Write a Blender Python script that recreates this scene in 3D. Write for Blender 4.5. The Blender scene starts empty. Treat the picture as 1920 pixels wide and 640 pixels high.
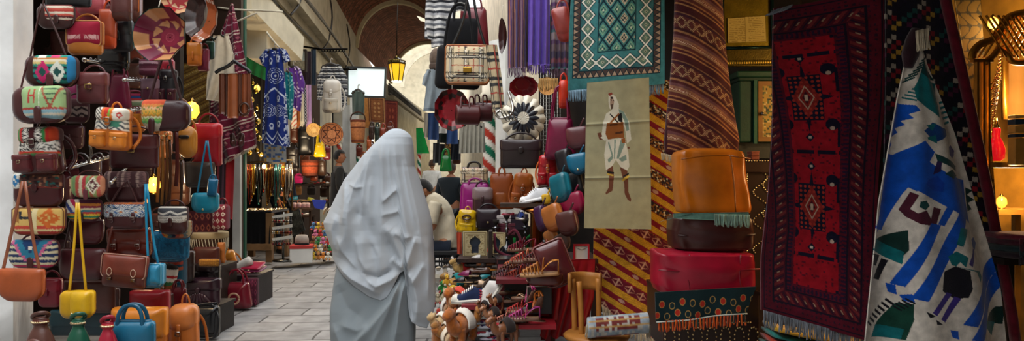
import bpy,math,random
import numpy as np
from mathutils import Vector,Matrix
random.seed(7);RNG=np.random.default_rng(7)
SC=bpy.context.scene;COL=SC.collection
F=1300.0;CX=960.0;HY=330.0;CH=1.3
A=math.radians(6.58);CA,SA=math.cos(A),math.sin(A);PI=math.pi
def P(px,py,d):
 X=(px-CX)/F*d
 return Vector((X*CA+d*SA,-X*SA+d*CA,CH+(HY-py)/F*d))
def lin(v):return v/12.92 if v<=.04045 else((v+.055)/1.055)**2.4
_hc={}
def hx(s):
 if not isinstance(s,str):return np.array(s,float)
 if s not in _hc:
  t=s.lstrip('#')
  _hc[s]=np.array([lin(int(t[i:i+2],16)/255)for i in(0,2,4)])
 return _hc[s]
KINDS={'leather':(.31,.5,160,.12,9,.22,0,0),'patent':(.2,.6,90,.1,7,.25,0,0),'suede':(.75,.25,300,.15,12,.2,0,.2),'cloth':(.9,.15,420,.25,14,.14,0,.15),'wool':(.95,.08,260,.5,25,.3,0,.25),'sheet':(.75,.25,500,.1,3,.05,0,.1),'straw':(.8,.2,220,.6,30,.3,0,0),'wood':(.5,.35,60,.25,8,.3,0,0),'metal':(.25,.5,60,.05,10,.1,1,0),'plaster':(.92,.15,14,.35,3.2,.2,0,0),'plastic':(.4,.5,40,.03,6,.06,0,0),'fur':(1,.05,380,1,40,.35,0,.4),'skin':(.55,.4,120,.06,6,.1,0,0),'paper':(.85,.2,60,.05,5,.08,0,0),'glass':(.08,.6,10,0,5,0,0,0),'rubber':(.6,.4,80,.1,6,.08,0,0),'gilt':(.35,.5,90,.3,14,.3,.8,0)}
_mc={}
def mat(kind,col=None,emit=0.0,trans=0.0):
 key=(kind,col,emit,trans)
 if key in _mc:return _mc[key]
 r,sp,bs,bst,vs,va,me,sh=KINDS[kind]
 m=bpy.data.materials.new(kind+('' if col is None else '_'+str(len(_mc))));m.use_nodes=True
 nt=m.node_tree;N=nt.nodes;K=nt.links.new;b=N['Principled BSDF']
 b.inputs['Roughness'].default_value=r;b.inputs['Specular IOR Level'].default_value=sp;b.inputs['Metallic'].default_value=me
 b.inputs['Sheen Weight'].default_value=sh
 tc=N.new('ShaderNodeTexCoord');n1=N.new('ShaderNodeTexNoise');n1.inputs['Scale'].default_value=vs;n1.inputs['Detail'].default_value=5
 K(tc.outputs['Object'],n1.inputs['Vector'])
 if col is None:
  at=N.new('ShaderNodeAttribute');at.attribute_name='Col';src=at.outputs['Color']
 else:
  rg=N.new('ShaderNodeRGB');rg.outputs[0].default_value=(*hx(col),1);src=rg.outputs[0]
 mr=N.new('ShaderNodeMapRange');mr.inputs[1].default_value=.25;mr.inputs[2].default_value=.75;mr.inputs[3].default_value=1-va;mr.inputs[4].default_value=1+va
 K(n1.outputs['Fac'],mr.inputs[0])
 vm=N.new('ShaderNodeVectorMath');vm.operation='SCALE';K(src,vm.inputs[0]);K(mr.outputs[0],vm.inputs['Scale'])
 K(vm.outputs[0],b.inputs['Base Color'])
 if bst>0:
  n2=N.new('ShaderNodeTexNoise');n2.inputs['Scale'].default_value=bs;n2.inputs['Detail'].default_value=3;K(tc.outputs['Object'],n2.inputs['Vector'])
  bp=N.new('ShaderNodeBump');bp.inputs['Strength'].default_value=bst;bp.inputs['Distance'].default_value=.004
  K(n2.outputs['Fac'],bp.inputs['Height']);K(bp.outputs[0],b.inputs['Normal'])
 if emit:
  K(vm.outputs[0],b.inputs['Emission Color']);b.inputs['Emission Strength'].default_value=emit
 if trans:b.inputs['Transmission Weight'].default_value=trans
 _mc[key]=m;return m
class G:
 """collects geometry for ONE mesh object"""
 def __init__(s):s.V=[];s.Q=[];s.C=[];s.n=0
 def add(s,vf,col='#888888',M=None):
  v,f=np.asarray(vf[0],float),vf[1]
  if M is not None:
   M=np.array(M);v=v@M[:3,:3].T+M[:3,3]
  c=hx(col);c=np.broadcast_to(c,(len(v),3))
  s.V.append(v);s.C.append(c);k=s.n
  s.Q.extend([tuple(i+k for i in q)for q in f]);s.n+=len(v);return s
 def build(s,name,kind,parent=None,smooth=True,bevel=0,M=None,m=None):
  v=np.concatenate(s.V);c=np.concatenate(s.C)
  if M is not None:
   M=np.array(M);v=v@M[:3,:3].T+M[:3,3]
  me=bpy.data.meshes.new(name);me.from_pydata(v.tolist(),[],s.Q)
  at=me.color_attributes.new('Col','FLOAT_COLOR','POINT')
  at.data.foreach_set('color',np.concatenate([c,np.ones((len(c),1))],1).astype(np.float32).ravel())
  if smooth:me.polygons.foreach_set('use_smooth',[True]*len(me.polygons))
  me.materials.append(m or mat(kind));me.update()
  o=bpy.data.objects.new(name,me);COL.objects.link(o)
  if parent is not None:o.parent=parent.o if isinstance(parent,Thing)else parent
  if bevel:
   b=o.modifiers.new('bevel','BEVEL');b.width=bevel;b.segments=2;b.limit_method='ANGLE'
  return o
class Thing:
 def __init__(s,name,label,cat,px,py,d,rz=0,group=None):
  o=bpy.data.objects.new(name,None);COL.objects.link(o)
  o.location=P(px,py,d);o.rotation_euler=(0,0,-A+math.radians(rz));o.empty_display_size=.05
  o['label']=label;o['category']=cat
  if group:o['group']=group
  s.o=o;s.px=px;s.py=py;s.d=d
 def L(s,px,py,y=0.0):return((px-s.px)/F*s.d,y,(s.py-py)/F*s.d)
 def LL(s,pts,y=0.0):return[s.L(*p)if len(p)==3 else s.L(p[0],p[1],y)for p in pts]
 def k(s,n):return n/F*s.d
def tag(o,label,cat,group=None):
 o['label']=label;o['category']=cat
 if group:o['group']=group
 return o
def struct(o):o['kind']='structure';return o
def plab(o,label):o['label']=label;return o
def grid_faces(nu,nv,closed=False):
 f=[];w=nu
 for j in range(nv-1):
  for i in range(nu-(0 if closed else 1)):
   a=j*w+i;b=j*w+(i+1)%nu
   f.append((a,b,b+w,a+w))
 return f
def box(w,dp,h,c=(0,0,0)):
 x,y,z=w/2,dp/2,h/2
 v=[(sx*x+c[0],sy*y+c[1],sz*z+c[2])for sz in(-1,1)for sy in(-1,1)for sx in(-1,1)]
 return v,[(0,2,3,1),(4,5,7,6),(0,1,5,4),(2,6,7,3),(0,4,6,2),(1,3,7,5)]
def smooth_pts(p,n=4):
 p=np.asarray(p,float)
 if n<=1 or len(p)<3:return p
 q=np.vstack([2*p[0]-p[1],p,2*p[-1]-p[-2]]);out=[]
 for i in range(1,len(q)-2):
  for t in np.arange(n)/n:
   a,b,c,d=q[i-1:i+3]
   out.append(.5*(2*b+(c-a)*t+(2*a-5*b+4*c-d)*t*t+(3*b-a-3*c+d)*t**3))
 out.append(p[-1]);return np.array(out)
def sweep(pts,rx,ry=None,n=8,sm=4,up=(0,1,0),taper=None,closed=False):
 ry=rx if ry is None else ry
 p=smooth_pts(pts,sm);m=len(p)
 t=np.gradient(p,axis=0)if m>2 else np.repeat([p[1]-p[0]],2,0)
 t/=np.linalg.norm(t,axis=1)[:,None]+1e-9
 up=np.array(up,float);s=np.cross(t,up);ln=np.linalg.norm(s,axis=1)
 s[ln<1e-3]=np.cross(t[ln<1e-3],(1,0.01,0))if(ln<1e-3).any()else s[ln<1e-3]
 s/=np.linalg.norm(s,axis=1)[:,None]+1e-9;b=np.cross(s,t)
 th=np.arange(n)/n*2*PI+PI/n
 tp=np.ones(m)if taper is None else np.interp(np.linspace(0,1,m),np.linspace(0,1,len(taper)),taper)
 v=(p[:,None]+(np.cos(th)[None,:,None]*rx*s[:,None]+np.sin(th)[None,:,None]*ry*b[:,None])*tp[:,None,None]).reshape(-1,3)
 f=grid_faces(n,m,True);f+=[tuple(range(n-1,-1,-1)),tuple(range((m-1)*n,m*n))]
 return v,f
def lathe(prof,n=24,c=(0,0,0),sx=1,sy=1):
 th=np.arange(n)/n*2*PI;v=[]
 for r,z in prof:v+=[(c[0]+r*math.cos(a)*sx,c[1]+r*math.sin(a)*sy,c[2]+z)for a in th]
 m=len(prof);f=grid_faces(n,m,True);f+=[tuple(range(n-1,-1,-1)),tuple(range((m-1)*n,m*n))]
 return v,f
def ball(rx,ry,rz,c=(0,0,0),n=12,m=8):
 return lathe([(max(1e-4,math.sin(PI*i/m)),-math.cos(PI*i/m)*rz)for i in range(m+1)],n,c,rx,ry)
def outline(w,h,rt,rb,ns,tw=1.0,bw=1.0):
 mn=min(w,h)/2;a=max(1e-4,rt*mn);b=max(1e-4,rb*mn);pts=[]
 for cx,cz,r,t0 in((w/2-b,b,b,-90),(w/2-a,h-a,a,0),(-w/2+a,h-a,a,90),(-w/2+b,b,b,180)):
  for i in range(13):
   t=math.radians(t0+90*i/12);pts.append((cx+r*math.cos(t),cz+r*math.sin(t)))
 p=np.array(pts+pts[:1]);s=np.r_[0,np.cumsum(np.hypot(*np.diff(p,axis=0).T))]
 q=np.linspace(0,s[-1],ns,endpoint=False)
 o=np.stack([np.interp(q,s,p[:,0]),np.interp(q,s,p[:,1])],1)
 o[:,0]*=bw+(tw-bw)*o[:,1]/h
 return o
def pillow(w,h,t,rt=.3,rb=.5,nr=6,ns=48,k=3.0,tw=1.0,bw=1.0,y0=0.0,z0=0.0,x0=0.0,colf=None,col='#777777',back=None,sag=0.0):
 """stuffed rounded panel standing on z=z0, front towards -Y; returns (verts, faces), colours"""
 o=outline(w,h,rt,rb,ns,tw,bw);c=np.array([0,h*.5])
 s=np.sin(np.linspace(0,PI/2,nr+1))[1:]
 V=[]
 for sg in(-1,1):
  V.append([[0,sg*t/2,h*.5]])
  for q in s:
   e=c+(o-c)*q;yy=np.full(ns,sg*t/2*max(0,1-q**k)**(1/k))
   V.append(np.stack([e[:,0],yy,e[:,1]],1))
 V=np.concatenate([np.asarray(x,float)for x in V]);n1=1+nr*ns;f=[]
 for sg,off in((0,0),(1,n1)):
  for i in range(ns):
   j=(i+1)%ns;tri=(off,off+1+j,off+1+i);f.append(tri if sg else tri[::-1])
   for r in range(nr-1):
    a=off+1+r*ns
    q=(a+i,a+j,a+ns+j,a+ns+i);f.append(q[::-1]if not sg else q)
 for i in range(ns):
  j=(i+1)%ns;a=1+(nr-1)*ns;f.append((a+i,a+j,n1+a+j,n1+a+i))
 U,W=V[:,0]/w+.5,V[:,2]/h
 if sag:V[:,2]-=sag*np.cos((V[:,0]/w)*PI)*(V[:,2]/h)*h
 cc=np.broadcast_to(hx(col),V.shape)if colf is None else np.array(colf(U,W))
 if colf is not None and back is not None:
  cc=np.where((V[:,1]>-t*.12)[:,None],hx(back),cc)
 V=V+np.array([x0,y0,z0])
 return(V,f),cc
def sheet(th,Lp,Rp,nu=24,nv=40,fold=None,thick=.006,y=0.0,colf=None,col='#888888'):
 """hanging cloth between a left and a right edge given in frame pixels of the thing's own plane"""
 def samp(p):
  p=np.array(p,float);s=np.r_[0,np.cumsum(np.hypot(*np.diff(p[:,:2],axis=0).T))];q=np.linspace(0,s[-1],nv)
  return np.stack([np.interp(q,s,p[:,0]),np.interp(q,s,p[:,1])],1)
 l,r=samp(Lp),samp(Rp);u=np.linspace(0,1,nu);v=np.linspace(0,1,nv)
 XY=l[:,None]+(r-l)[:,None]*u[None,:,None];Uu,Vv=np.meshgrid(u,v)
 yy=np.full(Uu.shape,y)+(0 if fold is None else fold(Uu,Vv))
 k=th.d/F
 p=np.stack([(XY[...,0]-th.px)*k,yy,(th.py-XY[...,1])*k],-1).reshape(-1,3)
 U,W,X,Y=Uu.ravel(),Vv.ravel(),XY[...,0].ravel(),XY[...,1].ravel()
 cc=np.broadcast_to(hx(col),p.shape)if colf is None else np.array(colf(U,W,X,Y))
 n=nu*nv;f=[q[::-1]for q in grid_faces(nu,nv)];f=[q[::-1]for q in f]
 b=p.copy();b[:,1]+=thick
 f2=[tuple(i+n for i in q[::-1])for q in f]
 rim=[i for i in range(nu)]+[j*nu+nu-1 for j in range(1,nv)]+[(nv-1)*nu+i for i in range(nu-2,-1,-1)]+[j*nu for j in range(nv-2,0,-1)]
 e=[(rim[i],rim[(i+1)%len(rim)],rim[(i+1)%len(rim)]+n,rim[i]+n)for i in range(len(rim))]
 return(np.concatenate([p,b]),f+f2+e),np.concatenate([cc,cc])
def rows(th,R,T=.5,n=28,nv=40,e=2.3,disp=None,y=0.0,colf=None,col='#888888',back=None):
 """closed body through rows (py, xl, xr[, thickness factor]) in the thing's plane: cross-section is a superellipse"""
 R=[tuple(r)+((T,)if len(r)==3 else())for r in R];a=np.array(R,float)
 pv=np.linspace(0,1,nv);ss=np.linspace(0,1,len(a));s=np.r_[0,np.cumsum(np.abs(np.diff(a[:,0]))+1e-3)];s/=s[-1]
 a=np.stack([np.interp(pv,s,a[:,i])for i in range(4)],1)
 t=np.arange(n)/n*2*PI;k=th.d/F
 cs,sn=np.cos(t),np.sin(t);ex=np.sign(cs)*np.abs(cs)**(2/e);ey=np.sign(sn)*np.abs(sn)**(2/e)
 hw=(a[:,2]-a[:,1])/2;cx=(a[:,2]+a[:,1])/2
 X=cx[:,None]+hw[:,None]*ex;Y=hw[:,None]*a[:,3][:,None]*ey*k
 if disp is not None:
  D=disp(t[None,:]+0*X,pv[:,None]+0*X);Y=Y+D*np.sign(ey)[None,:]*np.abs(ey)[None,:]
 Z=np.repeat(a[:,:1],n,1)
 p=np.stack([(X-th.px)*k,Y+y,(th.py-Z)*k],-1).reshape(-1,3)
 f=grid_faces(n,nv,True);f+=[tuple(range(n-1,-1,-1)),tuple(range((nv-1)*n,nv*n))]
 f=[q[::-1]for q in f]
 U=np.repeat((ex/2+.5)[None],nv,0).ravel();W=np.repeat(pv[:,None],n,1).ravel()
 cc=np.broadcast_to(hx(col),p.shape)if colf is None else np.array(colf(U,W,X.ravel(),Z.ravel()))
 return(p,f),cc
def inpoly(X,Y,poly):
 ins=np.zeros(X.shape,bool);n=len(poly)
 for i in range(n):
  x1,y1=poly[i];x2,y2=poly[(i+1)%n]
  if y1==y2:continue
  ins^=((y1>Y)!=(y2>Y))&(X<(x2-x1)*(Y-y1)/(y2-y1)+x1)
 return ins
def paint(C,m,col):C[m]=hx(col)
def fr(x):return x-np.floor(x)
def full(U,col):return np.tile(hx(col),(len(U),1)).astype(float)
def bands(U,V,spec):
 C=full(U,spec[-1][1]);done=np.zeros(len(V),bool)
 for e,c in spec:
  m=(V<e)&~done;C[m]=hx(c);done|=m
 return C
def rnd(i,j,s=0):return fr(np.sin(i*127.1+j*311.7+s*74.7)*43758.5453)
def eul(rx=0,ry=0,rz=0,c=(0,0,0)):
 c=Vector(c);R=Matrix.Rotation(math.radians(rz),4,'Z')@Matrix.Rotation(math.radians(ry),4,'Y')@Matrix.Rotation(math.radians(rx),4,'X')
 return Matrix.Translation(c)@R@Matrix.Translation(-c)
def fringe(th,a,b,n,ln,r=.0025,col='#cfc5b0',y=-.004,lean=0,jit=.25,name='fringe',kind='wool',seed=1,parent=None,knots=True):
 """row of loose end threads along an edge a-b (frame pixels), hanging ln pixels"""
 rg=random.Random(seed);g=G()
 for i in range(n):
  t=(i+.5)/n;x=a[0]+(b[0]-a[0])*t;yv=a[1]+(b[1]-a[1])*t
  l=ln*(1-jit*rg.random());dx=lean+rg.uniform(-1,1)*ln*.12
  g.add(sweep(th.LL([(x,yv-1),(x+dx*.3+rg.uniform(-.5,.5),yv+l*.5),(x+dx,yv+l)],y+rg.uniform(-.004,.004)),r,n=4,sm=2),hx(col)*rg.uniform(.75,1.15))
 return g.build(name,kind,parent or th)
def lamp(name,loc,e,col=(1,.72,.4),r=.05,typ='POINT'):
 l=bpy.data.lights.new(name,typ);l.energy=e;l.color=col;l.shadow_soft_size=r;o=bpy.data.objects.new(name,l);o.location=loc;COL.objects.link(o);return o
BR='#4a2320';DB='#2e1a18';MAR='#5a2226';TAN='#b5683a';OR='#c87420';BLK='#17171b';RED='#a01e28';CRM='#d8cdb4';TEAL='#15708a'
BAGS='leather and kilim bags on the left stall'
def ribbon(th,pts,w,col,y=-.01,kind='leather',name='strap',t=.0025,sm=4,parent=None):
 g=G();g.add(sweep(th.LL(pts,y),th.k(w)/2,t,n=6,sm=sm),col);return g.build(name,kind,parent or th)
def flap_bag(label,r,d,col,fl=None,pat=None,fh=.62,t=.38,rt=.3,rb=.5,strap=None,sw=4,scol=None,clasp='tab',ccol=None,tilt=0,rz=0,name='satchel',kind='leather',group=BAGS,k=3.0,tw=1.0,frb=.6,frt=None,hang=True,edge=None,fw=1.03,cat='bag',pk='cloth',res=18,fx=0.0):
 x0,y0,x1,y1=r;th=Thing(name,label,cat,(x0+x1)/2,y1,d,rz,group)
 w,h=th.k(x1-x0),th.k(y1-y0);T=h*t;M=eul(0,-tilt,0,(0,0,h/2));scol=scol or col;ccol=ccol or col
 g=G();vf,c=pillow(w,h,T,rt,rb,col=col,k=k,tw=tw);g.add(vf,c);g.build('body',kind,th,M=M)
 H=h*fh;z0=h-H+h*.012
 W=w*fw
 if pat:vf,c=pillow(W,H,T*1.16,rt if frt is None else frt,frb,nr=res,ns=96,k=k,tw=tw,z0=z0,x0=fx*w,colf=pat,back=col)
 else:vf,c=pillow(W,H,T*1.16,rt if frt is None else frt,frb,k=k,tw=tw,z0=z0,x0=fx*w,col=fl or col)
 g=G();g.add(vf,c);g.build('flap',pk if pat else kind,th,M=M)
 yf=-T*.58
 if edge:
  o=outline(W*.985,H*.985,rt if frt is None else frt,frb,40,tw);o=np.r_[o,o[:1]]
  g=G();g.add(sweep(np.stack([o[:,0]+fx*w,np.full(41,-T*.3),o[:,1]+z0+H*.008],1),h*.018,n=5,sm=1),edge);g.build('piping',kind,th,M=M)
 if clasp=='tab':
  g=G();vf,c=pillow(w*.13,H*.5,T*.14,.9,1,col=ccol,nr=4,ns=24);g.add(vf,c,eul()@Matrix.Translation((fx*w,yf-T*.02,z0-H*.1)));g.build('tab',kind,th,M=M)
 elif clasp=='buckle':
  g=G();sz=h*.1
  g.add(sweep([(-sz,yf-.006,z0-sz*.4),(sz,yf-.006,z0-sz*.4),(sz,yf-.006,z0+sz),(-sz,yf-.006,z0+sz),(-sz,yf-.006,z0-sz*.4)],h*.018,n=5,sm=1),'#b79a60');g.build('buckle','metal',th,M=M)
  g=G();vf,c=pillow(sz*1.1,H*.55,T*.1,.3,.9,col=ccol,nr=3,ns=20);g.add(vf,c,Matrix.Translation((0,yf,z0-H*.2)));g.build('tab',kind,th,M=M)
 elif clasp=='two':
  for sx in(-.27,.25):
   g=G();vf,c=pillow(w*.09,H*.62,T*.1,.6,.9,col=ccol,nr=3,ns=20);g.add(vf,c,Matrix.Translation((sx*w,yf,z0-H*.22)));g.build('tab',kind,th,M=M)
   g=G();s=w*.05;g.add(sweep([(sx*w-s,yf-.012,z0),(sx*w+s,yf-.012,z0),(sx*w+s,yf-.012,z0+s),(sx*w-s,yf-.012,z0+s),(sx*w-s,yf-.012,z0)],h*.012,n=5,sm=1),'#a8a29a');g.build('buckle','metal',th,M=M)
 elif clasp=='stud':
  g=G();g.add(ball(h*.055,h*.03,h*.055,(0,yf-T*.02,z0+H*.16)),'#c9b78a');g.build('stud','metal',th,M=M)
 elif clasp=='loops':
  for sx in(-.26,.28):
   g=G();ang=np.linspace(0,2*PI,17);g.add(sweep([(sx*w+w*.055*math.cos(a),yf-.004,z0+H*.28+H*.16*math.sin(a))for a in ang],h*.012,n=5,sm=1),'#c4a58c');g.build('stitched_loop',kind,th,M=M)
   g=G();g.add(box(w*.1,T*.12,h*.1,(sx*w,yf,z0-h*.01)),'#7d6a58');g.build('buckle','metal',th,M=M,bevel=.002)
 if strap:
  g=G()
  for pts in(strap if isinstance(strap[0],list)else[strap]):g.add(sweep(th.LL(pts,-T*.1),th.k(sw)/2,.003,n=6),scol)
  g.build('hanging_strap' if hang else 'strap',kind,th)
 elif hang:
  cx=(x0+x1)/2;hh=(y1-y0)
  g=G();g.add(sweep(th.LL([(x0+3,y0+hh*.3),(x0+(cx-x0)*.4,y0-hh*.1),(cx,y0-hh*.24),(x1-(cx-x0)*.4,y0-hh*.1),(x1-3,y0+hh*.3)],T*.2),th.k(sw)/2,.003,n=6),scol);g.build('hanging_strap',kind,th)
 return th
def backpack(label,r,d,col,pat=None,fl=None,bpat=None,pcol=None,tilt=0,rz=0,group=BAGS,kind='leather',npk=2,hang=True,straps=True,fh=.46,name='backpack',t=.5,hcol=None,ppat=None,pk='cloth',loop=True):
 x0,y0,x1,y1=r;th=Thing(name,label,'backpack',(x0+x1)/2,y1,d,rz,group)
 w,h=th.k(x1-x0),th.k(y1-y0);T=w*t;M=eul(0,-tilt,0,(0,0,h/2));pcol=pcol or col;hcol=hcol or col
 g=G()
 vf,c=pillow(w*.94,h*.93,T,.7,.35,nr=14 if bpat else 6,ns=80 if bpat else 48,colf=bpat,col=col,back=col,tw=.8);g.add(vf,c);g.build('body',kind,th,M=M)
 H=h*fh;z0=h*.97-H
 vf,c=pillow(w*.8,H,T*1.22,.6,.8,nr=16 if pat else 6,ns=80 if pat else 48,colf=pat,col=fl or col,back=col,z0=z0);g=G();g.add(vf,c);g.build('flap',pk if pat else kind,th,M=M)
 xs={2:(-.25,.25),1:(0,),0:()}[npk];pw={2:.4,1:.62,0:0}[npk]
 for sx in xs:
  vf,c=pillow(w*pw,h*.34,T*.5,.3,.4,col=pcol);g=G();g.add(vf,c,Matrix.Translation((sx*w,-T*.42,h*.05)));p=g.build('pocket',kind,th,M=M)
  vf,c=pillow(w*pw*1.05,h*.15,T*.56,.4,.9,colf=ppat,col=pcol,back=pcol);g=G();g.add(vf,c,Matrix.Translation((sx*w,-T*.42,h*.27)));g.build('pocket_flap',kind,p,M=M)
  g=G();s=h*.028;zz=h*.24;g.add(sweep([(sx*w-s,-T*.74,zz),(sx*w+s,-T*.74,zz),(sx*w+s,-T*.74,zz+s*2),(sx*w-s,-T*.74,zz+s*2),(sx*w-s,-T*.74,zz)],h*.008,n=5,sm=1),'#c0b090');g.build('buckle','metal',p,M=M)
 vf,c=pillow(w*.11,H*.62,T*.12,.3,.9,col=hcol,nr=3,ns=20);g=G();g.add(vf,c,Matrix.Translation((0,-T*.62,z0-H*.25)));g.build('closing_strap',kind,th,M=M)
 g=G();s=w*.07;zz=z0-H*.02;g.add(sweep([(-s,-T*.7,zz),(s,-T*.7,zz),(s,-T*.7,zz+s*1.6),(-s,-T*.7,zz+s*1.6),(-s,-T*.7,zz)],h*.01,n=5,sm=1),'#b9b4aa');g.build('buckle','metal',th,M=M)
 if loop:
  g=G();g.add(sweep([(-w*.12,T*.2,h*.9),(-w*.1,T*.15,h*1.03),(0,T*.15,h*1.1),(w*.1,T*.15,h*1.03),(w*.12,T*.2,h*.9)],w*.03,.004,n=6),hcol);g.build('hanging_loop' if hang else 'loop',kind,th,M=M)
 if straps:
  for sx in(-1,1):
   g=G();g.add(sweep([(sx*w*.12,T*.3,h*.9),(sx*w*.42,T*.55,h*.7),(sx*w*.53,T*.6,h*.35),(sx*w*.42,T*.35,h*.06)],w*.05,.004,n=6),hcol);g.build('shoulder_strap',kind,th,M=M)
 return th
def tote(label,r,d,col,hh=22,hw=.5,pat=None,tilt=0,rz=0,group=BAGS,kind='leather',t=.42,tw=.82,name='tote_bag',hcol=None,emblem=None,rt=.15,rb=.3,pocket=None,sw=4,cat='bag',hang=False,hy=0.0,k=3.0):
 x0,y0,x1,y1=r;th=Thing(name,label,cat,(x0+x1)/2,y1,d,rz,group);w,h=th.k(x1-x0),th.k(y1-y0);T=w*t;M=eul(0,-tilt,0,(0,0,h/2));hcol=hcol or col
 g=G();vf,c=pillow(w,h,T,rt,rb,nr=18 if pat else 8,ns=96 if pat else 56,colf=pat,col=col,back=col,tw=tw,k=k);g.add(vf,c);g.build('body',kind,th,M=M)
 g=G();vf,c=pillow(w*tw*.9,h*.07,T*.4,.8,.8,col=hx(hcol)*.75,z0=h*.955);g.add(vf,c);g.build('zip_edge',kind,th,M=M)
 H=th.k(hh)
 for sy in(-1,1):
  g=G();g.add(sweep([(-w*hw*.5,sy*T*.32,h*.72),(-w*hw*.48,sy*T*.27,h+H*.25),(-w*hw*.3,sy*T*.2,h+H*.85),(0,sy*T*.16,h+H),(w*hw*.3,sy*T*.2,h+H*.85),(w*hw*.48,sy*T*.27,h+H*.25),(w*hw*.5,sy*T*.32,h*.72)],th.k(sw)/2,.006,n=8),hcol);g.build('hanging_handle' if hang else 'handle',kind,th,M=M)
 if emblem:
  g=G();ang=np.linspace(0,2*PI,25);g.add(sweep([(h*.2*math.cos(a),-T*.5,h*.42+h*.2*math.sin(a))for a in ang],h*.045,.004,n=6,sm=1),emblem);g.build('round_emblem',kind,th,M=M)
 if pocket:
  vf,c=pillow(w*.5,h*.36,T*.3,.5,.5,col=pocket);g=G();g.add(vf,c,Matrix.Translation((-w*.05,-T*.42,h*.12)));g.build('pocket',kind,th,M=M)
 return th
def dish(label,cx,cy,rx,ry,d,colf,dep=.45,n=10,rz=0,tilt=0,out='#5a2020',group='leather bowls hung up for show',name='leather_bowl',cat='bowl',kind='leather',ruffle=.03,hang=True):
 """many-sided leather bowl hung with its mouth to the lane"""
 th=Thing(name,label,cat,cx,cy+ry,d,rz,group);R,Rz=th.k(rx),th.k(ry);nu=n*16;nr=40
 a=np.arange(nu)/nu*2*PI;s=np.linspace(0,1,nr+1)[1:]
 poly=np.cos(PI/n)/np.cos(((a+PI/n)%(2*PI/n))-PI/n);poly=1-(1-poly)*.9
 r=np.where(s<.55,s*1.06,.583+(s-.55)*.93);r=r/r[-1]
 dy=np.where(s<.5,0,((s-.5)/.5)**1.25)*dep
 ru=ruffle*np.cos(a*n)
 X=R*r[:,None]*poly*(1+0*a);Z=Rz*r[:,None]*poly;
 Y=-(dy[:,None]*R+ru*R*(s[:,None]**4))
 p=np.stack([X*np.cos(a),Y,Z*np.sin(a)+Rz],-1).reshape(-1,3)
 f=grid_faces(nu,nr,True);f.append(tuple(range(nu)))
 Sa,Aa=np.repeat(s,nu),np.tile(a,nr);c=np.array(colf(Sa,Aa));M=eul(tilt,0,0,(0,0,Rz))
 g=G();g.add((p,f),c);g.build('inside',kind,th,M=M)
 q=p.copy();q[:,0]*=1.03;q[:,2]=(q[:,2]-Rz)*1.03+Rz;q[:,1]+=R*.03*np.linspace(1,0,nr).repeat(nu)
 g=G();g.add((q,[t_[::-1]for t_ in f]),out);g.build('outside',kind,th,M=M)
 if hang:
  g=G();g.add(sweep([(0,-dep*R,Rz*1.95),(0,-dep*R*.8,Rz*2.3),(0,-dep*R*.6,Rz*2.7)],.003,n=5),'#cfc8b8');g.build('hanging_cord','cloth',th)
 return th
def stripe_pat(cols,n=1,axis='v',tilt=0.0):
 cs=np.array([hx(c)for c in cols])
 def f(U,V,*_):
  t=(V if axis=='v' else U)+tilt*(U if axis=='v' else V);i=np.floor(fr(t*n)*len(cols)).astype(int)%len(cols);return cs[i]
 return f
def zig_pat(cols,n=1,m=6,amp=.12):
 cs=np.array([hx(c)for c in cols])
 def f(U,V,*_):
  t=V+amp*np.abs(fr(U*m)-.5)*2;return cs[np.floor(fr(t*n)*len(cols)).astype(int)%len(cols)]
 return f
def dia(U,V,cu,cv,ru,rv):return np.abs(U-cu)/ru+np.abs(V-cv)/rv
def dia_pat(c1,c2,c3,nu=8,nv=4):
 def f(U,V,*_):
  q=np.abs(fr(U*nu)-.5)+np.abs(fr(V*nv)-.5);C=full(U,c1);paint(C,q<.38,c2);paint(C,q<.18,c3);return C
 return f
def step(x,n):return np.floor(x*n)/n
def p_green_cross(U,V,*_):
 C=bands(U,V,[(.16,'#1f6f66'),(.24,'#1b2a35'),(.34,'#23867a'),(.42,'#1b2a35'),(.52,'#23867a'),(.6,'#1b2a35'),(.68,'#2c8a78'),(.76,'#d8c079'),(.84,'#e2d6ba'),(.9,'#c07a3c'),(1,'#2a8878')])
 paint(C,U>.86,'#2a78a8')
 for cx,col in((.33,'#c8286a'),(.66,'#dfe2d6')):
  q=step(np.abs(U-cx),36)/.16+step(np.abs(V-.42),20)/.33;paint(C,q<1,col);paint(C,q<.42,'#20504c')
 paint(C,(V>.88)&(np.abs(U-.6)<.1),'#cf4474');paint(C,(V>.88)&(np.abs(U-.3)<.09),'#dfe2d6');return C
def p_green_fig(U,V,*_):
 C=full(U,'#9dbd86');paint(C,V<.3,'#8fb7c4');paint(C,V<.2,'#d9d2c0');paint(C,V<.13,'#86aebb')
 paint(C,(V>.3)&(V<.36),'#b04a3c')
 paint(C,((np.abs(U-.3)<.018)|(np.abs(U-.42)<.018))&(V>.48)&(V<.88)|(np.abs(V-.7)<.03)&(np.abs(U-.36)<.06),'#b8433c')
 q=fr((U-.55)*5);paint(C,(U>.55)&(V>.34)&(np.abs(fr((U-.55)*2.6)-.5)*1.2<(V-.3))&(fr(V*7)<.3),'#4f6e52');paint(C,(U>.55)&(V>.36)&(np.abs(np.abs(fr((U-.55)*2.3)-.5)-(V-.35)*.8)<.05),'#a6503f')
 paint(C,np.abs(U-.53)<.01,'#d9e0c4');return C
def p_andes(U,V,*_):
 C=full(U,'#e8e4da');q=np.abs(fr(U*9)-.5)+np.abs(fr(V*5)-.5);paint(C,np.abs(q-.38)<.12,'#1b1b1d');paint(C,q<.1,'#1b1b1d');return C
def p_andes_flap(U,V,*_):
 C=p_andes(U,V);paint(C,V<.2,'#c93a2a');paint(C,V<.1,'#2f7a45');return C
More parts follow.
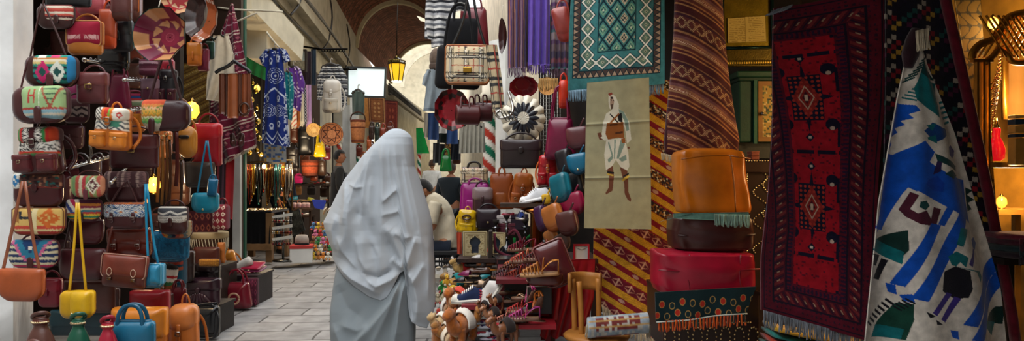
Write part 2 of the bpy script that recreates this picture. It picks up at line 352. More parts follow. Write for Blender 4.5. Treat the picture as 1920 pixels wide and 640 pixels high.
def p_andes_top(U,V,*_):
 C=p_andes(U,V);
 for a,b,c in((0,.1,'#c94a28'),(.1,.17,'#3c8a4c'),(.17,.24,'#c4302e'),(.76,.83,'#3c8a4c'),(.83,.9,'#c4302e'),(.9,1.1,'#c94a28')):paint(C,(U>=a)&(U<b),c)
 paint(C,np.abs(U-.5)<.08,'#4a1f22');return C
def p_brownkilim(U,V,*_):
 C=full(U,'#5a3a34');q=rnd(np.floor(U*22),np.floor(V*9));paint(C,q>.6,'#2a6a68');paint(C,q>.74,'#b07a5c');paint(C,q>.87,'#332428')
 paint(C,V<.18,'#8a3a34');paint(C,V<.1,'#3d6b50');paint(C,(U<.2),'#dfe0d8');paint(C,(U<.2)&(dia(U,V,.1,.55,.1,.4)<1)&(q>.3),'#2878b0');return C
def p_yellowkilim(U,V,*_):
 C=full(U,'#d9b468');paint(C,V<.34,'#c9493a');paint(C,V<.22,'#dcc890');paint(C,V<.14,'#a83a34')
 paint(C,(np.abs(U-.3)<.14)&(np.abs(V-.72)<.14)&~((np.abs(U-.3)<.07)&(V>.68)),'#262c38');paint(C,(step(np.abs(U-.74),24)+step(np.abs(V-.62),14)*.6<.2)&(rnd(np.floor(U*22),np.floor(V*14))>.25),'#cf6a2e');paint(C,(U>.42)&(U<.52),'#e6d6a4');paint(C,(np.abs(U-.12)<.05)&(V>.45),'#a9733c');return C
def p_navystep(U,V,*_):
 C=stripe_pat(['#27355c','#d8cfae'],5)(U,V);q=step(np.abs(U-.5),30);t=V-.25
 w=np.clip(step(t,10)*.42,0,1);paint(C,(q<w+.12)&(V>.25),'#cf6790');paint(C,(q<w+.05)&(V>.25),'#2f7d9c');paint(C,(q<w-.1)&(V>.4),'#22406e');paint(C,V<.12,'#c03a62');paint(C,(np.abs(U-.5)<.04)&(np.abs(V-.72)<.06),'#eee8d8');return C
def p_reddiamond(U,V,*_):
 C=stripe_pat(['#9bab6a','#6e8f5d','#a84a3e','#c9bfa0','#b03c42','#7d9a62','#a8604a','#8d9e62','#b85a4c','#c98a6a'],1,'u')(U,V)
 q=dia(U,V,.7,.55,.2,.42);paint(C,q<1,'#d9d5bd');paint(C,(q<.8)&(rnd(np.floor(U*40),np.floor(V*22))>.45),'#5c2b33');paint(C,q<.3,'#ddd8c2');return C
def p_multistripe(U,V,*_):
 C=bands(U,V,[(.12,'#d9a83a'),(.22,'#2f7d58'),(.3,'#d4b23e'),(.4,'#b83a34'),(.5,'#2d6f7c'),(.58,'#d6c8a0'),(.68,'#8a2a48'),(.8,'#c7803c'),(1,'#54243a')]);m=(U<.42)&(V>.35)
 D=stripe_pat(['#e2dccb','#b02c50','#e2dccb','#3c4a88'],2,'u',.5)(U,V);C[m]=D[m];return C
def p_greyline(U,V,*_):
 C=stripe_pat(['#8f7470','#5d4548','#a58c84','#6b5254','#7d5f60'],3,'u')(U,V);paint(C,(fr(V*9)<.25)&(U>.3),'#4a373a');paint(C,np.abs(U-.28)<.08,'#4a3034');paint(C,np.abs(U-.74)<.07,'#4a3034');return C
def p_tile(U,V,*_):
 C=full(U,'#e6e4da');q=np.abs(fr(U*3+.1)-.5)*.55+np.abs(V-.42)*1.0;k=np.floor(q*22).astype(int)%4;paint(C,k==1,'#2f5f9c');paint(C,k==3,'#7f96a8');paint(C,q<.07,'#d98a3a');paint(C,(V>.88),'#b8642e')
 paint(C,(q>.3)&(fr((U-V*.3)*22)<.3),'#2b3f55');return C
def p_bluewhite_side(U,V,*_):return p_tile(U,V)
def p_chevron(U,V,*_):
 C=full(U,'#ded9cd');z=.66+.16*(np.abs(fr(U*2)-.5)*2-.5);paint(C,(V>.5)&(V<.92),'#4c4e54');paint(C,np.abs(V-z)<.05,'#e9e5da');paint(C,(fr(V*12)<.3)&(V<.46),'#8b8379');return C
def p_rainbow(U,V,*_):
 return stripe_pat(['#c85a2c','#d9a24a','#4a7a86','#2b3a52','#b55a48','#d98a5a','#7a8a8c','#c9b48c'],1,'u')(U+.02*np.sin(V*30),V)
def p_sunset(U,V,*_):
 z=V+.035*(np.abs(fr(U*7)-.5)*2);C=bands(U,z,[(.25,'#b9b2a0'),(.31,'#4f9a56'),(.4,'#74b35a'),(.46,'#c9c9a4'),(.52,'#b07a2c'),(.6,'#d9a23a'),(.68,'#dcae52'),(.76,'#e0b48a'),(.85,'#d98a4a'),(2,'#cf5a3c')]);paint(C,(rnd(np.floor(U*30),np.floor(V*20))>.8)&(V<.8)&(V>.2),'#7f8f4a');return C
def p_coral(U,V,*_):return stripe_pat(['#c4574a','#d9cdb8','#5d2a2c','#c4574a','#e0d4c0','#b8483e','#c4574a','#d9cdb8','#6d3030'],1)(U,V)
def p_band(U,V,*_):
 C=full(U,'#8e1730');m=(np.abs(V-.34)<.08)&(np.abs(U-.5)<.44);paint(C,m,'#c99a96');paint(C,m&((fr(U*30)<.3)),'#8e1730');paint(C,m&(np.abs(U-.52)<.05),'#8e1730');return C
def p_orange_flap(U,V,*_):
 C=bands(U,V,[(2,'#e3ded0')]);
 for a,b,c in((.3,.38,'#d96a2c'),(.38,.5,'#c93a2c'),(.5,.56,'#7fae4a'),(.56,.64,'#d9752c'),(.64,.68,'#e8e2d0')):paint(C,(U>=a)&(U<b),c)
 q=dia(U,V,.83,.5,.12,.3);paint(C,q<1,'#e9e4d6');paint(C,(q<.8)&(q>.35),'#c43a38');paint(C,(U<.3)&(fr((U+V*.5)*8)<.45),'#5a5450');return C
def p_orange_body(U,V,*_):
 C=full(U,'#b8651c');z=np.abs(fr(U*2.2)-.5)*.3+V;paint(C,(V>.5)&(V<.88),'#dedacb');paint(C,(V>.5)&(V<.88)&(fr(z*9)<.45),'#4c5058');paint(C,(V>.56)&(V<.8)&(np.abs(U-.68)<.12),'#3a8068');return C
def p_dkband(U,V,*_):
 C=full(U,'#4a2a2e');paint(C,np.abs(V-.45)<.22,'#8f8078');paint(C,(np.abs(V-.45)<.22)&(np.abs(fr(V*4+np.abs(fr(U*3)-.5))-.5)<.2),'#2b2022');return C
def p_purpstripe(U,V,*_):return stripe_pat(['#5a2536','#5a2536','#8a5a6a','#5a2536','#4a1c2c','#a98690','#5a2536'],1)(U,V)
def p_plaid(U,V,*_):
 C=full(U,'#d3c2a0');
 for t,n in((U,3),(V,2)):
  q=fr(t*n);paint(C,(np.abs(q-.3)<.035)|(np.abs(q-.42)<.035)|(np.abs(q-.54)<.035),'#3a3634');paint(C,np.abs(q-.42)<.012,'#e6dcc4');paint(C,np.abs(q-.92)<.02,'#a8483c');paint(C,(np.abs(q-.36)<.02),'#efe8d6')
 return C
flap_bag('black leather bag cut off by the top edge above the coral striped bag',(86,-26,172,14),4.05,BLK,fl='#24262a',fh=.7,rt=.2,rb=.3,clasp=None)
flap_bag('brown saddle bag with coral and cream striped flap, highest beside the white pier',(70,10,140,55),4.0,'#3a1d1c',pat=p_coral,fh=.74,rt=.5,rb=.9,strap=[(80,20),(88,-20),(100,-60)],ccol='#3b1f1e',fx=.09,fw=.82,name='saddle_bag')
flap_bag('coral pink satchel tucked in above the crimson satchel with a white woven band',(146,-24,196,27),4.22,'#b2525c',fl='#c25f66',fh=.95,rt=.1,rb=.3,clasp=None)
flap_bag('plain crimson satchel between the pink satchel and the white banded satchel',(138,4,194,46),4.28,'#8f1b30',fh=.8,rt=.2,rb=.3,clasp=None,t=.3)
flap_bag('crimson satchel with a white woven band and tan edging',(129,41,193,104),4.05,'#b06a28',pat=p_band,fh=.76,rt=.22,rb=.3,frb=.3,edge='#c08a52',clasp=None)
flap_bag('rust orange satchel with a long flap right of the white banded satchel',(188,18,217,92),4.2,'#c04a24',fl='#a5482c',fh=.8,rt=.2,rb=.35,frb=.4,clasp=None,t=.25)
flap_bag('dark brown satchel with a red lining at the top edge above the black satchel',(210,-30,247,40),4.2,'#4a2a26',fl='#5e3634',fh=.9,rt=.2,rb=.3,clasp=None,t=.3)
flap_bag('small brown bag with orange edging at the top edge left of the big maroon bowl',(240,-20,264,42),4.45,'#5c352c',fl='#744236',fh=.8,rt=.3,rb=.4,edge='#c2662e',t=.4,clasp=None)
flap_bag('black leather satchel hanging under the dark brown one with a red lining',(206,38,250,98),4.3,'#1e2024',fl='#26292e',fh=.62,rt=.3,rb=.5,tilt=4,t=.35,clasp='tab')
flap_bag('black crinkled leather bag below the black satchel, rods in front',(184,92,242,135),4.4,'#17181c',fl='#1e2025',fh=.8,rt=.3,rb=.5,kind='patent',clasp=None)
flap_bag('brown saddle bag with teal kilim flap, one pink and one white cross',(50,105,146,164),3.95,'#3f1f1e',pat=p_green_cross,fh=.97,fw=.86,fx=.07,rt=.55,rb=.75,frb=.75,frt=.5,t=.5,strap=[[(58,112),(66,70),(80,8)],[(128,112),(112,70),(84,8)]],ccol='#4a2022',k=3.4,name='saddle_bag',res=28)
flap_bag('upright brown satchel with a brass buckle, right of the pink and white cross bag',(146,136,203,195),4.0,'#54272a',fl='#6a3636',fh=.52,rt=.35,rb=.2,frb=.6,clasp='buckle',t=.4)
tote('magenta leather bag partly behind the upright brown satchel, towards the cross bag',(122,160,152,196),4.3,'#7c1a4c',hang=True,hh=14)
tote('large plum magenta bag behind the orange kilim backpack',(203,140,247,204),4.4,'#6e1838',hang=True,hh=16,tw=.6)
flap_bag('light green kilim duffel bag with a red figure, patterned brown bag end at its right',(28,163,128,232),3.88,'#4a2326',pat=p_green_fig,fh=.95,fw=.82,fx=.09,rt=.6,rb=.8,frb=.6,frt=.45,t=.62,tilt=2,strap=[(40,178),(46,150),(56,110)],ccol='#44201f',name='duffel_bag',res=28)
flap_bag('brown woven bag with a dark zigzag band between the green duffel and the plum bag',(118,186,166,232),4.15,'#3d2024',pat=p_dkband,fh=.98,rt=.4,rb=.6,clasp=None)
backpack('brown backpack with black and white diamond cloth and red stripes, near the white pier',(34,236,122,328),3.95,'#41191c',pat=p_andes_top,bpat=lambda U,V:np.where(((V>.42)&(V<.86))[:,None],p_andes_flap(U,(V-.42)/.44),hx('#41191c')),pcol='#5a2428',tilt=2,fh=.36)
flap_bag('brown handbag with a worn multicoloured kilim flap under the black and white diamond backpack',(27,326,118,388),3.98,'#46191e',pat=p_brownkilim,fh=.5,rt=.4,rb=.6,frb=.5,clasp='tab',t=.35,name='handbag')
flap_bag('mustard kilim saddle bag with an orange star, just below the worn multicoloured bag',(27,390,122,441),3.97,'#5c3024',pat=p_yellowkilim,fh=1.0,rt=.25,rb=.75,frb=.75,frt=.2,t=.4,clasp=None,edge='#6a3d24',name='saddle_bag',res=28)
flap_bag('navy and cream striped kilim saddle bag with a pink stepped V',(20,450,110,504),4.0,'#5a1f34',pat=p_navystep,fh=.98,rt=.5,rb=.8,frb=.8,frt=.5,t=.4,strap=[(24,470),(60,440),(100,470)],ccol='#45201f',name='saddle_bag',res=28)
flap_bag('smooth tan leather saddle bag on a long strap, lowest beside the white pier',(0,504,83,566),3.7,'#9c4a24',fl='#a8522a',fh=.96,rt=.2,rb=.8,frb=.7,t=.34,clasp=None,strap=[[(6,512),(20,450),(44,340)],[(77,512),(64,450),(48,340)]],sw=7,scol='#8f5238',name='saddle_bag',tilt=-1)
flap_bag('small red leather bag half hidden behind the tan saddle bag',(74,522,116,577),4.1,'#6f1726',fl='#821a2b',fh=.55,rt=.4,rb=.5)
flap_bag('olive and red kilim saddle bag with a white diamond',(136,330,199,371),4.0,'#4a2322',pat=p_reddiamond,fh=1.0,rt=.5,rb=.9,frb=.85,frt=.45,t=.5,name='saddle_bag',ccol='#5c2a33')
flap_bag('small purple bag with bright woven stripes behind the yellow strap',(126,374,190,416),4.05,'#4c1d2c',pat=p_multistripe,fh=.95,rt=.4,rb=.8,frb=.8,frt=.35,t=.4,ccol='#32181c',name='saddle_bag')
flap_bag('yellow leather crossbody bag on a long yellow strap',(115,545,176,598),3.75,'#d0a012',fl='#dcae1c',fh=.95,fw=.68,fx=.16,rt=.4,rb=.6,frb=.55,frt=.3,t=.55,clasp='stud',strap=[[(131,556),(140,470),(146,380)],[(163,548),(156,470),(149,380)]],sw=5.5,scol='#d6a816',name='crossbody_bag')
flap_bag('maroon flap bag just under the bright woven striped bag',(131,412,194,459),4.12,'#44191f',fl='#4f2026',fh=.85,rt=.25,rb=.7,frb=.7,clasp=None)
flap_bag('wide maroon saddle bag behind the yellow strap, below the smaller maroon flap bag',(114,466,199,526),4.1,'#3f1a1e',fl='#4a2024',fh=.9,rt=.3,rb=.6,frb=.6,clasp=None,strap=[(120,480),(128,440),(134,412)])
flap_bag('dull brown satchel behind the yellow crossbody bag',(119,526,216,588),4.2,'#452420',fl='#4d2a25',fh=.96,rt=.15,rb=.2,frb=.2,clasp=None,t=.25)
flap_bag('dark teal leather bag low behind the yellow crossbody bag',(95,582,210,630),4.3,'#12303a',fl='#173a44',fh=.7,rt=.2,rb=.3,clasp=None)
backpack('orange leather backpack with white and red kilim flap',(176,200,250,282),3.95,'#c06a1c',pat=p_orange_flap,bpat=p_orange_body,pcol='#cf7a28',tilt=-4,fh=.34)
flap_bag('large dark brown satchel with a brass buckle right of the orange kilim backpack',(206,252,298,316),4.15,'#431c20',fl='#56292b',fh=.5,rt=.15,rb=.15,frb=.7,clasp='buckle',t=.3)
flap_bag('brown bag with grey lined kilim flap under the end of the metal rod',(199,322,276,382),4.15,'#3d1a1e',pat=p_greyline,fh=.58,rt=.45,rb=.5,frb=.8,clasp=None,t=.4,strap=[(206,335),(236,330),(268,335)])
flap_bag('brown bag with blue and white tile patterned flap and two buckled straps',(197,380,275,430),4.1,'#40191c',pat=p_tile,fh=.62,rt=.3,rb=.5,frb=.6,clasp='two',t=.4,strap=[[(206,388),(222,360),(238,340)],[(262,390),(250,360),(240,340)]])
flap_bag('polished mahogany satchel with two small buckles, below the tile patterned bag',(202,428,286,482),4.2,'#5c2018',fl='#6d2c20',fh=.62,rt=.3,rb=.4,frb=.5,kind='patent',clasp='two',t=.4)
flap_bag('chestnut satchel with white stitched loops beside the blue crossbody strap',(194,478,276,540),4.0,'#54261e',fl='#7a382b',fh=.72,rt=.1,rb=.15,frb=.4,clasp='loops',edge='#b08a78',t=.4,tilt=-5,strap=[[(200,490),(206,450),(212,425)]])
flap_bag('small blue leather crossbody bag on a bright blue strap',(270,494,306,540),4.05,'#1a6f94',fl='#2a86aa',fh=.9,fw=.6,fx=.22,rt=.4,rb=.5,frb=.4,edge='#7fb7c6',clasp=None,t=.7,strap=[[(280,500),(277,440),(274,345)],[(299,498),(288,440),(277,345)]],sw=5,scol='#1d86ae',name='crossbody_bag')
flap_bag('small saddle bag with black and white chevron flap, above the blue woven tote',(299,388,352,440),4.35,'#41201f',pat=p_chevron,fh=.66,rt=.3,rb=.6,frb=.7,ccol='#3c1d1c',t=.45,name='saddle_bag')
flap_bag('round bottomed bag in blurred rainbow stripes right under the chevron flap bag',(304,414,360,448),4.45,'#5b3a34',pat=p_rainbow,fh=.98,rt=.2,rb=.8,frb=.8,clasp=None)
flap_bag('dark saddle bag with a red to green woven flap and pleated leather side',(268,188,357,246),4.15,'#381a20',pat=p_sunset,fh=1.02,fw=.56,fx=-.2,rt=.6,rb=.85,frb=.95,frt=.35,t=.6,ccol='#381a1c',strap=[[(280,195),(296,140),(312,90)],[(345,200),(330,150),(314,90)]],sw=6,name='saddle_bag',res=26)
flap_bag('plum pouch with pale stripes under the big maroon bowl',(262,112,297,142),4.5,'#4d1d2e',pat=p_purpstripe,fh=1,rt=.2,rb=.3,frb=.3,clasp=None)
flap_bag('silvery mauve satchel under the plum striped pouch',(265,148,298,190),4.55,'#57303f',fl='#866b78',fh=.55,rt=.3,rb=.4,clasp='stud')
backpack('black backpack hanging behind the strap of the red to green saddle bag',(296,128,336,196),4.6,'#1c1a1e',fl='#241f22',pcol='#3f1520',fh=.3)
flap_bag('red pouch behind the big maroon bowl, low right',(296,112,326,160),4.75,'#8a1a30',fl='#9a2030',fh=.6,rt=.3,rb=.4)
flap_bag('amber tan bag on the right shoulder of the big maroon bowl',(352,80,378,124),4.75,'#b8641e',fl='#c47426',fh=.7,rt=.2,rb=.3)
flap_bag('maroon satchel hanging under the bowl with silver studs',(372,92,392,134),4.8,'#6c1c34',fl='#7a2440',fh=.7,rt=.2,rb=.3)
flap_bag('dark green pouch hanging right of the big maroon bowl',(386,78,402,112),4.85,'#143a33',fl='#1b4a40',fh=.7,rt=.3,rb=.8)
flap_bag('small orange leather pouch in shade between the orange backpack and the rod',(246,214,272,248),4.5,'#b5651c',fl='#c87a24',fh=.55,rt=.3,rb=.5)
flap_bag('flat clutch with bright embroidered stripes above the two lower rods',(228,176,274,200),4.55,'#7d2a44',pat=lambda U,V:bands(U,V,[(.3,'#8aa884'),(.45,'#d8d0b8'),(.6,'#b83a40'),(.8,'#274a80'),(2,'#8a2040')]),fh=1,rt=.1,rb=.2,frb=.2,clasp=None,name='clutch')
flap_bag('tan moulded leather bag with a black eye shaped slot',(335,238,369,297),4.9,'#b8752a',fl='#c07f30',fh=1.0,rt=.9,rb=.95,frb=.95,frt=.9,k=2,clasp=None,name='moulded_bag')
g=G();vf,c=pillow(.075,.026,.02,1,1,nr=4,ns=24,col='#15100e');g.add(vf,c,Matrix.Translation((-.005,-.05,.135)));g.build('eye_slot','leather',bpy.data.objects['moulded_bag'])
flap_bag('bright red leather bag hung over the teal strap',(362,232,416,312),5.05,'#8f1420',fl='#b01c26',fh=.45,rt=.4,rb=.15,frb=.9,clasp=None,t=.3)
flap_bag('dark olive brown flap bag behind the teal strap',(348,304,402,352),5.0,'#2e2521',fl='#38302a',fh=.96,rt=.1,rb=.3,frb=.3,clasp=None)
flap_bag('teal leather crossbody bag hanging low by its long strap',(360,362,410,400),4.7,'#157288',fl='#1b8098',fh=.98,fw=.92,fx=.05,rt=.35,rb=.8,frb=.75,frt=.3,t=.5,clasp='stud',strap=[[(370,370),(378,320),(388,264)],[(404,366),(398,320),(390,264)]],sw=4,scol='#1a6c8c',name='crossbody_bag')
flap_bag('flat blue purse hanging on the strap of the teal crossbody bag',(390,336,407,368),4.66,'#14587a',fl='#175f84',fh=.9,rt=.1,rb=.1,frb=.1,clasp=None,tilt=-6,t=.3,name='purse',hang=True)
def dish_star(c1,c2,cc,n=10,logo=None):
 def f(s,a):
  C=full(s,c1);ph=fr(a/(2*PI)*n);ring=(s>.34)&(s<.62)
  t0=np.floor(fr(a/(2*PI))*n)*2*PI/n;X,Y=s*np.cos(a),s*np.sin(a)
  def P2(r,o):return r*np.cos(t0+o),r*np.sin(t0+o)
  w=2*PI/n;q=[P2(.35,.06*w),P2(.63,.04*w),P2(.6,.92*w)];tri=ring
  for i in range(3):(x1,y1),(x2,y2)=q[i],q[(i+1)%3];tri=tri&((x2-x1)*(Y-y1)-(y2-y1)*(X-x1)>=0)
  paint(C,tri,c2)
  alt=np.floor(fr(a/(2*PI)+.03)*n).astype(int)%2;paint(C,(s>.7)&(alt==0),c2);paint(C,s<.33,cc)
  if logo:paint(C,np.abs(s-.15)<.008,logo);paint(C,(s<.13)&(np.abs(np.sin(a*2.5)*.1-(s-.06))<.012),logo)
  return C
 return f
dish('big many-sided maroon and tan leather bowl with a ring of triangles',319,70,59,51,4.0,dish_star('#6f0f34','#c08a5c','#8a1238',8,'#b04a5c'),n=8,dep=.5,rz=-14,out='#0f4a44')
dish('dark brown leather bowl seen half from behind at the top, between two others',378,30,30,44,4.45,dish_star('#2c1a18','#3a2420','#2c1a18',10),dep=.5,rz=-30,out='#3c2420',tilt=-8)
dish('orange leather bowl with silver studs, rightmost above the left stall',392,40,36,46,4.8,lambda s,a:np.where(((np.abs(s-.8)<.06)&(fr(a*26/(2*PI))<.55))[:,None],hx('#e6ddd0'),hx('#a8552a')),dep=.5,rz=-22,out='#8c4422',tilt=-6)
dish('red and tan leather bowl peeping over the big maroon bowl at the top edge',336,-2,30,30,4.6,dish_star('#a01c24','#c49a72','#a01c24',8),dep=.4,rz=14,out='#7a1820')
def slab(name,x0,x1,y0,y1,z0,z1,col,kind='plaster',bevel=0.0):
 g=G();g.add(box(x1-x0,y1-y0,z1-z0,((x0+x1)/2,(y0+y1)/2,(z0+z1)/2)),col);return struct(g.build(name,kind,None,smooth=False,bevel=bevel))
def multi(name,bs,kind='plaster',bevel=0.0):
 g=G()
 for x0,x1,y0,y1,z0,z1,col in bs:g.add(box(x1-x0,y1-y0,z1-z0,((x0+x1)/2,(y0+y1)/2,(z0+z1)/2)),col)
 return struct(g.build(name,kind,None,smooth=False,bevel=bevel))
def stone_mat():
 m=bpy.data.materials.new('stone_paving');m.use_nodes=True;nt=m.node_tree;N=nt.nodes;K=nt.links.new;b=N['Principled BSDF']
 tc=N.new('ShaderNodeTexCoord');mp=N.new('ShaderNodeMapping');mp.inputs['Rotation'].default_value=(0,0,.06);K(tc.outputs['Object'],mp.inputs[0])
 wn=N.new('ShaderNodeTexNoise');wn.inputs['Scale'].default_value=1.7;wn.inputs['Detail'].default_value=3;K(mp.outputs[0],wn.inputs['Vector'])
 mx=N.new('ShaderNodeVectorMath');mx.operation='MULTIPLY_ADD';mx.inputs[1].default_value=(.09,.09,0);K(wn.outputs['Color'],mx.inputs[0]);K(mp.outputs[0],mx.inputs[2])
 br=N.new('ShaderNodeTexBrick');br.inputs['Scale'].default_value=1.0;br.inputs['Brick Width'].default_value=.62;br.inputs['Row Height'].default_value=.33;br.inputs['Mortar Size'].default_value=.011;br.inputs['Mortar Smooth'].default_value=.4
 br.inputs['Color1'].default_value=(.27,.26,.252,1);br.inputs['Color2'].default_value=(.37,.358,.345,1);br.inputs['Mortar'].default_value=(.075,.07,.066,1);br.inputs['Bias'].default_value=0
 K(mx.outputs[0],br.inputs['Vector'])
 n=N.new('ShaderNodeTexNoise');n.inputs['Scale'].default_value=6;n.inputs['Detail'].default_value=8;K(tc.outputs['Object'],n.inputs['Vector'])
 mr=N.new('ShaderNodeMapRange');mr.inputs[1].default_value=.3;mr.inputs[2].default_value=.7;mr.inputs[3].default_value=.7;mr.inputs[4].default_value=1.2;K(n.outputs['Fac'],mr.inputs[0])
 vm=N.new('ShaderNodeVectorMath');vm.operation='SCALE';K(br.outputs['Color'],vm.inputs[0]);K(mr.outputs[0],vm.inputs['Scale']);K(vm.outputs[0],b.inputs['Base Color'])
 b.inputs['Roughness'].default_value=.62
 ad=N.new('ShaderNodeMath');ad.operation='MULTIPLY_ADD';ad.inputs[1].default_value=-1.5;K(br.outputs['Fac'],ad.inputs[0]);K(n.outputs['Fac'],ad.inputs[2])
 bp=N.new('ShaderNodeBump');bp.inputs['Strength'].default_value=.5;bp.inputs['Distance'].default_value=.012;K(ad.outputs[0],bp.inputs['Height']);K(bp.outputs[0],b.inputs['Normal'])
 return m
g=G();g.add(([(-6,-8,0),(7,-8,0),(7,60,0),(-6,60,0)],[(0,1,2,3)]));struct(g.build('floor','plaster',None,m=stone_mat()))
CREAM='#c9bfa6';WHITE='#f0f2f2'
def pier():
 x1,y0,y1=-2.488,4.46,4.67;g=G();n=40;V=[];C=[]
 for(a,b)in(((-4.6,y0),(x1,y0)),((x1,y0),(x1,y1))):
  zz=np.linspace(0,4.6,90);uu=np.linspace(0,1,24);Z,U=np.meshgrid(zz,uu,indexing='ij')
  p=np.stack([a[0]+(b[0]-a[0])*U,a[1]+(b[1]-a[1])*U,Z],-1).reshape(-1,3)
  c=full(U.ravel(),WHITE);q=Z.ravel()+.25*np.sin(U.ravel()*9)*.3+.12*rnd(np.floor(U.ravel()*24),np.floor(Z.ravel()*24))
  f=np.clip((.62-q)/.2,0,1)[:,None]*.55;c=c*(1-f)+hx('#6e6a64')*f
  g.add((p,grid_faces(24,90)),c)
 g.add(([(x1,y1,0),(-4.6,y1,0),(-4.6,y1,4.6),(x1,y1,4.6)],[(0,1,2,3)]),WHITE);g.add(([(-4.6,y0,4.6),(x1,y0,4.6),(x1,y1,4.6),(-4.6,y1,4.6)],[(0,1,2,3)]),WHITE)
 struct(g.build('wall_pier','plaster',None,smooth=False))
pier()
slab('wall_pier_return',-4.6,-4.4,-7,4.46,0,6.2,'#b8b2a8')
slab('wall_rear_blocker',-4.6,5.2,-7.2,-7,0,7,'#a89e8c')  # unseen, added to close the lane so light falls mostly from above
slab('wall_stall_upper',-4.6,-2.5,4.67,8.4,3.5,6.2,'#b8ae9a')
slab('wall_shop_upper',1.3,1.5,-7,8.7,3.05,6.2,'#b0a692')
def facing(name,pa,pb,z0,z1,th,col,kind='plaster'):
 a,b=P(pa[0],HY,pa[1]),P(pb[0],HY,pb[1]);d=(b-a);nrm=Vector((-d.y,d.x,0)).normalized()*th
 v=[(a.x,a.y,z0),(b.x,b.y,z0),(b.x,b.y,z1),(a.x,a.y,z1)];v+=[(p[0]+nrm.x,p[1]+nrm.y,p[2])for p in v]
 g=G();g.add((v,[(0,1,2,3),(7,6,5,4),(4,5,1,0),(1,5,6,2),(2,6,7,3),(3,7,4,0)]),col);return struct(g.build(name,kind,None,smooth=False))
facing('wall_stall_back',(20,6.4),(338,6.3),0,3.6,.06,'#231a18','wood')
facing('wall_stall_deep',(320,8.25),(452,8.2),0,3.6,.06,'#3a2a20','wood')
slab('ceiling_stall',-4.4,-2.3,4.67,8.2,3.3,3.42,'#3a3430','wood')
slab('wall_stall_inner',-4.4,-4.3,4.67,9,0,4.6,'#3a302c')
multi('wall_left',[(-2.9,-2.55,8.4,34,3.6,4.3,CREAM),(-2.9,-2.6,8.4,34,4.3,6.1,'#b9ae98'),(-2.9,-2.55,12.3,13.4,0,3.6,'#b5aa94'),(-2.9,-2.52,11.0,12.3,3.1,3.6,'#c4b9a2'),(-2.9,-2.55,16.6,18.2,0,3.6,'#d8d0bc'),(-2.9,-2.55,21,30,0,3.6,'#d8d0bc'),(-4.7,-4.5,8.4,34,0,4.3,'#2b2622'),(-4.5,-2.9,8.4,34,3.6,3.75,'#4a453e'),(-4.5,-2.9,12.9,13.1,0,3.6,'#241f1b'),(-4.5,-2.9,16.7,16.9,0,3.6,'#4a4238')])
multi('trim_1',[(-2.62,-2.3,8.4,33,4.3,4.46,'#a59b86'),(-2.58,-2.46,8.4,33,4.12,4.3,'#8a806e')])
g=G();g.add(sweep([(-2.27,8.4,4.55),(-2.29,12,4.52),(-2.27,16,4.56),(-2.3,22,4.52),(-2.28,32,4.54)],.035,n=8),'#4a4540');g.add(sweep([(-2.42,8.4,4.05),(-2.42,12,4.0),(-2.42,15,4.08),(-2.42,20,4.02),(-2.42,32,4.05)],.022,n=6),'#26231f')
for yv in(12.2,15.6,19):
 g.add(sweep([(-2.4,yv,4.05),(-2.3,yv+.3,4.35),(-2.25,yv+.5,4.9),(-2.4,yv+1.1,5.6)],.02,n=6),'#2c2825')
struct(g.build('trim_2','plastic'))
g=G();a0,a1=P(430,-30,9.6),P(548,92,11.9)
g.add(sweep([tuple(a0),tuple(a1)],.27,.3,n=4,sm=1,up=(0,0,1)),'#cfc7b2');struct(g.build('trim_3','plaster',smooth=False))
t=Thing('green_post','slim dark green iron post rising above the maroon kilim to the top edge','post',456,520,8.9)
g=G();g.add(box(.07,.07,3.9,(0,0,1.99)),'#14523c');g.build('post_shaft','plastic',t,smooth=False,bevel=.008);g=G();g.add(box(.14,.14,.04,(0,0,.02)),'#123f30');g.build('base_plate','plastic',t,smooth=False)
facing('trim_4',(436,8.1),(450,8.1),0,1.55,.05,'#cfcfc8')
def vault():
 pr=[(13.5,645,-100,139),(24.0,747,88,78),(24.4,749,92,78),(31.5,806,158,71)]
 nu,nv=150,300;d=np.linspace(0,1,nv);ds=np.linspace(0,1,len(pr));a=np.array(pr);zz=np.array([13.5,24,24.4,31.5]);dd=np.linspace(13.5,31.5,nv)
 cx,sy,r=[np.interp(dd,zz,a[:,i])for i in(1,2,3)]
 th=np.linspace(PI,0,nu);V=[]
 for j in range(nv):
  k=dd[j]/F;c=P(cx[j],sy[j],dd[j]);R=r[j]*k
  X=R*np.cos(th);Z=R*np.sin(th)*1.08
  V.append(np.stack([c.x+X*CA,c.y-X*SA,c.z+Z],1))
 V=np.concatenate(V);U=np.tile(np.linspace(0,1,nu),nv);D=np.repeat(dd,nu)
 rows_=D/.1;col=U*34+np.where(np.floor(rows_)%2<1,.5,0)
 mort=(fr(rows_)<.22)|(fr(col)<.12);q=rnd(np.floor(rows_),np.floor(col))
 C=hx('#8a5a44')*(.7+.6*q)[:,None];C[mort]=hx('#5a4438')
 f=[]
 for j in range(nv-1):
  for i in range(nu-1):
   if .56<i/nu<.7 and 26.3<dd[j]<27.2:continue
   b=j*nu+i;f.append((b,b+nu,b+nu+1,b+1))
 g=G();g.add((V,f),C);struct(g.build('ceiling_vault','plaster'))
 for nm,dj in(('trim_5',24.05),('trim_6',31.3),('trim_7',17.0)):
  j=int(np.argmin(np.abs(dd-dj)));p=V[j*nu:(j+1)*nu];c=P(cx[j],sy[j],dd[j])
  if nm=='trim_7':continue
  g=G();g.add(sweep(p*np.array([1,1,1])-np.array([0,.12,.03]),.1,.14,n=4,sm=1),'#cfc09a');struct(g.build(nm,'plaster',smooth=False))
vault()
def quad(name,pts,col,kind='plaster'):
 g=G();g.add(([tuple(P(*p))for p in pts],[(0,1,2,3)]),col);return struct(g.build(name,kind,None,smooth=False))
facing('wall_far_left',(722,27.5),(806,42),0,5.0,.2,'#b0a68e')
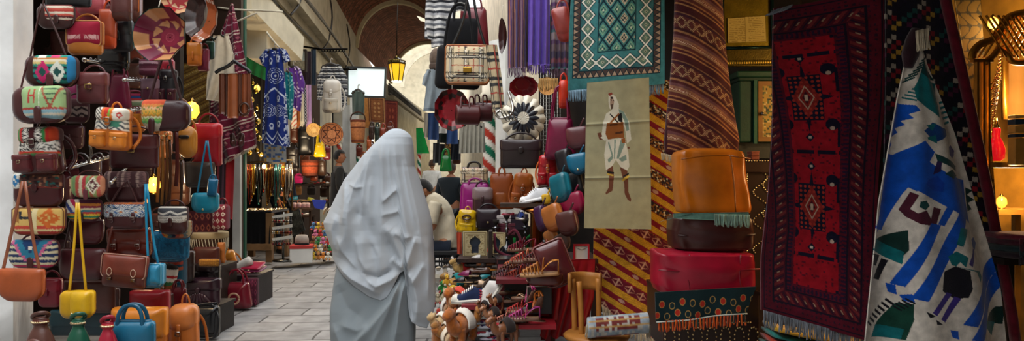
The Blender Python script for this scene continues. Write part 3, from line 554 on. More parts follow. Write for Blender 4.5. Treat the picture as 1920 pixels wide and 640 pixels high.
facing('wall_far_end',(700,44),(1000,44),0,12,.2,'#b8ad94')
a,b=P(735,182,27),P(794,227,36.5);g=G();g.add(sweep([tuple(a),tuple(b)],.12,.09,n=4,sm=1,up=(0,0,1)),'#8f8674');struct(g.build('trim_8','plaster',smooth=False))
t=Thing('railing','dark scrolled iron railing along the bright far wall, below the yellow lantern','railing',750,200,27.3)
g=G();n=34
for i in range(n):
 q=a.lerp(b,(i+.5)/n);ang=np.linspace(0,2*PI,13);dv=(b-a).normalized();rr=.17
 g.add(sweep([tuple(q+dv*rr*math.cos(x)+Vector((-.12,-.12,.3+rr*math.sin(x))))for x in ang],.03,n=4,sm=1),'#221f1c')
for h in(.1,.5):
 g.add(sweep([tuple(a+Vector((-.12,-.12,h))),tuple(b+Vector((-.12,-.12,h)))],.03,n=4,sm=1),'#221f1c')
o=g.build('iron_scrollwork','plastic');o.parent=t.o;o.matrix_parent_inverse=Matrix.Translation(t.o.location).inverted()if False else(Matrix.Translation(t.o.location)@Matrix.Rotation(-A,4,'Z')).inverted()
g=G();c0=P(826,165,43.6);R=2.4
g.add(sweep([(c0.x+R*math.cos(x),c0.y-.05,c0.z+R*math.sin(x))for x in np.linspace(0,PI,30)],.22,.15,n=4,sm=1),'#b5ab94');struct(g.build('trim_9','plaster',smooth=False))
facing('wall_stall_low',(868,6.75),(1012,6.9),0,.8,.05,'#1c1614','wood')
multi('wall_right',[(1.75,1.95,8.9,44,0,7.5,'#d9cdb4')])
slab('ceiling_shop',1.2,5.2,-7,8.7,2.9,3.05,'#3a3128','wood')  # shop ceiling, run on unseen behind the camera to darken the right side
slab('ceiling_light_blocker',.35,1.2,-7,3.6,2.95,3.0,'#4a4034','wood')  # added slab out of view, keeps skylight off the right-hand rugs
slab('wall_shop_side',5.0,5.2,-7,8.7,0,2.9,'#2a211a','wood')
slab('wall_shop_back',1.75,5.0,8.7,8.9,0,7.5,'#2e261f')
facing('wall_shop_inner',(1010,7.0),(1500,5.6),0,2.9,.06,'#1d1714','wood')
slab('wall_near_blocker',1.7,5.0,.7,.8,0,2.9,'#3a3028','wood')  # unseen wall added to block light from behind the camera
def woman():
 th=Thing('person','person seen from behind, wrapped head to foot in a long pale grey sheet','person',712,655,5.2);k=th.k(1)
 g=G()
 prof=[(655,655,668)]
 vf,c=rows(th,[(248,736,750,1),(254,724,762,1),(275,714,768,1),(300,716,764,.9),(318,722,756,.8),(338,665,770,.5),(400,645,780,.45),(480,660,770,.5),(560,655,765,.5),(640,660,750,.5)],nv=30,n=20,col='#7d5a48');g.add(vf,c)
 g.build('body','skin',th)
 for x in(682,735):
  g=G();vf,c=pillow(.1,.08,.26,.6,.1,col='#3a2e2a');g.add(vf,c,Matrix.Translation(th.L(x,655,-.02)));g.build('shoe','leather',th)
 def ridges(p,R):
  X,Z=p;D=np.zeros(X.shape)
  for pts,amp,w,w2 in R:
   best=np.full(X.shape,1e9);tt=np.zeros(X.shape);pts=np.array(pts,float);sgn=np.zeros(X.shape)
   for i in range(len(pts)-1):
    a,b=pts[i],pts[i+1];ab=b-a;t=np.clip(((X-a[0])*ab[0]+(Z-a[1])*ab[1])/(ab@ab),0,1)
    dx,dz=X-a[0]-ab[0]*t,Z-a[1]-ab[1]*t;ds=np.hypot(dx,dz);m=ds<best
    best=np.where(m,ds,best);tt=np.where(m,(i+t)/(len(pts)-1),tt);sgn=np.where(m,np.sign(ab[0]*dz-ab[1]*dx),sgn)
   ww=np.where(sgn>0,w,w2);ends=np.clip(np.minimum(tt,1-tt)*5+.12,0,1)
   D+=1.35*amp*np.exp(-(best/ww)**1.35)*ends
  return D*k
 def wrap(name,top,edges,hem,n,nv,thick,R,col,e=2.2,yoff=0.0,ripple=0.0,solid=True):
  """cloth wrapped round the figure; edges: (py, xl, xr, depth factor); hem(x) gives the lower border in py on the seen side"""
  E=np.array(edges,float);t=np.arange(n)/n*2*PI;v=np.linspace(0,1,nv);cs,sn=np.cos(t),np.sin(t)
  ex=np.sign(cs)*np.abs(cs)**(2/e);ey=np.sign(sn)*np.abs(sn)**(2/e)
  Pp=np.zeros((nv,n,3));XP=np.zeros((nv,n));ZP=np.zeros((nv,n))
  xb=712+100*ex
  for _ in range(6):
   hz=hem(xb,sn);
   xl,xr=np.interp(hz,E[:,0],E[:,1]),np.interp(hz,E[:,0],E[:,2]);xb=(xl+xr)/2+(xr-xl)/2*ex
  Z=top+(hz[None,:]-top)*(v[:,None]**1.35)
  xl,xr,tk=[np.interp(Z,E[:,0],E[:,i])for i in(1,2,3)]
  X=(xl+xr)/2+(xr-xl)/2*ex[None];Y=tk*ey[None]*thick
  seen=(sn<0)[None]&np.ones(Z.shape,bool)
  D=ridges((X,Z),R);Y=Y-np.where(seen,D*np.clip(-sn*2.2,0,1)[None],0)
  Y+=ripple*k*np.sin(X*.21+Z*.012)*np.clip((Z-430)/200,0,1)*np.sign(ey)[None]
  p=np.stack([(X-th.px)*k,Y+yoff,(th.py-Z)*k],-1).reshape(-1,3);f=[q[::-1]for q in grid_faces(n,nv,True)]
  f.append(tuple(range(n)))
  g=G();g.add((p,f),col);o=g.build(name,'sheet',th)
  s=o.modifiers.new('thickness','SOLIDIFY');s.thickness=.004;s.offset=-1
  return o
 COLW='#a9b1b9'
 edges=[(241.6,739,748,.01),(242.2,735,752,.03),(244,731,757,.05),(247,727,762,.07),(252,720,768,.09),(258,714,772,.105),(272,700,775,.125),(292,681,776.5,.135),(313,665,778,.135),(337,646,787,.14),(378,626,800,.16),(399,616,806,.17),(417,607,810,.175),(432,610,811.5,.175),(470,624,813,.17),(500,626,815,.17),(550,626,817,.17),(590,626,818,.16),(615,626,812,.15)]
 hp=[(600,470),(622,476),(634,492),(652,512),(672,530),(700,549),(722,557),(733,551),(742,536),(750,520),(757,506),(764,503),(768,530),(771,570),(775,596),(788,606),(803,612),(812,592),(820,560)]
 hpx,hpy=zip(*hp)
 def hem(x,sn):return np.where(sn<0.25,np.interp(x,hpx,hpy),560.)
 R=[([(735,262),(738,330),(748,400)],2.5,3,7),([(700,296),(690,360),(684,430)],2.6,3,8),([(680,326),(664,380),(660,450)],2.6,3,8),([(760,300),(770,360),(786,430)],2.6,3,7),([(700,440),(718,474),(724,515)],3,3,8),([(676,440),(684,480),(704,510)],3,4,9),([(742,300),(756,370),(770,440)],2.2,3,6),([(640,440),(652,470),(680,500)],3,4,8),([(722,262),(724,330),(724,400),(722,470)],5.5,5,11),([(716,258),(700,300),(672,350),(646,390)],4,11,16),([(744,262),(752,320),(764,390),(776,470)],5,9,14),([(760,270),(774,340),(790,410),(800,500)],4,7,12),([(652,340),(656,380),(652,420)],5,6,9),([(668,392),(690,405),(706,440),(712,480)],-5,14,14),([(660,370),(655,440),(640,480)],6,10,16),([(690,430),(690,490),(700,520)],5,12,14),([(724,380),(742,362),(756,352)],3.5,4,8),([(724,402),(745,398),(760,392)],3,3,7),([(742,430),(764,444),(780,440)],4,4,8),([(726,420),(744,440),(758,476),(764,502)],6,6,14),([(786,440),(776,470),(765,502)],6,5,10),([(735,446),(745,468),(757,492)],-4,5,5),([(640,492),(668,516),(700,532),(722,545)],9,8,13),([(696,516),(716,530),(740,520),(756,508)],7,5,9),([(690,505),(715,515),(745,500)],-6,5,6),([(768,505),(780,520),(788,560),(784,600)],7,7,12),([(800,490),(788,510),(775,530)],4,5,9),([(806,440),(808,500),(806,560)],4,6,10),([(770,512),(774,560),(778,596)],-5,4,5),([(690,290),(684,340),(690,390)],2.5,5,9),([(704,330),(700,380),(706,420)],3,5,8),([(640,400),(630,430),(636,470)],5,8,10),([(662,345),(676,352),(690,350)],2.5,3,5),([(740,480),(752,490),(762,500)],5,3,5)]
 wrap('veil_sheet',241.6,edges,hem,260,260,1.0,R,COLW)
 se=[(440,640,778,.12),(500,632,776,.15),(540,626,778,.165),(580,621,779,.175),(620,621,779,.18),(652,622,778,.185)]
 R2=[([(764,505),(740,560),(712,594),(668,642)],9,5,16),([(768,512),(756,570),(746,640)],8,4,12),([(756,520),(735,580),(700,650)],4,8,10),([(630,500),(622,560),(626,640)],5,9,9),([(640,530),(660,570),(690,590)],-4,16,16),([(645,600),(680,610),(700,600)],4,8,12),([(632,600),(650,640),(668,652)],5,8,12)]
 wrap('skirt_sheet_shaded',440,se,lambda x,sn:np.full(np.shape(x),651.),220,160,1.0,R2,'#848e94',e=2.5)  # same cloth as the veil; shade of the lower part put into its grey
 return th
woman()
GR='bags set out on the ground at the left stall'
def flask(label,cx,y0,y1,wd,d,col,band,eye=None):
 th=Thing('leather_flask',label,'flask',cx,y1,d,0,'ring necked leather flasks on the ground');h=th.k(y1-y0);R=th.k(wd)/2
 pr=[(R*.8,0),(R*.97,h*.08),(R,h*.25),(R*.86,h*.5),(R*.6,h*.72),(R*.4,h*.83),(R*.38,h*.9),(R*.44,h)]
 p=smooth_pts([(a,0,b)for a,b in pr],4);g=G();g.add(lathe([(a,c)for a,_,c in p],32,(0,0,0),1,.7),col);g.build('body','leather',th)
 g=G();g.add(lathe([(R*.42,h*.88),(R*.46,h*.9),(R*.46,h*.955),(R*.42,h*.97)],28,(0,0,0),1,.75),band);g.build('neck_band','leather',th)
 g=G()
 for i in range(14):a=PI+PI*(i+.5)/14;g.add(ball(.006,.006,.006,(R*.47*math.cos(a),R*.47*.75*math.sin(a),h*.925),8,5),'#e0c8a0')
 g.build('stud_row','metal',th)
 g=G();ang=np.linspace(0,2*PI,21);g.add(sweep([(R*.42*math.cos(a),R*.3*math.sin(a),h*1.03+.02*math.cos(a+1))for a in ang],.011,n=8,sm=1),hx(col)*.8);g.build('ring','leather',th)
 if eye:
  g=G()
  for r,c,y in((.5,'#b89068',0),(.4,'#3a2a24',-.004),(.33,'#a8d0c4',-.008),(.16,'#c85a3a',-.012)):
   vf,cc=pillow(R*2*r,R*2*r,.02,1,1,nr=4,ns=32,col=c);g.add(vf,cc,Matrix.Translation((0,-R*.62+y,h*.42-R*r)))
  g.build('eye_patch','leather',th)
 else:
  vf,cc=pillow(R*1.1,h*.6,R*.3,1,.6,col=hx(col)*1.25);g=G();g.add(vf,cc,Matrix.Translation((0,-R*.57,h*.06)));g.build('front_panel','leather',th)
 return th
flask('brown leather flask with a ring neck standing by the foot of the white pier',76,596,700,64,3.55,'#5c3a32','#5a2420')
flask('green leather flask with a round eye patch, below the yellow crossbody bag',147,598,700,54,3.5,'#17543f','#1c5a45',eye=True)
flask('small red leather flask with a studded ring neck beside the blue tote',202,604,705,48,3.5,'#a01c34','#b01c2c')
tote('bright blue leather tote standing with raised handle in the front left',(206,602,291,700),3.6,'#14607e',hh=30,hw=.55,t=.4,tw=.98,group=GR,sw=8,hcol='#0f4c68',rt=.1,rb=.15)
flap_bag('ochre orange satchel standing behind the bright blue tote',(214,578,312,720),3.95,'#b5641a',fl='#c4741e',fh=.42,rt=.1,rb=.12,frb=.3,clasp=None,t=.3,hang=False,group=GR)
flap_bag('upright crimson satchel between the ochre satchel and the orange slouchy backpack',(247,546,317,691),4.25,'#7c0f1c',fl='#8f1420',fh=.3,rt=.1,rb=.12,frb=.2,clasp=None,t=.22,hang=False,group=GR)
backpack('large orange slouchy leather backpack on the ground in front of the black handbag',(314,566,377,700),4.15,'#b5652a',fl='#c4743a',pcol='#bb6c30',group=GR,hang=False,npk=1,fh=.4,t=.6)
backpack('tan backpack with small black and white woven flap, squeezed behind the crimson satchel',(288,490,335,592),4.6,'#8f4d24',pat=lambda U,V:bands(U,V,[(.3,'#3f7a4a'),(.45,'#e0d8c8'),(.55,'#b83030'),(.8,'#e0d8c8'),(2,'#2a2422')]),group=GR,hang=False,npk=1,tilt=-8)
tote('dark red slouchy bag lying behind the big orange backpack',(318,540,352,599),4.5,'#5c1018',hh=14,group=GR)
tote('black leather bucket handbag on the paving with a dangling strap',(364,574,411,634),5.5,'#15171b',hh=4,hw=.7,t=.7,tw=1.0,group=GR,rb=.35,kind='patent',name='handbag')
t_=bpy.data.objects['handbag.001']if 'handbag.001' in bpy.data.objects else bpy.data.objects['handbag']
g=G();g.add(sweep([(.09,-.03,.22),(.12,-.06,.16),(.11,-.08,.04),(.05,-.1,.015),(-.05,-.11,.02)],.009,.004,n=6),'#1b1c20');g.build('strap','leather',t_)
def p_quilt(U,V):
 return full(U,'#3a1f2a')
def quilted(label,r,d,col):
 th=flap_bag(label,r,d,col,fl=col,fh=.5,rt=.15,rb=.3,frb=.4,clasp='tab',t=.6,hang=False,group=GR,kind='patent',name='handbag')
 x0,y0,x1,y1=r;w,h=th.k(x1-x0),th.k(y1-y0)
 g=G()
 for i in range(7):
  a=(i-3)/3;vf,c=pillow(w*.1,h*.5,w*.1,1,1,nr=4,ns=20,col=col);g.add(vf,c,Matrix.Translation((a*w*.38,-h*.33,h*.03))@Matrix.Rotation(-a*.7,4,'Y'))
 g.build('puckered_panel','patent',th)
quilted('shiny plum handbag with puckered front on top of the black bucket handbag',(343,522,413,572),5.65,'#38202a')
tote('maroon handbag with a pale round emblem, out on the paving',(416,530,473,579),6.7,'#6c1424',hh=24,hw=.55,t=.55,tw=.78,group=GR,emblem='#b58a70',sw=4,name='handbag',kind='patent')
flap_bag('black bag partly behind the maroon handbag with emblem',(406,524,440,574),6.88,'#17151a',rt=.2,rb=.3,clasp=None,hang=False,group=GR)
flap_bag('patterned maroon pouch on the ground right behind the maroon handbag',(454,522,484,574),6.88,'#4c1a2a',pat=dia_pat('#4c1a2a','#7a3048','#2a1420',6,3),rt=.2,rb=.3,frb=.3,fh=1,clasp=None,hang=False,group=GR)
for i,(x0,x1,y,c,nm)in enumerate([(405,452,516,'#8a1c2a','dark red'),(424,470,510,'#b02448','rose red'),(446,482,514,'#6a2048','plum'),(412,446,506,'#3c4a6a','slate blue patterned'),(440,480,505,'#9c1c3a','raspberry')]):
 th=Thing('flat_purse',f'{nm} flat purse in the pile above the maroon handbag with emblem','purse',(x0+x1)/2,516-i*2.2,7.05,(i*13)%25-10,'flat purses piled beside the maroon handbag');w=th.k(x1-x0)
 vf,c_=pillow(w,.16,.022,.3,.3,col=c,k=5);g=G();g.add(vf,c_,Matrix.Translation((0,.08,0))@Matrix.Rotation(math.radians(-82+3*i),4,'X'));g.build('purse_body','leather',th)
 g=G();g.add(sweep([(-w*.42,-.085,.012),(0,-.09,.014),(w*.42,-.085,.012)],.004,n=5),'#b9a27a');g.build('zip','metal',th)
th=Thing('cloth_roll','rolled white cloth leaning on the pile of flat purses','cloth',458,512,7.2)
g=G();g.add(sweep(th.LL([(436,508),(450,500),(470,489)]),.05,.05,n=14),'#cfc9bf');g.build('roll','cloth',th);g=G();g.add(sweep(th.LL([(436,509),(452,503),(462,505)],-.03),.035,.008,n=8),'#d8d3ca');g.build('loose_end','cloth',th)
th=Thing('hand_drum','wide rope laced hand drum with skin head behind the brown box bag','drum',393,497,6.55);R=th.k(33)
g=G();g.add(lathe([(R*.55,0),(R*.7,.1),(R*.93,.22),(R*.97,.28)],32),'#4a3022');g.build('shell','wood',th)
g=G();g.add(lathe([(R,.255),(R*1.02,.265),(R*1.02,.3),(R*.98,.312),(.001,.312)],32),'#b5a07a');g.build('drum_head','paper',th)
g=G()
for i in range(36):
 a=i/36*2*PI;b_=a+PI/36;g.add(sweep([(R*1.0*math.cos(a),R*1.0*math.sin(a),.255),(R*.98*math.cos(b_),R*.98*math.sin(b_),.17),(R*.75*math.cos(b_),R*.75*math.sin(b_),.06)],.004,n=4,sm=1),'#c9bda0')
g.build('lacing','cloth',th)
flap_bag('brown leather box bag standing open in front of the rope laced drum',(364,464,411,505),5.9,'#3a1c18',fl='#4c2620',fh=.98,rt=.05,rb=.1,frb=.1,clasp=None,t=.3,hang=False,group=GR)
flap_bag('black glossy round bag under the brown box bag',(366,494,412,532),5.8,'#191416',fl='#221a1c',fh=.5,rt=.5,rb=.6,clasp=None,t=.8,hang=False,group=GR,kind='patent')
flap_bag('tan woven pouch lying on the black glossy round bag',(374,486,412,500),5.55,'#4c2420',pat=dia_pat('#8a5a24','#b8822c','#5a3014',10,3),fh=1,rt=.6,rb=.6,frb=.6,clasp=None,t=.9,hang=False,group=GR,name='pouch')
flap_bag('upright tan leather case between the drum and the tan backpack',(409,455,422,494),5.95,'#a5602c',fl='#b36c36',fh=.5,rt=.1,rb=.1,clasp=None,hang=False,t=.2,group=GR)
backpack('shiny tan backpack leaning beside the drum, its strap sticking up',(410,468,447,516),7.2,'#b8691c',fl='#c47a28',pcol='#bd7222',tilt=14,group=GR,hang=False,npk=1,kind='patent')
tote('large bright blue woven tote above the teal box bag',(286,434,354,488),4.55,'#11688c',pat=lambda U,V:np.where(((fr(U*34)<.3)|(fr(V*26)<.3))[:,None],hx('#0d557a'),hx('#1676a0')),hh=10,t=.35,tw=1.04,hang=True,name='tote_bag')
flap_bag('teal box bag with a red stripe under the blue woven tote',(298,486,346,586),4.66,'#123f52',pat=lambda U,V:bands(U,V,[(.6,'#134c60'),(.7,'#b0502c'),(.8,'#134c60'),(.9,'#a8402c'),(2,'#0f4258')]),fh=.5,rt=.1,rb=.1,frb=.1,clasp=None,hang=False,t=.4,group=GR)
flap_bag('brown bag behind the orange slouchy backpack, dark flap',(300,548,330,600),4.5,'#3a201c',fl='#44261f',rt=.3,rb=.4,clasp=None,hang=False,group=GR)
def crate(label,x0,x1,d,top,col,dp=.3,name='wooden_crate'):
 th=Thing(name,label,'crate',(x0+x1)/2,HY+CH*F/d,d);w=th.k(x1-x0);h=CH-(top-HY)/F*d;g=G()
 for i in range(max(2,int(h/.1))):n=max(2,int(h/.1));g.add(box(w,.02,h/n,(0,.002*(i%2),h*(i+.5)/n)),hx(col)*(.85+.3*(i%2)))
 g.build('slats','wood',th,smooth=False);g=G();g.add(box(w,dp+.03,.02,(0,dp/2,h-.01)),hx(col)*1.1);g.build('board_top','wood',th,smooth=False)
 for sx in(-1,1):g=G();g.add(box(.04,dp,h-.02,(sx*(w/2-.03),dp/2,h/2-.01)),hx(col)*.8);g.build('post','wood',th,smooth=False)
 return th
crate('low dark wooden crate under the plum handbag and box bag',344,414,5.72,572,'#2a1f1a')
crate('low dark wooden crate under the rope laced drum',366,406,6.35,502,'#2c221c',.5)
crate('low dark wooden crate under the pile of flat purses and tan backpack',406,484,6.98,517,'#2a1e20',.45)
crate('dark wooden crate under the teal box bag and brown bag',284,334,4.42,600,'#241b18',.32)
crate('low wooden bench under the leather flasks and bright blue tote',0,330,3.3,736,'#2c2019',.55,'low_bench');crate('flat wooden pallet under the ochre satchel and orange slouchy backpack',205,385,3.93,720,'#2a201a',.5)
def rod(label,a,b,d,n=9):
 th=Thing('display_rod',label,'rod',a[0],a[1],d);g=G();p0,p1=th.L(a[0],a[1],.5),th.L(b[0],b[1],-.15);g.add(sweep([p0,p1],.009,n=8,sm=1),'#c9c9c6');g.build('hanging_rod','metal',th);g=G()
 for i in range(n):q=np.array(p0)+(np.array(p1)-np.array(p0))*(i+1)/(n+1);g.add(sweep([q+(0,0,.004),q+(.008,0,.018),q+(.016,0,.012)],.003,n=4),'#b5b5b2')
 g.build('pegs','metal',th);g=G();g.add(ball(.014,.014,.014,p1),'#d8d8d4');g.build('end_ball','metal',th)
rod('long steel display rod slanting down beside the large dark brown satchel',(185,279),(236,342),4.2,14)
rod('steel display rod above the magenta bag, right of the black crinkled bag',(218,134),(258,156),4.4)
rod('steel display rod left of the olive and red kilim bag',(128,288),(152,318),4.3,10)
rod('steel display rod over the embroidered clutch',(210,186),(262,214),4.3)
rod('steel display rod between crinkled black bag and upright brown satchel',(156,104),(186,120),4.3)
def hook(label,cx,cy,d):
 th=Thing('wire_hanger_ring',label,'hanger',cx,cy,d);g=G()
 for s in(-1,1):g.add(sweep(th.LL([(cx,cy+14),(cx+s*8,cy+4),(cx+s*22,cy+2),(cx+s*26,cy+16)]),.004,n=5),'#9a9a98')
 g.add(sweep(th.LL([(cx,cy-14),(cx+3,cy),(cx-2,cy+20)]),.007,n=6),'#8c8780');g.build('hanging_wires','metal',th)
hook('branching wire bag hanger above the olive and red kilim bag',168,286,4.15)
for i,(x,y0,y1,c,w,nm)in enumerate([(304,262,385,'#8a5a24',6,'tan'),(312,255,382,'#6a4420',5,'walnut'),(318,262,388,'#4a2c18',6,'chocolate'),(331,245,350,'#5a2420',8,'wide reddish brown'),(339,300,392,'#3c2a20',6,'thin nearly black'),(296,248,380,'#a8641e',7,'bright orange tan')]):
 th=Thing('belt',f'{nm} leather belt hanging in the row left of the dark olive flap bag','belt',x,y1,4.75+i*.03,0,'leather belts hanging in a row')
 g=G();g.add(sweep(th.LL([(x,y0),(x+1.5,(y0+y1)/2),(x-1,y1)]),th.k(w)/2,.003,n=6),c);g.build('hanging_strap','leather',th)
 s=th.k(w)*.65;z=th.k(y1-y0);g=G();g.add(sweep([(-s,-.004,z),(s,-.004,z),(s,-.004,z+2*s),(-s,-.004,z+2*s),(-s,-.004,z)],.004,n=5,sm=1),'#b8a070');g.build('buckle','metal',th)
def lantern_small(label,cx,cy,d,col,h=26):
 th=Thing('glass_lamp',label,'lamp',cx,cy+h/2,d,0,'small glowing lamps in the shops');H=th.k(h);R=H*.3
 g=G();g.add(lathe([(R*.5,H*.1),(R,H*.35),(R*.9,H*.65),(R*.4,H*.82)],16),col);g.build('hanging_glass','glass',th,m=mat('glass',col,2.2));g=G();g.add(lathe([(R*.6,0),(R*.55,H*.1),(.01,H*.1)],16),'#8a6a30');g.build('brass_foot','metal',th);g=G();g.add(lathe([(R*.45,H*.8),(R*.3,H*.9),(.004,H)],16),'#8a6a30');g.build('brass_fitting','metal',th)
lantern_small('glowing amber lamp deep between the bags, right of the grey kilim bag',288,345,5.4,'#ffb040',40)
lantern_small('glowing yellow lamp hanging behind the tan moulded bag',360,205,5.6,'#ffb030',44)
lantern_small('small amber lamp deep behind the row of belts',272,372,5.5,'#ff9830',24)
lamp('niche_lamp',P(288,345,5.2),10);lamp('niche_lamp_high',P(360,200,5.4),8)
def cloth(name,label,cat,d,Lp,Rp,colf=None,col='#888888',fold=None,thick=.006,nu=30,nv=60,kind='cloth',group=None,rz=0,part='hung_or_laid_cloth'):  # default part name also serves cloth that lies flat
 xs=[p[0]for p in Lp+Rp];ys=[p[1]for p in Lp+Rp]
 th=Thing(name,label,cat,(min(xs)+max(xs))/2,max(ys),d,rz,group);vf,c=sheet(th,Lp,Rp,nu,nv,fold,thick,0,colf,col);g=G();g.add(vf,c);g.build(part,kind,th);return th
def hanger(th,cx,cy,w,col='#2a2522',y=.01,drop=7,hook=8):
 g=G();g.add(sweep(th.LL([(cx-w/2,cy+drop),(cx-w*.2,cy+1),(cx,cy-1),(cx+w*.2,cy+1),(cx+w/2,cy+drop)],y),th.k(2.2),n=6),col);g.add(sweep(th.LL([(cx,cy-1),(cx,cy-hook),(cx+2,cy-hook-3),(cx+4,cy-hook)],y),th.k(.8),n=5),'#9a968e');return g.build('hanger','plastic',th)
def ripple(n,a,ph=0):return lambda U,V:a*np.sin(U*n*2*PI+ph+V*1.5)*(.3+.7*V)
def p_maroon(U,V,X,Y):
 t=(Y+X*.42);q=fr(t/58);C=full(U,'#6f1c34');paint(C,np.abs(q-.2)<.02,'#d0bfae');paint(C,np.abs(q-.3)<.02,'#c9b5a6');paint(C,(q>.36)&(q<.52),'#4c1528');m=(q>.38)&(q<.5)&(np.abs(fr(X/9)-.5)+np.abs((q-.44)*6)<.42);paint(C,m,'#8f4a58');paint(C,np.abs(q-.58)<.014,'#d6c6b4');m=(q>.64)&(q<.86)&(np.abs(fr(X/16)-.5)*1.3+np.abs((q-.75)*4)<.4);paint(C,m,'#84394a');paint(C,m&(rnd(np.floor(X/2),np.floor(Y/2))>.8),'#c0a090');paint(C,np.abs(q-.93)<.016,'#b8909a');return C
k1=cloth('kilim','maroon kilim with thin white stripes hanging in a peak beside the green post','rug',7.4,[(433,6),(415,60),(398,150),(390,230),(420,304)],[(436,6),(448,60),(462,130),(474,200),(482,273)],p_maroon,nu=110,nv=300,kind='wool',fold=ripple(2.3,.04),thick=.01)
fringe(k1,(421,303),(481,272),34,6,.003,'#d8cab4')
c1=cloth('tunic','cream cotton tunic hanging in front of the maroon kilim','clothing',7.0,[(400,66),(392,100),(386,150),(384,187)],[(427,66),(436,100),(438,140),(408,190)],col='#cfc3ac',fold=ripple(2,.03),thick=.02,nv=50)
hanger(c1,414,67,26)
cloth('kilim','mustard brown woven kilim behind the cream tunic and big maroon bowl','rug',7.6,[(340,118),(340,250)],[(390,118),(393,240)],lambda U,V,X,Y:bands(U,fr(V*7+U*1.2),[(.2,'#8a6a2c'),(.3,'#5a3a20'),(.5,'#a58238'),(.55,'#d0b878'),(.8,'#8f6f34'),(2,'#6a4a24')]),nu=40,nv=90,kind='wool')
v1=Thing('leather_vest','brown leather belts and vest panels on a black hanger before the maroon kilim','clothing',440,222,6.8)
for i,(x0,x1,y1,c)in enumerate([(411,421,214,'#5c3222'),(421,428,218,'#3c2018'),(428,446,222,'#8f5030'),(446,453,218,'#4c2a1e'),(453,463,220,'#80452a'),(463,470,205,'#6a3824')]):
 g=G();vf,c_=sheet(v1,[(x0,139),(x0-1,y1)],[(x1,138),(x1+1,y1)],6,20,lambda U,V,s=i:-.02*np.sin(U*PI)+.01*math.sin(s*2),.012,.0,None,c);g.add(vf,c_);g.build('leather_panel','leather',v1)
g=G();ang=np.linspace(0,2*PI,17);g.add(sweep(v1.LL([(460+9*math.cos(a),205+11*math.sin(a))for a in ang],-.03),.012,n=6,sm=1),'#3c2018');g.build('coiled_belt','leather',v1)
g=G();g.add(sweep(v1.LL([(404,137),(412,131),(424,126),(434,119),(439,115),(446,119),(458,127),(466,132),(470,137)],.0),.017,n=8),'#17191f');g.add(sweep(v1.LL([(439,115),(440,104),(444,101),(446,105)]),.004,n=5),'#8c8c8a');g.build('hanger','plastic',v1)
for s,nm in((0,'left'),(1,'right')):
 th=Thing('slipper',f'dark leather slipper hung sole out on the maroon kilim, {nm} one of the pair','shoe',438+s*13,275,7.1,0,'pair of slippers on the maroon kilim');h=th.k(32)
 vf,c_=pillow(th.k(13),h*.8,.05,.7,.9,col='#38201e',k=2,tw=.6);g=G();g.add(vf,c_);g.build('sole','leather',th,M=eul(0,(-6,8)[s],0))
 vf,c_=pillow(th.k(10),h*.42,.09,.8,.9,col='#4c2a28',k=2);g=G();g.add(vf,c_);g.build('upper','leather',th,M=eul(0,(-6,8)[s],0))
 g=G();g.add(sweep([(0,0,h*.75),(0,-.01,h*.95),((-.5+s)*-.04,0,h*1.1)],.004,n=5),'#2a1816');g.build('hanging_loop','leather',th)
cloth('cloth_strip','bright red and grey striped cloth hanging at the foot of the maroon kilim','cloth',7.5,[(407,296),(406,402)],[(440,290),(437,412)],lambda U,V,X,Y:bands(V,U,[(.12,'#8a3a40'),(.3,'#3a3238'),(.42,'#6a4a58'),(.52,'#3a2c30'),(2,'#c43238')]),fold=ripple(1.5,.02))
flap_bag('maroon and white diamond patterned bag on the floor edge right of the teal bag',(402,384,428,432),6.4,'#6a1c2c',pat=dia_pat('#7a2030','#d8c8b8','#7a2030',3,4),fh=1,rt=.4,rb=.3,frb=.3,clasp=None,t=.6,group=None,name='woven_bag')
cloth('kilim','dark red diamond kilim lying behind the teal crossbody bag, over the drum','rug',6.5,[(350,396),(352,440)],[(408,396),(408,436)],lambda U,V,X,Y:dia_pat('#4a1a22','#8a4a3a','#3a1218',5,2)(U,V),nu=50,nv=40,kind='wool')
js=Thing('market_table','market table draped in black velvet, trays of beads on top, timber legs showing','table',484,488,10.4)
W=js.k(76);zt=js.k(92);ztop=js.k(90)
g=G()
vf,c_=sheet(js,[(447,396),(447,456)],[(521,396),(520,460)],40,30,lambda U,V:-.3+.015*np.sin(U*30)*V,.02,0,None,'#060608');g.add(vf,c_);g.build('velvet_drape','cloth',js)
g=G();g.add(box(js.k(76),.8,.03,(0,.1,js.k(92))),'#1a171a');g.build('table_top','cloth',js,smooth=False)
for sx in(-1,1):
 for yy in(-.26,.45):g=G();g.add(box(.09,.09,js.k(90),(sx*js.k(33),yy,js.k(45))),'#7a5c3c');g.build('leg','wood',js,smooth=False,bevel=.005)
g=G();g.add(box(js.k(78),.05,.1,(0,-.3,js.k(28))),'#8a6844');g.build('cross_rail','wood',js,smooth=False,bevel=.005)
rg=random.Random(3)
g=G()
for i in range(260):
 x,y=rg.uniform(-.3,.3),rg.uniform(-.28,.4);r=rg.uniform(.012,.022);g.add(ball(r,r,r*.7,(x,y,js.k(92)+.02),6,4),rg.choice(['#cdb98a','#d9cba6','#a88a5c','#e6dcc4','#8a7a60','#b8a078','#7a5a40']))
o=tag(g.build('jewellery','metal'),'heap of beads and rings spread on the black velvet table','jewellery');o['kind']='stuff';o.location=js.o.location;o.rotation_euler=js.o.rotation_euler
rail=Thing('necklace_rail','gilt rail over the jewellery table, necklaces hanging from it','rail',496,395,10.9)
g=G();g.add(sweep(rail.LL([(447,306),(548,300)]),.012,n=6,sm=1),'#b8935a');g.build('hanging_bar','metal',rail)
for x in(448,547):g=G();g.add(sweep(rail.LL([(x,305),(x,395)],.02),.014,n=6,sm=1),'#7a6040');g.build('upright','metal',rail)
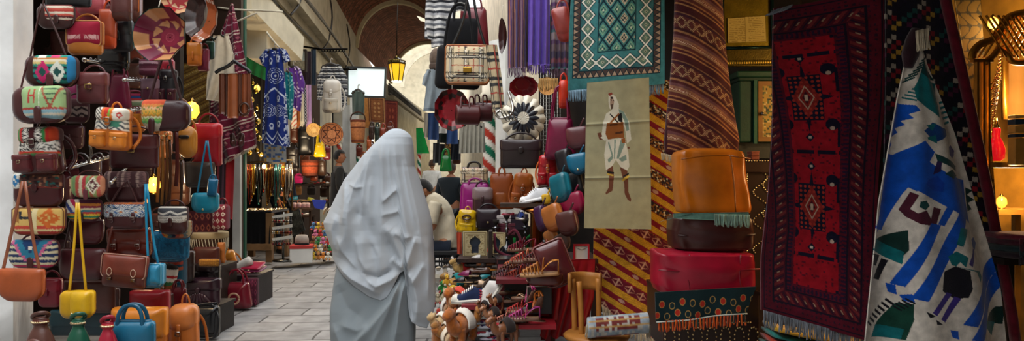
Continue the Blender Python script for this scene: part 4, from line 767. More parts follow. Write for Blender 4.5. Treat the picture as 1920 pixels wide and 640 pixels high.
NCOL=[('gold','#d0a850'),('coral','#b84a34'),('silver','#b8b4ac'),('amber','#c8842c'),('turquoise','#4a8a88'),('brown','#5a3a28'),('ivory','#dcd0b4'),('black','#2c2624')]
for i in range(42):
 x=450+i*2.32;nm,c=NCOL[(i*5+i//8)%8];L_=36+(i*37%43);th=Thing('necklace','bead necklace hanging in the dense row on the gilt rail','necklace',x,308+L_,10.84-.02*(i%3),0,'bead necklaces on the gilt rail')
 H=th.k(L_);wv=th.k(1.6+(i%3)*.5)
 g=G();g.add(sweep([(-wv*.4,0,H*1.0),(-wv,0,H*.5),(-wv*.6,-.01,H*.12),(0,-.01,0),(wv*.6,-.01,H*.12),(wv,0,H*.5),(wv*.4,0,H*1.0)],.008,n=5,sm=3),c);g.build('hanging_string','metal',th)
 g=G();g.add(ball(.014+.006*(i%2),.01,.02,(0,-.01,-.006),8,6),hx(c)*.8);g.build('pendant','metal',th)
for i,(x,y)in enumerate([(474,152),(480,168),(472,186),(482,200),(476,214),(484,226),(470,232),(480,244),(486,258),(474,268),(482,280),(468,252)]):
 th=Thing('brass_ornament','yellow brass ornament in the string beside the blue dress','ornament',x,y+8,9.9,0,'brass ornaments strung beside the blue dress');s=th.k(4.2+i%3)
 g=G();g.add(lathe([(.001,-s*.9),(s*.5,-s*.6),(s*.9,0),(s*.5,s*.7),(s*.15,s)],12,(0,0,s)),['#d8b048','#c89a34','#e0c060'][i%3]);g.build('hanging_drop','metal',th);g=G();g.add(sweep([(0,0,s*1.9),(.01,0,s*2.4),(-.005,0,s*3.2)],.004,n=4),'#8a7030');g.build('chain','metal',th)
lantern_small('glowing white lamp over the jewellery table',495,312,10.6,'#ffe0a8',12)
lamp('stall_lamp',P(492,300,10.5),32,(1,.78,.5));lamp('stall_lamp_high',P(482,215,10.0),9)
lantern_small('yellow hanging lamp right of the black hanger',482,165,10.4,'#ffc850',18)
rk=Thing('keyring_rack','white three tier rack of dangling key rings at the end of the velvet table','rack',532,490,9.8)
g=G();g.add(sweep(rk.LL([(531,490),(532,398)]),.016,n=6,sm=1),'#8a8a86');g.build('pole','metal',rk);g=G();g.add(lathe([(.16,0),(.15,.02),(.02,.03)],20),'#4a4a48');g.build('foot','metal',rk)
for y in(402,423,444):
 g=G();vf,c_=sheet(rk,[(511,y+3),(512,y+8)],[(549,y-3),(549,y+3)],10,4,None,.012,-.03,None,'#dcd8cc');g.add(vf,c_);g.build('tier_bar','plastic',rk,smooth=False)
 g=G()
 for i in range(13):
  x=513+i*2.9;c=rg.choice(['#b8a890','#8a4a3a','#d8d0c0','#6a6a6e','#c89a4a','#a85a5a']);g.add(sweep(rk.LL([(x,y+5),(x+.4,y+10)],-.05),.003,n=4,sm=1),'#a8a8a4');g.add(ball(.012,.008,.022,rk.L(x+.4,y+13,-.05),6,5),c)
 o=g.build('key_rings','metal',rk);o['kind']='stuff'
st=Thing('display_tray','tilted tray of small grey trinkets right of the key ring rack','tray',558,458,10.2)
g=G();vf,c_=sheet(st,[(545,398),(548,446)],[(560,392),(572,432)],30,40,None,.03,0,lambda U,V,X,Y:hx('#5a6064')*(.5+.9*rnd(np.floor(U*14),np.floor(V*20)))[:,None]);g.add(vf,c_);g.build('trinket_board','metal',st);g=G();g.add(sweep(st.LL([(560,394),(560,458)],.1),.015,n=5,sm=1),'#5a4028');g.build('prop_leg','wood',st)
def dress(label,d,Lp,Rp,colf,sl=None,name='dress',col='#888888',kind='cloth',fold=None,group='garments hung along the left side of the lane',hang=None,nu=60,nv=120,thick=.03):
 xs=[p[0]for p in Lp+Rp];ys=[p[1]for p in Lp+Rp];th=Thing(name,label,'clothing',(min(xs)+max(xs))/2,max(ys),d,0,group)
 vf,c=sheet(th,Lp,Rp,nu,nv,fold or ripple(2.2,.03),thick,0,colf,col);g=G();g.add(vf,c);g.build('body',kind,th)
 for a,b in sl or[]:
  vf,c=sheet(th,a,b,24,40,lambda U,V:-.025*np.sin(U*PI),thick,.01,colf,col);g=G();g.add(vf,c);g.build('sleeve',kind,th)
 if hang:hanger(th,*hang)
 return th
def p_tiedye(U,V,X,Y):
 C=full(U,'#1c2f78');W_='#c8d0e0'
 def ringp(cx,cy,r):
  q=np.hypot(X-cx,Y-cy)/r;a=np.arctan2(Y-cy,X-cx);paint(C,(q>.92)&(q<1)&(fr(a*16/6.283)<.7),W_);paint(C,(q>.68)&(q<.76)&(fr(a*14/6.283)<.6),W_);paint(C,(q>.42)&(q<.5),W_);paint(C,q<.14,W_)
 ringp(516,142,15);ringp(504,207,12);ringp(523,208,11)
 for cx,cy in((508,114),(521,110),(502,185),(522,184),(509,236),(523,232)):
  q=np.hypot((X-cx)*1.6,Y-cy);paint(C,np.abs(q-4)<1.2,W_);paint(C,(np.abs(X-cx)<2.5)&(np.abs(Y-cy-6)<.9),W_)
 for k,b in((1.05,690),(1.05,683),(-1.1,-390),(-1.1,-383)):
  pass
 d1=np.abs((Y-178)-(np.abs(X-515)-10)*-1.3);
 z=np.abs(Y-(165+np.abs(X-514)*.9));paint(C,(z<2)&(Y>160)&(Y<185),W_)
 z=np.abs(Y-(262-np.abs(fr((X-500)/20)-.5)*30));paint(C,z<1.6,W_);z=np.abs(Y-(272-np.abs(fr((X-500)/20)-.5)*30));paint(C,z<1.2,W_)
 paint(C,(Y<108)&(rnd(np.floor(X/2.5),np.floor(Y/2.5))>.72),W_);paint(C,((X<496)|(X>532))&(rnd(np.floor(X/2),np.floor(Y/3))>.62),W_);return C
dress('long royal blue dress with white tie dye rings and short sleeves',9.6,[(497,92),(499,120),(496,170),(491,230),(490,268)],[(528,90),(530,120),(534,170),(538,230),(542,276)],p_tiedye,[([(497,92),(485,108),(490,120)],[(503,92),(502,112),(499,126)]),([(524,91),(527,110),(532,118)],[(534,92),(541,104),(543,114)])],nu=110,nv=320,hang=(514,92,26))
cloth('cotton_cloth','pale flowered cotton cloth hanging below the blue tie dye dress','cloth',9.9,[(494,264),(495,303)],[(536,270),(537,306)],lambda U,V,X,Y:np.where((rnd(np.floor(X/4),np.floor(Y/4))>.7)[:,None],hx('#5a7ab0'),np.where((rnd(np.floor(X/4),np.floor(Y/4),2)>.8)[:,None],hx('#c8a050'),hx('#c4c8c4'))))
def p_splash(base,w):
 def f(U,V,X,Y):
  C=full(U,base);q=np.sin(X*.5+np.sin(Y*.28)*2.2)*np.sin(Y*.42+np.sin(X*.3)*2);paint(C,q>.55,w);return C
 return f
dress('turquoise tie dye tunic just right of the royal blue dress',10.2,[(531,134),(530,170),(536,222)],[(546,136),(550,170),(546,226)],p_splash('#10707c','#8ac0c0'),hang=(539,135,16))
dress('purple and white tie dye tunic behind the turquoise one',10.5,[(536,128),(542,160),(548,200)],[(558,124),(567,160),(562,210)],p_splash('#5c3288','#d0c0d8'),[([(556,126),(560,140),(556,158)],[(562,128),(571,156),(568,176)])],hang=(550,125,20))
for i,(x0,x1,y0,y1,c,nm,cf)in enumerate([(546,555,175,238,'#d8d0c0','white and red patterned',lambda U,V,X,Y:np.where((np.abs(fr((X+Y)/9)-.5)<.16)[:,None],hx('#b84a40'),hx('#d6d0c2'))),(555,561,176,236,'#a85a24','rust orange',None),(561,569,174,234,'#ddd2b4','cream',None),(568,574,165,232,'#4a4a4c','black and white checked',lambda U,V,X,Y:np.where(((np.floor(X/2)+np.floor(Y/3))%2<1)[:,None],hx('#2a2a2c'),hx('#a8a8a8'))),(573,583,159,240,'#b890b8','lilac pink',None)]):
 t_=cloth('scarf',f'{nm} scarf hanging among the scarves right of the tie dye tunics','scarf',11.0+.12*i,[(x0,y0),(x0,y1)],[(x1,y0),(x1+1,y1)],cf,c,ripple(1,.012),.012,14,50,group='scarves right of the tie dye tunics',part='hung_or_laid_cloth');fringe(t_,(x0+.5,y1),(x1,y1),6,4,.005,c)
def p_bw(U,V,X,Y):return stripe_pat(['#26282e','#26282e','#c4c4c0','#26282e','#8a8c90'],1)(U,Y/11,X)
dress('black and white striped knit jacket on a hanger under the beam',12.4,[(604,122),(606,150),(606,206)],[(634,120),(644,150),(644,200)],p_bw,[([(604,124),(594,145),(594,186)],[(610,124),(607,150),(604,190)]),([(630,122),(638,150),(640,196)],[(638,122),(651,146),(650,198)])],name='knit_jacket',hang=(620,120,36),kind='wool')
g=G();th_=bpy.data.objects['knit_jacket'];
backpack('pale clear plastic backpack in front of the striped knit jacket',(603,148,643,212),12.0,'#b8b2a8',fl='#c4beb4',pcol='#aaa498',group=None,npk=1,kind='plastic')
dress('grey green towel folded over a bar below the blank white sign',12.2,[(660,170),(660,215)],[(683,172),(681,216)],None,name='towel',col='#42504c',hang=(671,169,24))
def basket(label,cx,cy,r,d,cols,n=8):
 def f(s,a):
  C=full(s,cols[0]);ph=np.abs(fr(a/(2*PI)*n)-.5)*2;z=.42+.36*(1-ph);paint(C,(s>.36)&(s<z+.02),cols[1]);paint(C,(s>.42)&(s<z-.12),cols[0]);paint(C,s<.36,cols[2]);paint(C,(s>.84)&(s<.9),cols[1]);return C
 return dish(label,cx,cy,r,r*.98,d,f,dep=.2,n=40,out='#6a4024',group=None,name='woven_basket',cat='basket',kind='straw',ruffle=0)
basket('round brown woven basket with a dark eight pointed star',622,252,22,10.8,['#a86a44','#43241c','#b87a52'])
basket('plain round straw tray hung between black and yellow bags',588,244,13,11.2,['#c9a262','#b88a4c','#d4b070'])
def bucket(label,x0,x1,y0,y1,d,col):
 th=Thing('wicker_bucket',label,'basket',(x0+x1)/2,y1,d);R=th.k(x1-x0)/2;h=th.k(y1-y0);g=G()
 g.add(lathe([(R*.82,0),(R*.9,h*.3),(R*.97,h*.7),(R,h),(R*.93,h),(R*.85,h*.2),(.01,h*.18)],28),col);g.build('body','straw',th)
 g=G()
 for z in(.08,.68,.97):g.add(lathe([(R*(.85+.15*z),h*z-.02),(R*(.88+.15*z),h*z),(R*(.85+.15*z),h*z+.02)],28),'#5a2c1c')
 g.build('woven_band','straw',th);g=G();g.add(sweep([(-R,0,h),(-R*.8,0,h*1.25),(0,0,h*1.38),(R*.8,0,h*1.25),(R,0,h)],.012,n=6),'#3a2418');g.build('hanging_handle','straw',th)
bucket('brown wicker bucket basket hanging below the grey green towel',657,685,226,268,12.0,'#96603c')
def p_smallrug(a,b,c):
 def f(U,V,X,Y):
  e=np.minimum(np.minimum(U,1-U)*.62,np.minimum(V,1-V));C=full(U,a);paint(C,e<.1,b);paint(C,(e>.035)&(e<.055),c);m=(e>.12)&(np.abs(fr(U*4)-.5)+np.abs(fr(V*6)-.5)<.33);paint(C,m,c);return C
 return f
cloth('small_rug','tan brown prayer rug hanging right under the blank white sign','rug',14.5,[(690,182),(692,228)],[(722,183),(723,232)],p_smallrug('#7a4a2a','#5a301e','#a87a4c'),nu=50,nv=70,kind='wool')
cloth('small_rug','dark maroon rug hanging right of the tan prayer rug','rug',15.5,[(722,188),(722,262)],[(746,190),(745,262)],p_smallrug('#5c241c','#4a1c1a','#84402c'),nu=50,nv=70,kind='wool')
cloth('small_rug','golden brown rug edge hanging left of the tan prayer rug','rug',15.0,[(683,180),(684,240)],[(691,182),(694,240)],None,'#a8703a',kind='wool')
for i,(x0,x1,y0,y1,c,nm)in enumerate([(692,702,236,262,'#43302a','dark brown'),(703,712,238,268,'#2c3a34','bottle green'),(713,724,240,272,'#8a3a24','brick red'),(725,738,236,268,'#5a2a20','mahogany'),(688,696,262,290,'#b85a2c','orange')]):
 flap_bag(f'{nm} leather bag hanging far back under the small rugs',(x0,y0,x1,y1),14.2,c,rt=.3,rb=.4,group='small bags far back under the rugs',clasp=None)
sg=Thing('sign_board','blank glowing white sign box in a dark frame over the lane','sign',688,182,13.4);w_,h_=sg.k(68),sg.k(52)
vf,c_=sheet(sg,[(655,129),(655,180)],[(722,131),(720,181)],4,4,None,.02,-.06,None,'#e8f2f2');g=G();g.add(vf,c_);g.build('lit_panel','plastic',sg,smooth=False,m=mat('plastic','#dfeeee',.55))
g=G();pts=sg.LL([(653,127),(724,129),(722,183),(653,181),(653,127)],-.03);g.add(sweep(pts,.03,.07,n=4,sm=1),'#262a2a');g.build('frame','plastic',sg,smooth=False)
g=G();g.add(sweep(sg.LL([(646,132),(672,131)],-.12),.025,n=6,sm=1),'#2c2c2c');g.build('wall_bracket','metal',sg)
ln=Thing('lantern','yellow glass iron lantern hanging in front of the vault','lantern',744,154,13.0);k=ln.k(1)
def hexl(r0,z0,r1,z1,col,name,kind='glass',m=None):
 g=G();g.add(lathe([(r0*k,z0*k),(r1*k,z1*k)],6),col);return g.build(name,kind,ln,smooth=False,m=m)
hexl(9.5,2,15.5,34,'#e0a818','glass_panes',m=mat('glass','#e6b020',.75))
g=G();g.add(lathe([(9*k,0),(10.5*k,1.2*k),(10*k,2.5*k)],6),'#f0e8d0');g.build('glass_bottom','glass',ln,smooth=False,m=mat('glass','#fff0d0',1.6))
g=G();g.add(lathe([(16.5*k,33*k),(17*k,36*k),(12*k,40*k),(11*k,42*k),(3*k,46*k),(.5*k,50*k)],6),'#4a4020');g.build('iron_cap','metal',ln,smooth=False)
g=G()
for i in range(6):
 a=i/6*2*PI;g.add(sweep([(9.8*k*math.cos(a),9.8*k*math.sin(a),1*k),(16*k*math.cos(a),16*k*math.sin(a),35*k)],.008,n=5,sm=1),'#2a2210')
for i in range(24):a=i/24*2*PI;g.add(ball(.012,.012,.016,(15.6*k*math.cos(a),15.6*k*math.sin(a),39*k),6,4),'#5a4a20')
g.build('iron_ribs','metal',ln)
g=G();g.add(sweep([(0,0,49*k),(0,0,90*k),(.02,0,150*k)],.008,n=5,sm=1),'#1c1a18');g.build('hanging_chain','metal',ln)
lamp('lantern_bulb',P(744,136,13.0),12,(1,.8,.4),.08)
def skin_body(name,joints,edges,th,m,sub=2,root=0):
 me=bpy.data.meshes.new(name);me.from_pydata([j[0]for j in joints],edges,[]);me.materials.append(m);o=bpy.data.objects.new(name,me);COL.objects.link(o);o.parent=th.o
 md=o.modifiers.new('skin','SKIN');md.use_smooth_shade=True
 lay=me.skin_vertices[0]if me.skin_vertices else None
 if lay is None:
  bm_=__import__('bmesh').new();bm_.from_mesh(me);bm_.verts.layers.skin.verify();bm_.to_mesh(me);bm_.free();lay=me.skin_vertices[0]
 for i,j in enumerate(joints):
  r=j[1]if isinstance(j[1],tuple)else(j[1],j[1]);lay.data[i].radius=r;lay.data[i].use_root=(i==root)
 s=o.modifiers.new('sub','SUBSURF');s.levels=sub;s.render_levels=sub
 return o
def chain(*ids):return[(ids[i],ids[i+1])for i in range(len(ids)-1)]
def head_mesh(th,pos,yaw,pitch=0,skin='#9a6a4c',hair='#15110f',h=.23,beard=None,bald=False):
 """head with a face; local -Y is the face direction before yaw"""
 n,m_=40,36;V=[];C=[];t=np.arange(n)/n*2*PI;s=np.linspace(0.001,PI-.001,m_)
 S,T=np.meshgrid(s,t,indexing='ij');z=np.cos(S);r=np.sin(S);x=r*np.sin(T);y=-r*np.cos(T)
 jaw=np.clip(-z,0,1);X=x*.33*(1-.28*jaw**1.5);Y=y*.42*(1-.12*jaw)-.03*jaw*(y<0);Z=z*.5
 front=(y<-.55)
 Y-=.075*np.exp(-(x/.13)**2-((z+.08)/.16)**2)*(y<0);Y-=.03*np.exp(-(x/.3)**2-((z+.82)/.18)**2)*(y<0);Y+=.035*np.exp(-((np.abs(x)-.36)/.16)**2-((z-.08)/.1)**2)*(y<0);Y-=.02*np.exp(-(x/.22)**2-((z+.45)/.07)**2)*(y<0)
 p=np.stack([X,Y,Z],-1).reshape(-1,3)*h;c=full(p[:,0],skin);xx,yy,zz=x.ravel(),y.ravel(),z.ravel()
 paint(c,(yy<-.5)&(np.abs(zz+.45)<.05)&(np.abs(xx)<.3),'#7a3c34');paint(c,(yy<-.5)&(np.abs(zz-.06)<.045)&(np.abs(np.abs(xx)-.36)<.13),'#2a1c18');paint(c,(yy<-.5)&(np.abs(zz-.2)<.035)&(np.abs(np.abs(xx)-.36)<.2),hair)
 if beard:paint(c,(yy<.1)&(zz<-.4)&~((np.abs(zz+.45)<.05)&(np.abs(xx)<.25))&(yy<-.1),beard)
 M=Matrix.Translation(Vector(pos))
 R=M@Matrix.Rotation(math.radians(yaw),4,'Z')@Matrix.Rotation(math.radians(pitch),4,'X')
 g=G();g.add((p,grid_faces(n,m_,True)),c)
 for sx in(-1,1):g.add(ball(.05*h,.09*h,.13*h,(sx*.34*h,.04*h,-.02*h),10,7),skin)
 o=g.build('head','skin',th,M=R)
 if not bald:
  hm=(zz>.42)|((yy>-.05)&(zz>-.3-.15*(yy>.4))&~((np.abs(xx)>.8)&(yy<.25)&(zz<.1)))
  q=p*1.07;q[:,2]+=.012*h;F_=[f for f in grid_faces(n,m_,True)if all(hm[i]for i in f)]
  g=G();g.add((q,F_),hair);hh=g.build('hair','fur',th,M=R);sd=hh.modifiers.new('thick','SOLIDIFY');sd.thickness=.05*h;sd.offset=-.5
 return R
def hand(th,wrist,direc,up,size=.18,skin='#9a6a4c',curl=.5):
 """palm, four unequal bent fingers and a thumb from the side of the palm"""
 w=Vector(wrist);d=Vector(direc).normalized();u=Vector(up).normalized();s=d.cross(u).normalized();u=s.cross(d)
 g=G();g.add(sweep([tuple(w-d*.03),tuple(w),tuple(w+d*size*.25),tuple(w+d*size*.5)],.03,.014,n=10,up=tuple(u),taper=[.75,.8,1.1,1.1]),skin)
 for i,ln in enumerate((.42,.5,.46,.36)):
  b=w+d*size*.47+s*(i-1.5)*.017;a1=curl*.6;a2=curl*1.4
  p1=b+(d*math.cos(a1)-u*math.sin(a1))*size*ln*.5;p2=p1+(d*math.cos(a2)-u*math.sin(a2))*size*ln*.5
  g.add(sweep([tuple(b-d*.02),tuple(b),tuple(p1),tuple(p2)],.0085,n=7,up=tuple(s),taper=[1,1,.95,.7]),skin)
 b=w+d*size*.12+s*-.026;g.add(sweep([tuple(b),tuple(b+(d*.6-s*.8)*size*.2),tuple(b+(d*.95-s*.45-u*.2)*size*.38)],.01,n=7,up=tuple(u),taper=[1.1,1,.7]),skin)
 return g.build('hand','skin',th)
def standing(label,px,d,height,shirt,trousers,yaw,skin='#8a5a40',hair='#14110f',arms='down',beard=None,coat=False,cat='person'):
 th=Thing('person',label,cat,px,HY+CH*F/d,d,0);s=height/1.75
 th.o.rotation_euler[2]+=math.radians(yaw)
 J=[((0,0,.95),(.15,.11)),((0,0,1.15),(.15,.1)),((0,.01,1.38),(.17,.11)),((0,.01,1.5),(.07,.06)),((0,0,1.56),(.055,.055)),((-.19,.01,1.42),.065),((-.25,.03,1.15),.05),((-.25,-.06,.92),.038),((.19,.01,1.42),.065),((.25,.03,1.15),.05),((.25,-.06,.92),.038),((-.1,0,.88),.1),((-.1,-.01,.5),.07),((-.1,.02,.09),.05),((-.1,-.12,.04),.045),((.1,0,.88),.1),((.1,-.01,.5),.07),((.1,.02,.09),.05),((.1,-.12,.04),.045)]
 J=[(tuple(x*s for x in a),tuple(x*s for x in(b if isinstance(b,tuple)else(b,b))))for a,b in J]
 E=chain(0,1,2,3,4)+chain(2,5,6,7)+chain(2,8,9,10)+chain(0,11,12,13,14)+chain(0,15,16,17,18)
 skin_body('body',J,E,th,mat('skin',skin))
 up=[(a,tuple(x*1.14+.006 for x in b))for a,b in J]
 ids=[0,1,2,3,5,6,7,8,9,10];mp={v:i for i,v in enumerate(ids)}
 skin_body('shirt',[up[i]for i in ids],[(mp[a],mp[b])for a,b in E if a in mp and b in mp],th,mat('cloth',shirt))
 ids=[0,11,12,13,15,16,17];mp={v:i for i,v in enumerate(ids)}
 if coat:
  g=G();prof=[(.3,.12),(.27,.5),(.23,.95),(.21,1.2),(.2,1.38)];g.add(lathe([(r*s,z*s)for r,z in prof],24,(0,0,0),1,.7),trousers);g.build('long_coat','cloth',th)
 else:skin_body('trousers',[up[i]for i in ids],[(mp[a],mp[b])for a,b in E if a in mp and b in mp],th,mat('cloth',trousers))
 for sx in(-1,1):
  g=G();vf,c=pillow(.1*s,.09*s,.27*s,.7,.1,col='#1c1817');g.add(vf,c,Matrix.Translation((sx*.1*s,-.06*s,0)));g.build('shoe','leather',th)
  hand(th,(sx*.25*s,-.075*s,.9*s),(sx*.02,-.2,-1),(sx,0,0),.18*s,skin)
 head_mesh(th,(0,-.01*s,1.655*s),0,0,skin,hair,.23*s,beard)
 return th
standing('person in a long dark coat seen from behind, looking right, by a striped post',636,12.0,1.72,'#16181a','#14161a',110,hair='#0f0d0c',coat=True)
standing('blurred person in a dark blue shirt standing behind the jewellery table',532,11.7,1.74,'#1c2436','#181c26',75,skin='#b06a3c')
standing('small far off person in a white shirt walking under the green panel',810,17.5,1.68,'#dcdcd8','#6a5a48',170,skin='#b08060',hair='#4a3020')
standing('person with head covered in dark green, standing behind the seated man',846,10.2,1.5,'#141c22','#121820',160,skin='#8a5a40',hair='#2a241c')
sm=Thing('person','seated man with black hair and beige short sleeved shirt bending forward on the black bench','person',832,537,8.2);k=sm.k(1)
Lp=lambda x,y,yy=0.0:sm.L(x,y,yy)
J=[(Lp(836,462),(.1,.1)),(Lp(834,430),(.1,.1)),(Lp(824,395),(.1,.1)),(Lp(812,374),(.05,.05)),(Lp(804,365,-.01),(.055,.055)),(Lp(822,392,-.16),.05),(Lp(815,424,-.22),.048),(Lp(790,440,-.16),.036),(Lp(822,392,.16),.05),(Lp(815,424,.22),.048),(Lp(790,438,.12),.036),(Lp(826,466,-.1),.095),(Lp(768,468,-.12),.075),(Lp(772,530,-.12),.05),(Lp(754,534,-.12),.045),(Lp(826,466,.1),.095),(Lp(768,468,.12),.075),(Lp(772,530,.12),.05),(Lp(754,534,.12),.045)]
E=chain(0,1,2,3,4)+chain(2,5,6,7)+chain(2,8,9,10)+chain(0,11,12,13,14)+chain(0,15,16,17,18)
skin_body('body',J,E,sm,mat('skin','#a06a4a'))
vf,c_=rows(sm,[(361,806,816,.8),(366,798,826,.9),(376,797,838,.8),(390,799,847,.72),(410,804,853,.7),(430,810,857,.72),(450,814,858,.75),(464,815,858,.75)],nv=50,n=40,col='#c9bfa8',disp=lambda t,v:.006*np.sin(v*22+3*np.cos(t))+.005*np.sin(t*5+v*9));g=G();g.add(vf,c_);g.build('shirt','cloth',sm)
g=G();g.add(sweep([Lp(820,380,-.16),Lp(815,400,-.2),Lp(813,418,-.22)],.078,n=14,taper=[1,1,.9]),'#c5bba4');g.build('sleeve','cloth',sm)
g=G();g.add(sweep([Lp(846,466,-.08),Lp(820,466,-.1),Lp(770,468,-.12),Lp(771,500,-.12),Lp(772,526,-.12)],.1,n=14,taper=[1.1,1.05,.85,.72,.6],up=(0,1,0)),'#1c2330');g.build('trouser_leg','cloth',sm)
g=G();g.add(sweep([Lp(846,466,.08),Lp(820,466,.1),Lp(770,468,.12),Lp(771,500,.12),Lp(772,526,.12)],.1,n=14,taper=[1.1,1.05,.85,.72,.6],up=(0,1,0)),'#1c2330');g.build('trouser_leg','cloth',sm)
head_mesh(sm,Lp(795,357,-.02),-78,28,'#a06a4a','#121010',.235,beard='#1a1412')
for yy in(-.16,.12):hand(sm,Lp(791,439,yy),(-1,0,-.2),(0,0,1),.18,'#a06a4a',.8)
for yy in(-.12,.12):
 g=G();vf,c_=pillow(.1,.085,.27,.7,.1,col='#201a18');g.add(vf,c_,Matrix.Translation(Lp(764,537,yy))@Matrix.Rotation(math.radians(90),4,'Z'));g.build('shoe','leather',sm)
bn=Thing('bench','black wooden bench with turned spindles carrying the seated man','bench',836,537,8.2);z=bn.k(66)
g=G();g.add(box(bn.k(60),.46,.05,(0,0,z)),'#15161a');g.build('seat','wood',bn,smooth=False,bevel=.008)
for sx in(-1,1):
 for yy in(-.19,.19):g=G();g.add(sweep([(sx*bn.k(26),yy,z),(sx*bn.k(27),yy,0)],.024,n=8,sm=1),'#131418');g.build('leg','wood',bn)
for zz in(z-.1,z-.16):g=G();g.add(sweep([(-bn.k(26),-.19,zz),(bn.k(26),-.19,zz)],.014,n=8,sm=1),'#131418');g.build('stretcher','wood',bn)
for i in range(5):g=G();x=(-.5+i*.25)*bn.k(18);g.add(sweep([(x,-.19,z-.02),(x,-.19,z-.15)],.008,n=6,sm=1),'#15161a');g.build('spindle','wood',bn)
def foot(n=40,w=.38,pt=0.0):
 """sole outline, unit length along X (heel at 0, toe at 1)"""
 t=np.arange(n)/n*2*PI;x=.5-.5*np.cos(t);side=np.sin(t)
 half=w/2*(.78+.3*np.exp(-((x-.7)/.2)**2)-.12*np.exp(-((x-.38)/.16)**2))*np.clip(1-(2*x-1)**6,0,1)**.5
 half*=1-pt*np.clip((x-.6)/.4,0,1)**1.5
 return np.stack([x,np.sign(side)*half*np.abs(side)**.25],1)
def sole(L,z0,z1,w=.38,pt=0,grow=1.0,heel=0.0):
 o=foot(40,w,pt);o=(o-(.5,0))*grow+(.5,0);n=len(o);V=[]
 for z in(z0,z1):V+=[(x*L,y*L,z+heel*L*max(0,.45-x))for x,y in o]
 return V,[tuple(range(n))[::-1],tuple(range(n,2*n))]+[(i,(i+1)%n,(i+1)%n+n,i+n)for i in range(n)]
def upper(L,z0,hs,w=.36,pt=0,x0=0.0,x1=1.0,n=22,m=26):
 """vamp lofted over the sole; hs: height profile along the length"""
 xs=np.linspace(x0,x1,m);o=foot(200,w,pt);V=[]
 h=np.interp(np.linspace(0,1,m),np.linspace(0,1,len(hs)),hs)*L
 for x,hh in zip(xs,h):
  sel=o[np.abs(o[:,0]-min(max(x,.01),.99))<.03];hw=max(.004,np.abs(sel[:,1]).max()*L*(1 if .04<x<.96 else .6))
  for t in np.linspace(0,PI,n):V.append((x*L,hw*math.cos(t),z0+hh*math.sin(t)**.8))
 return V,[q for q in grid_faces(n,m)]
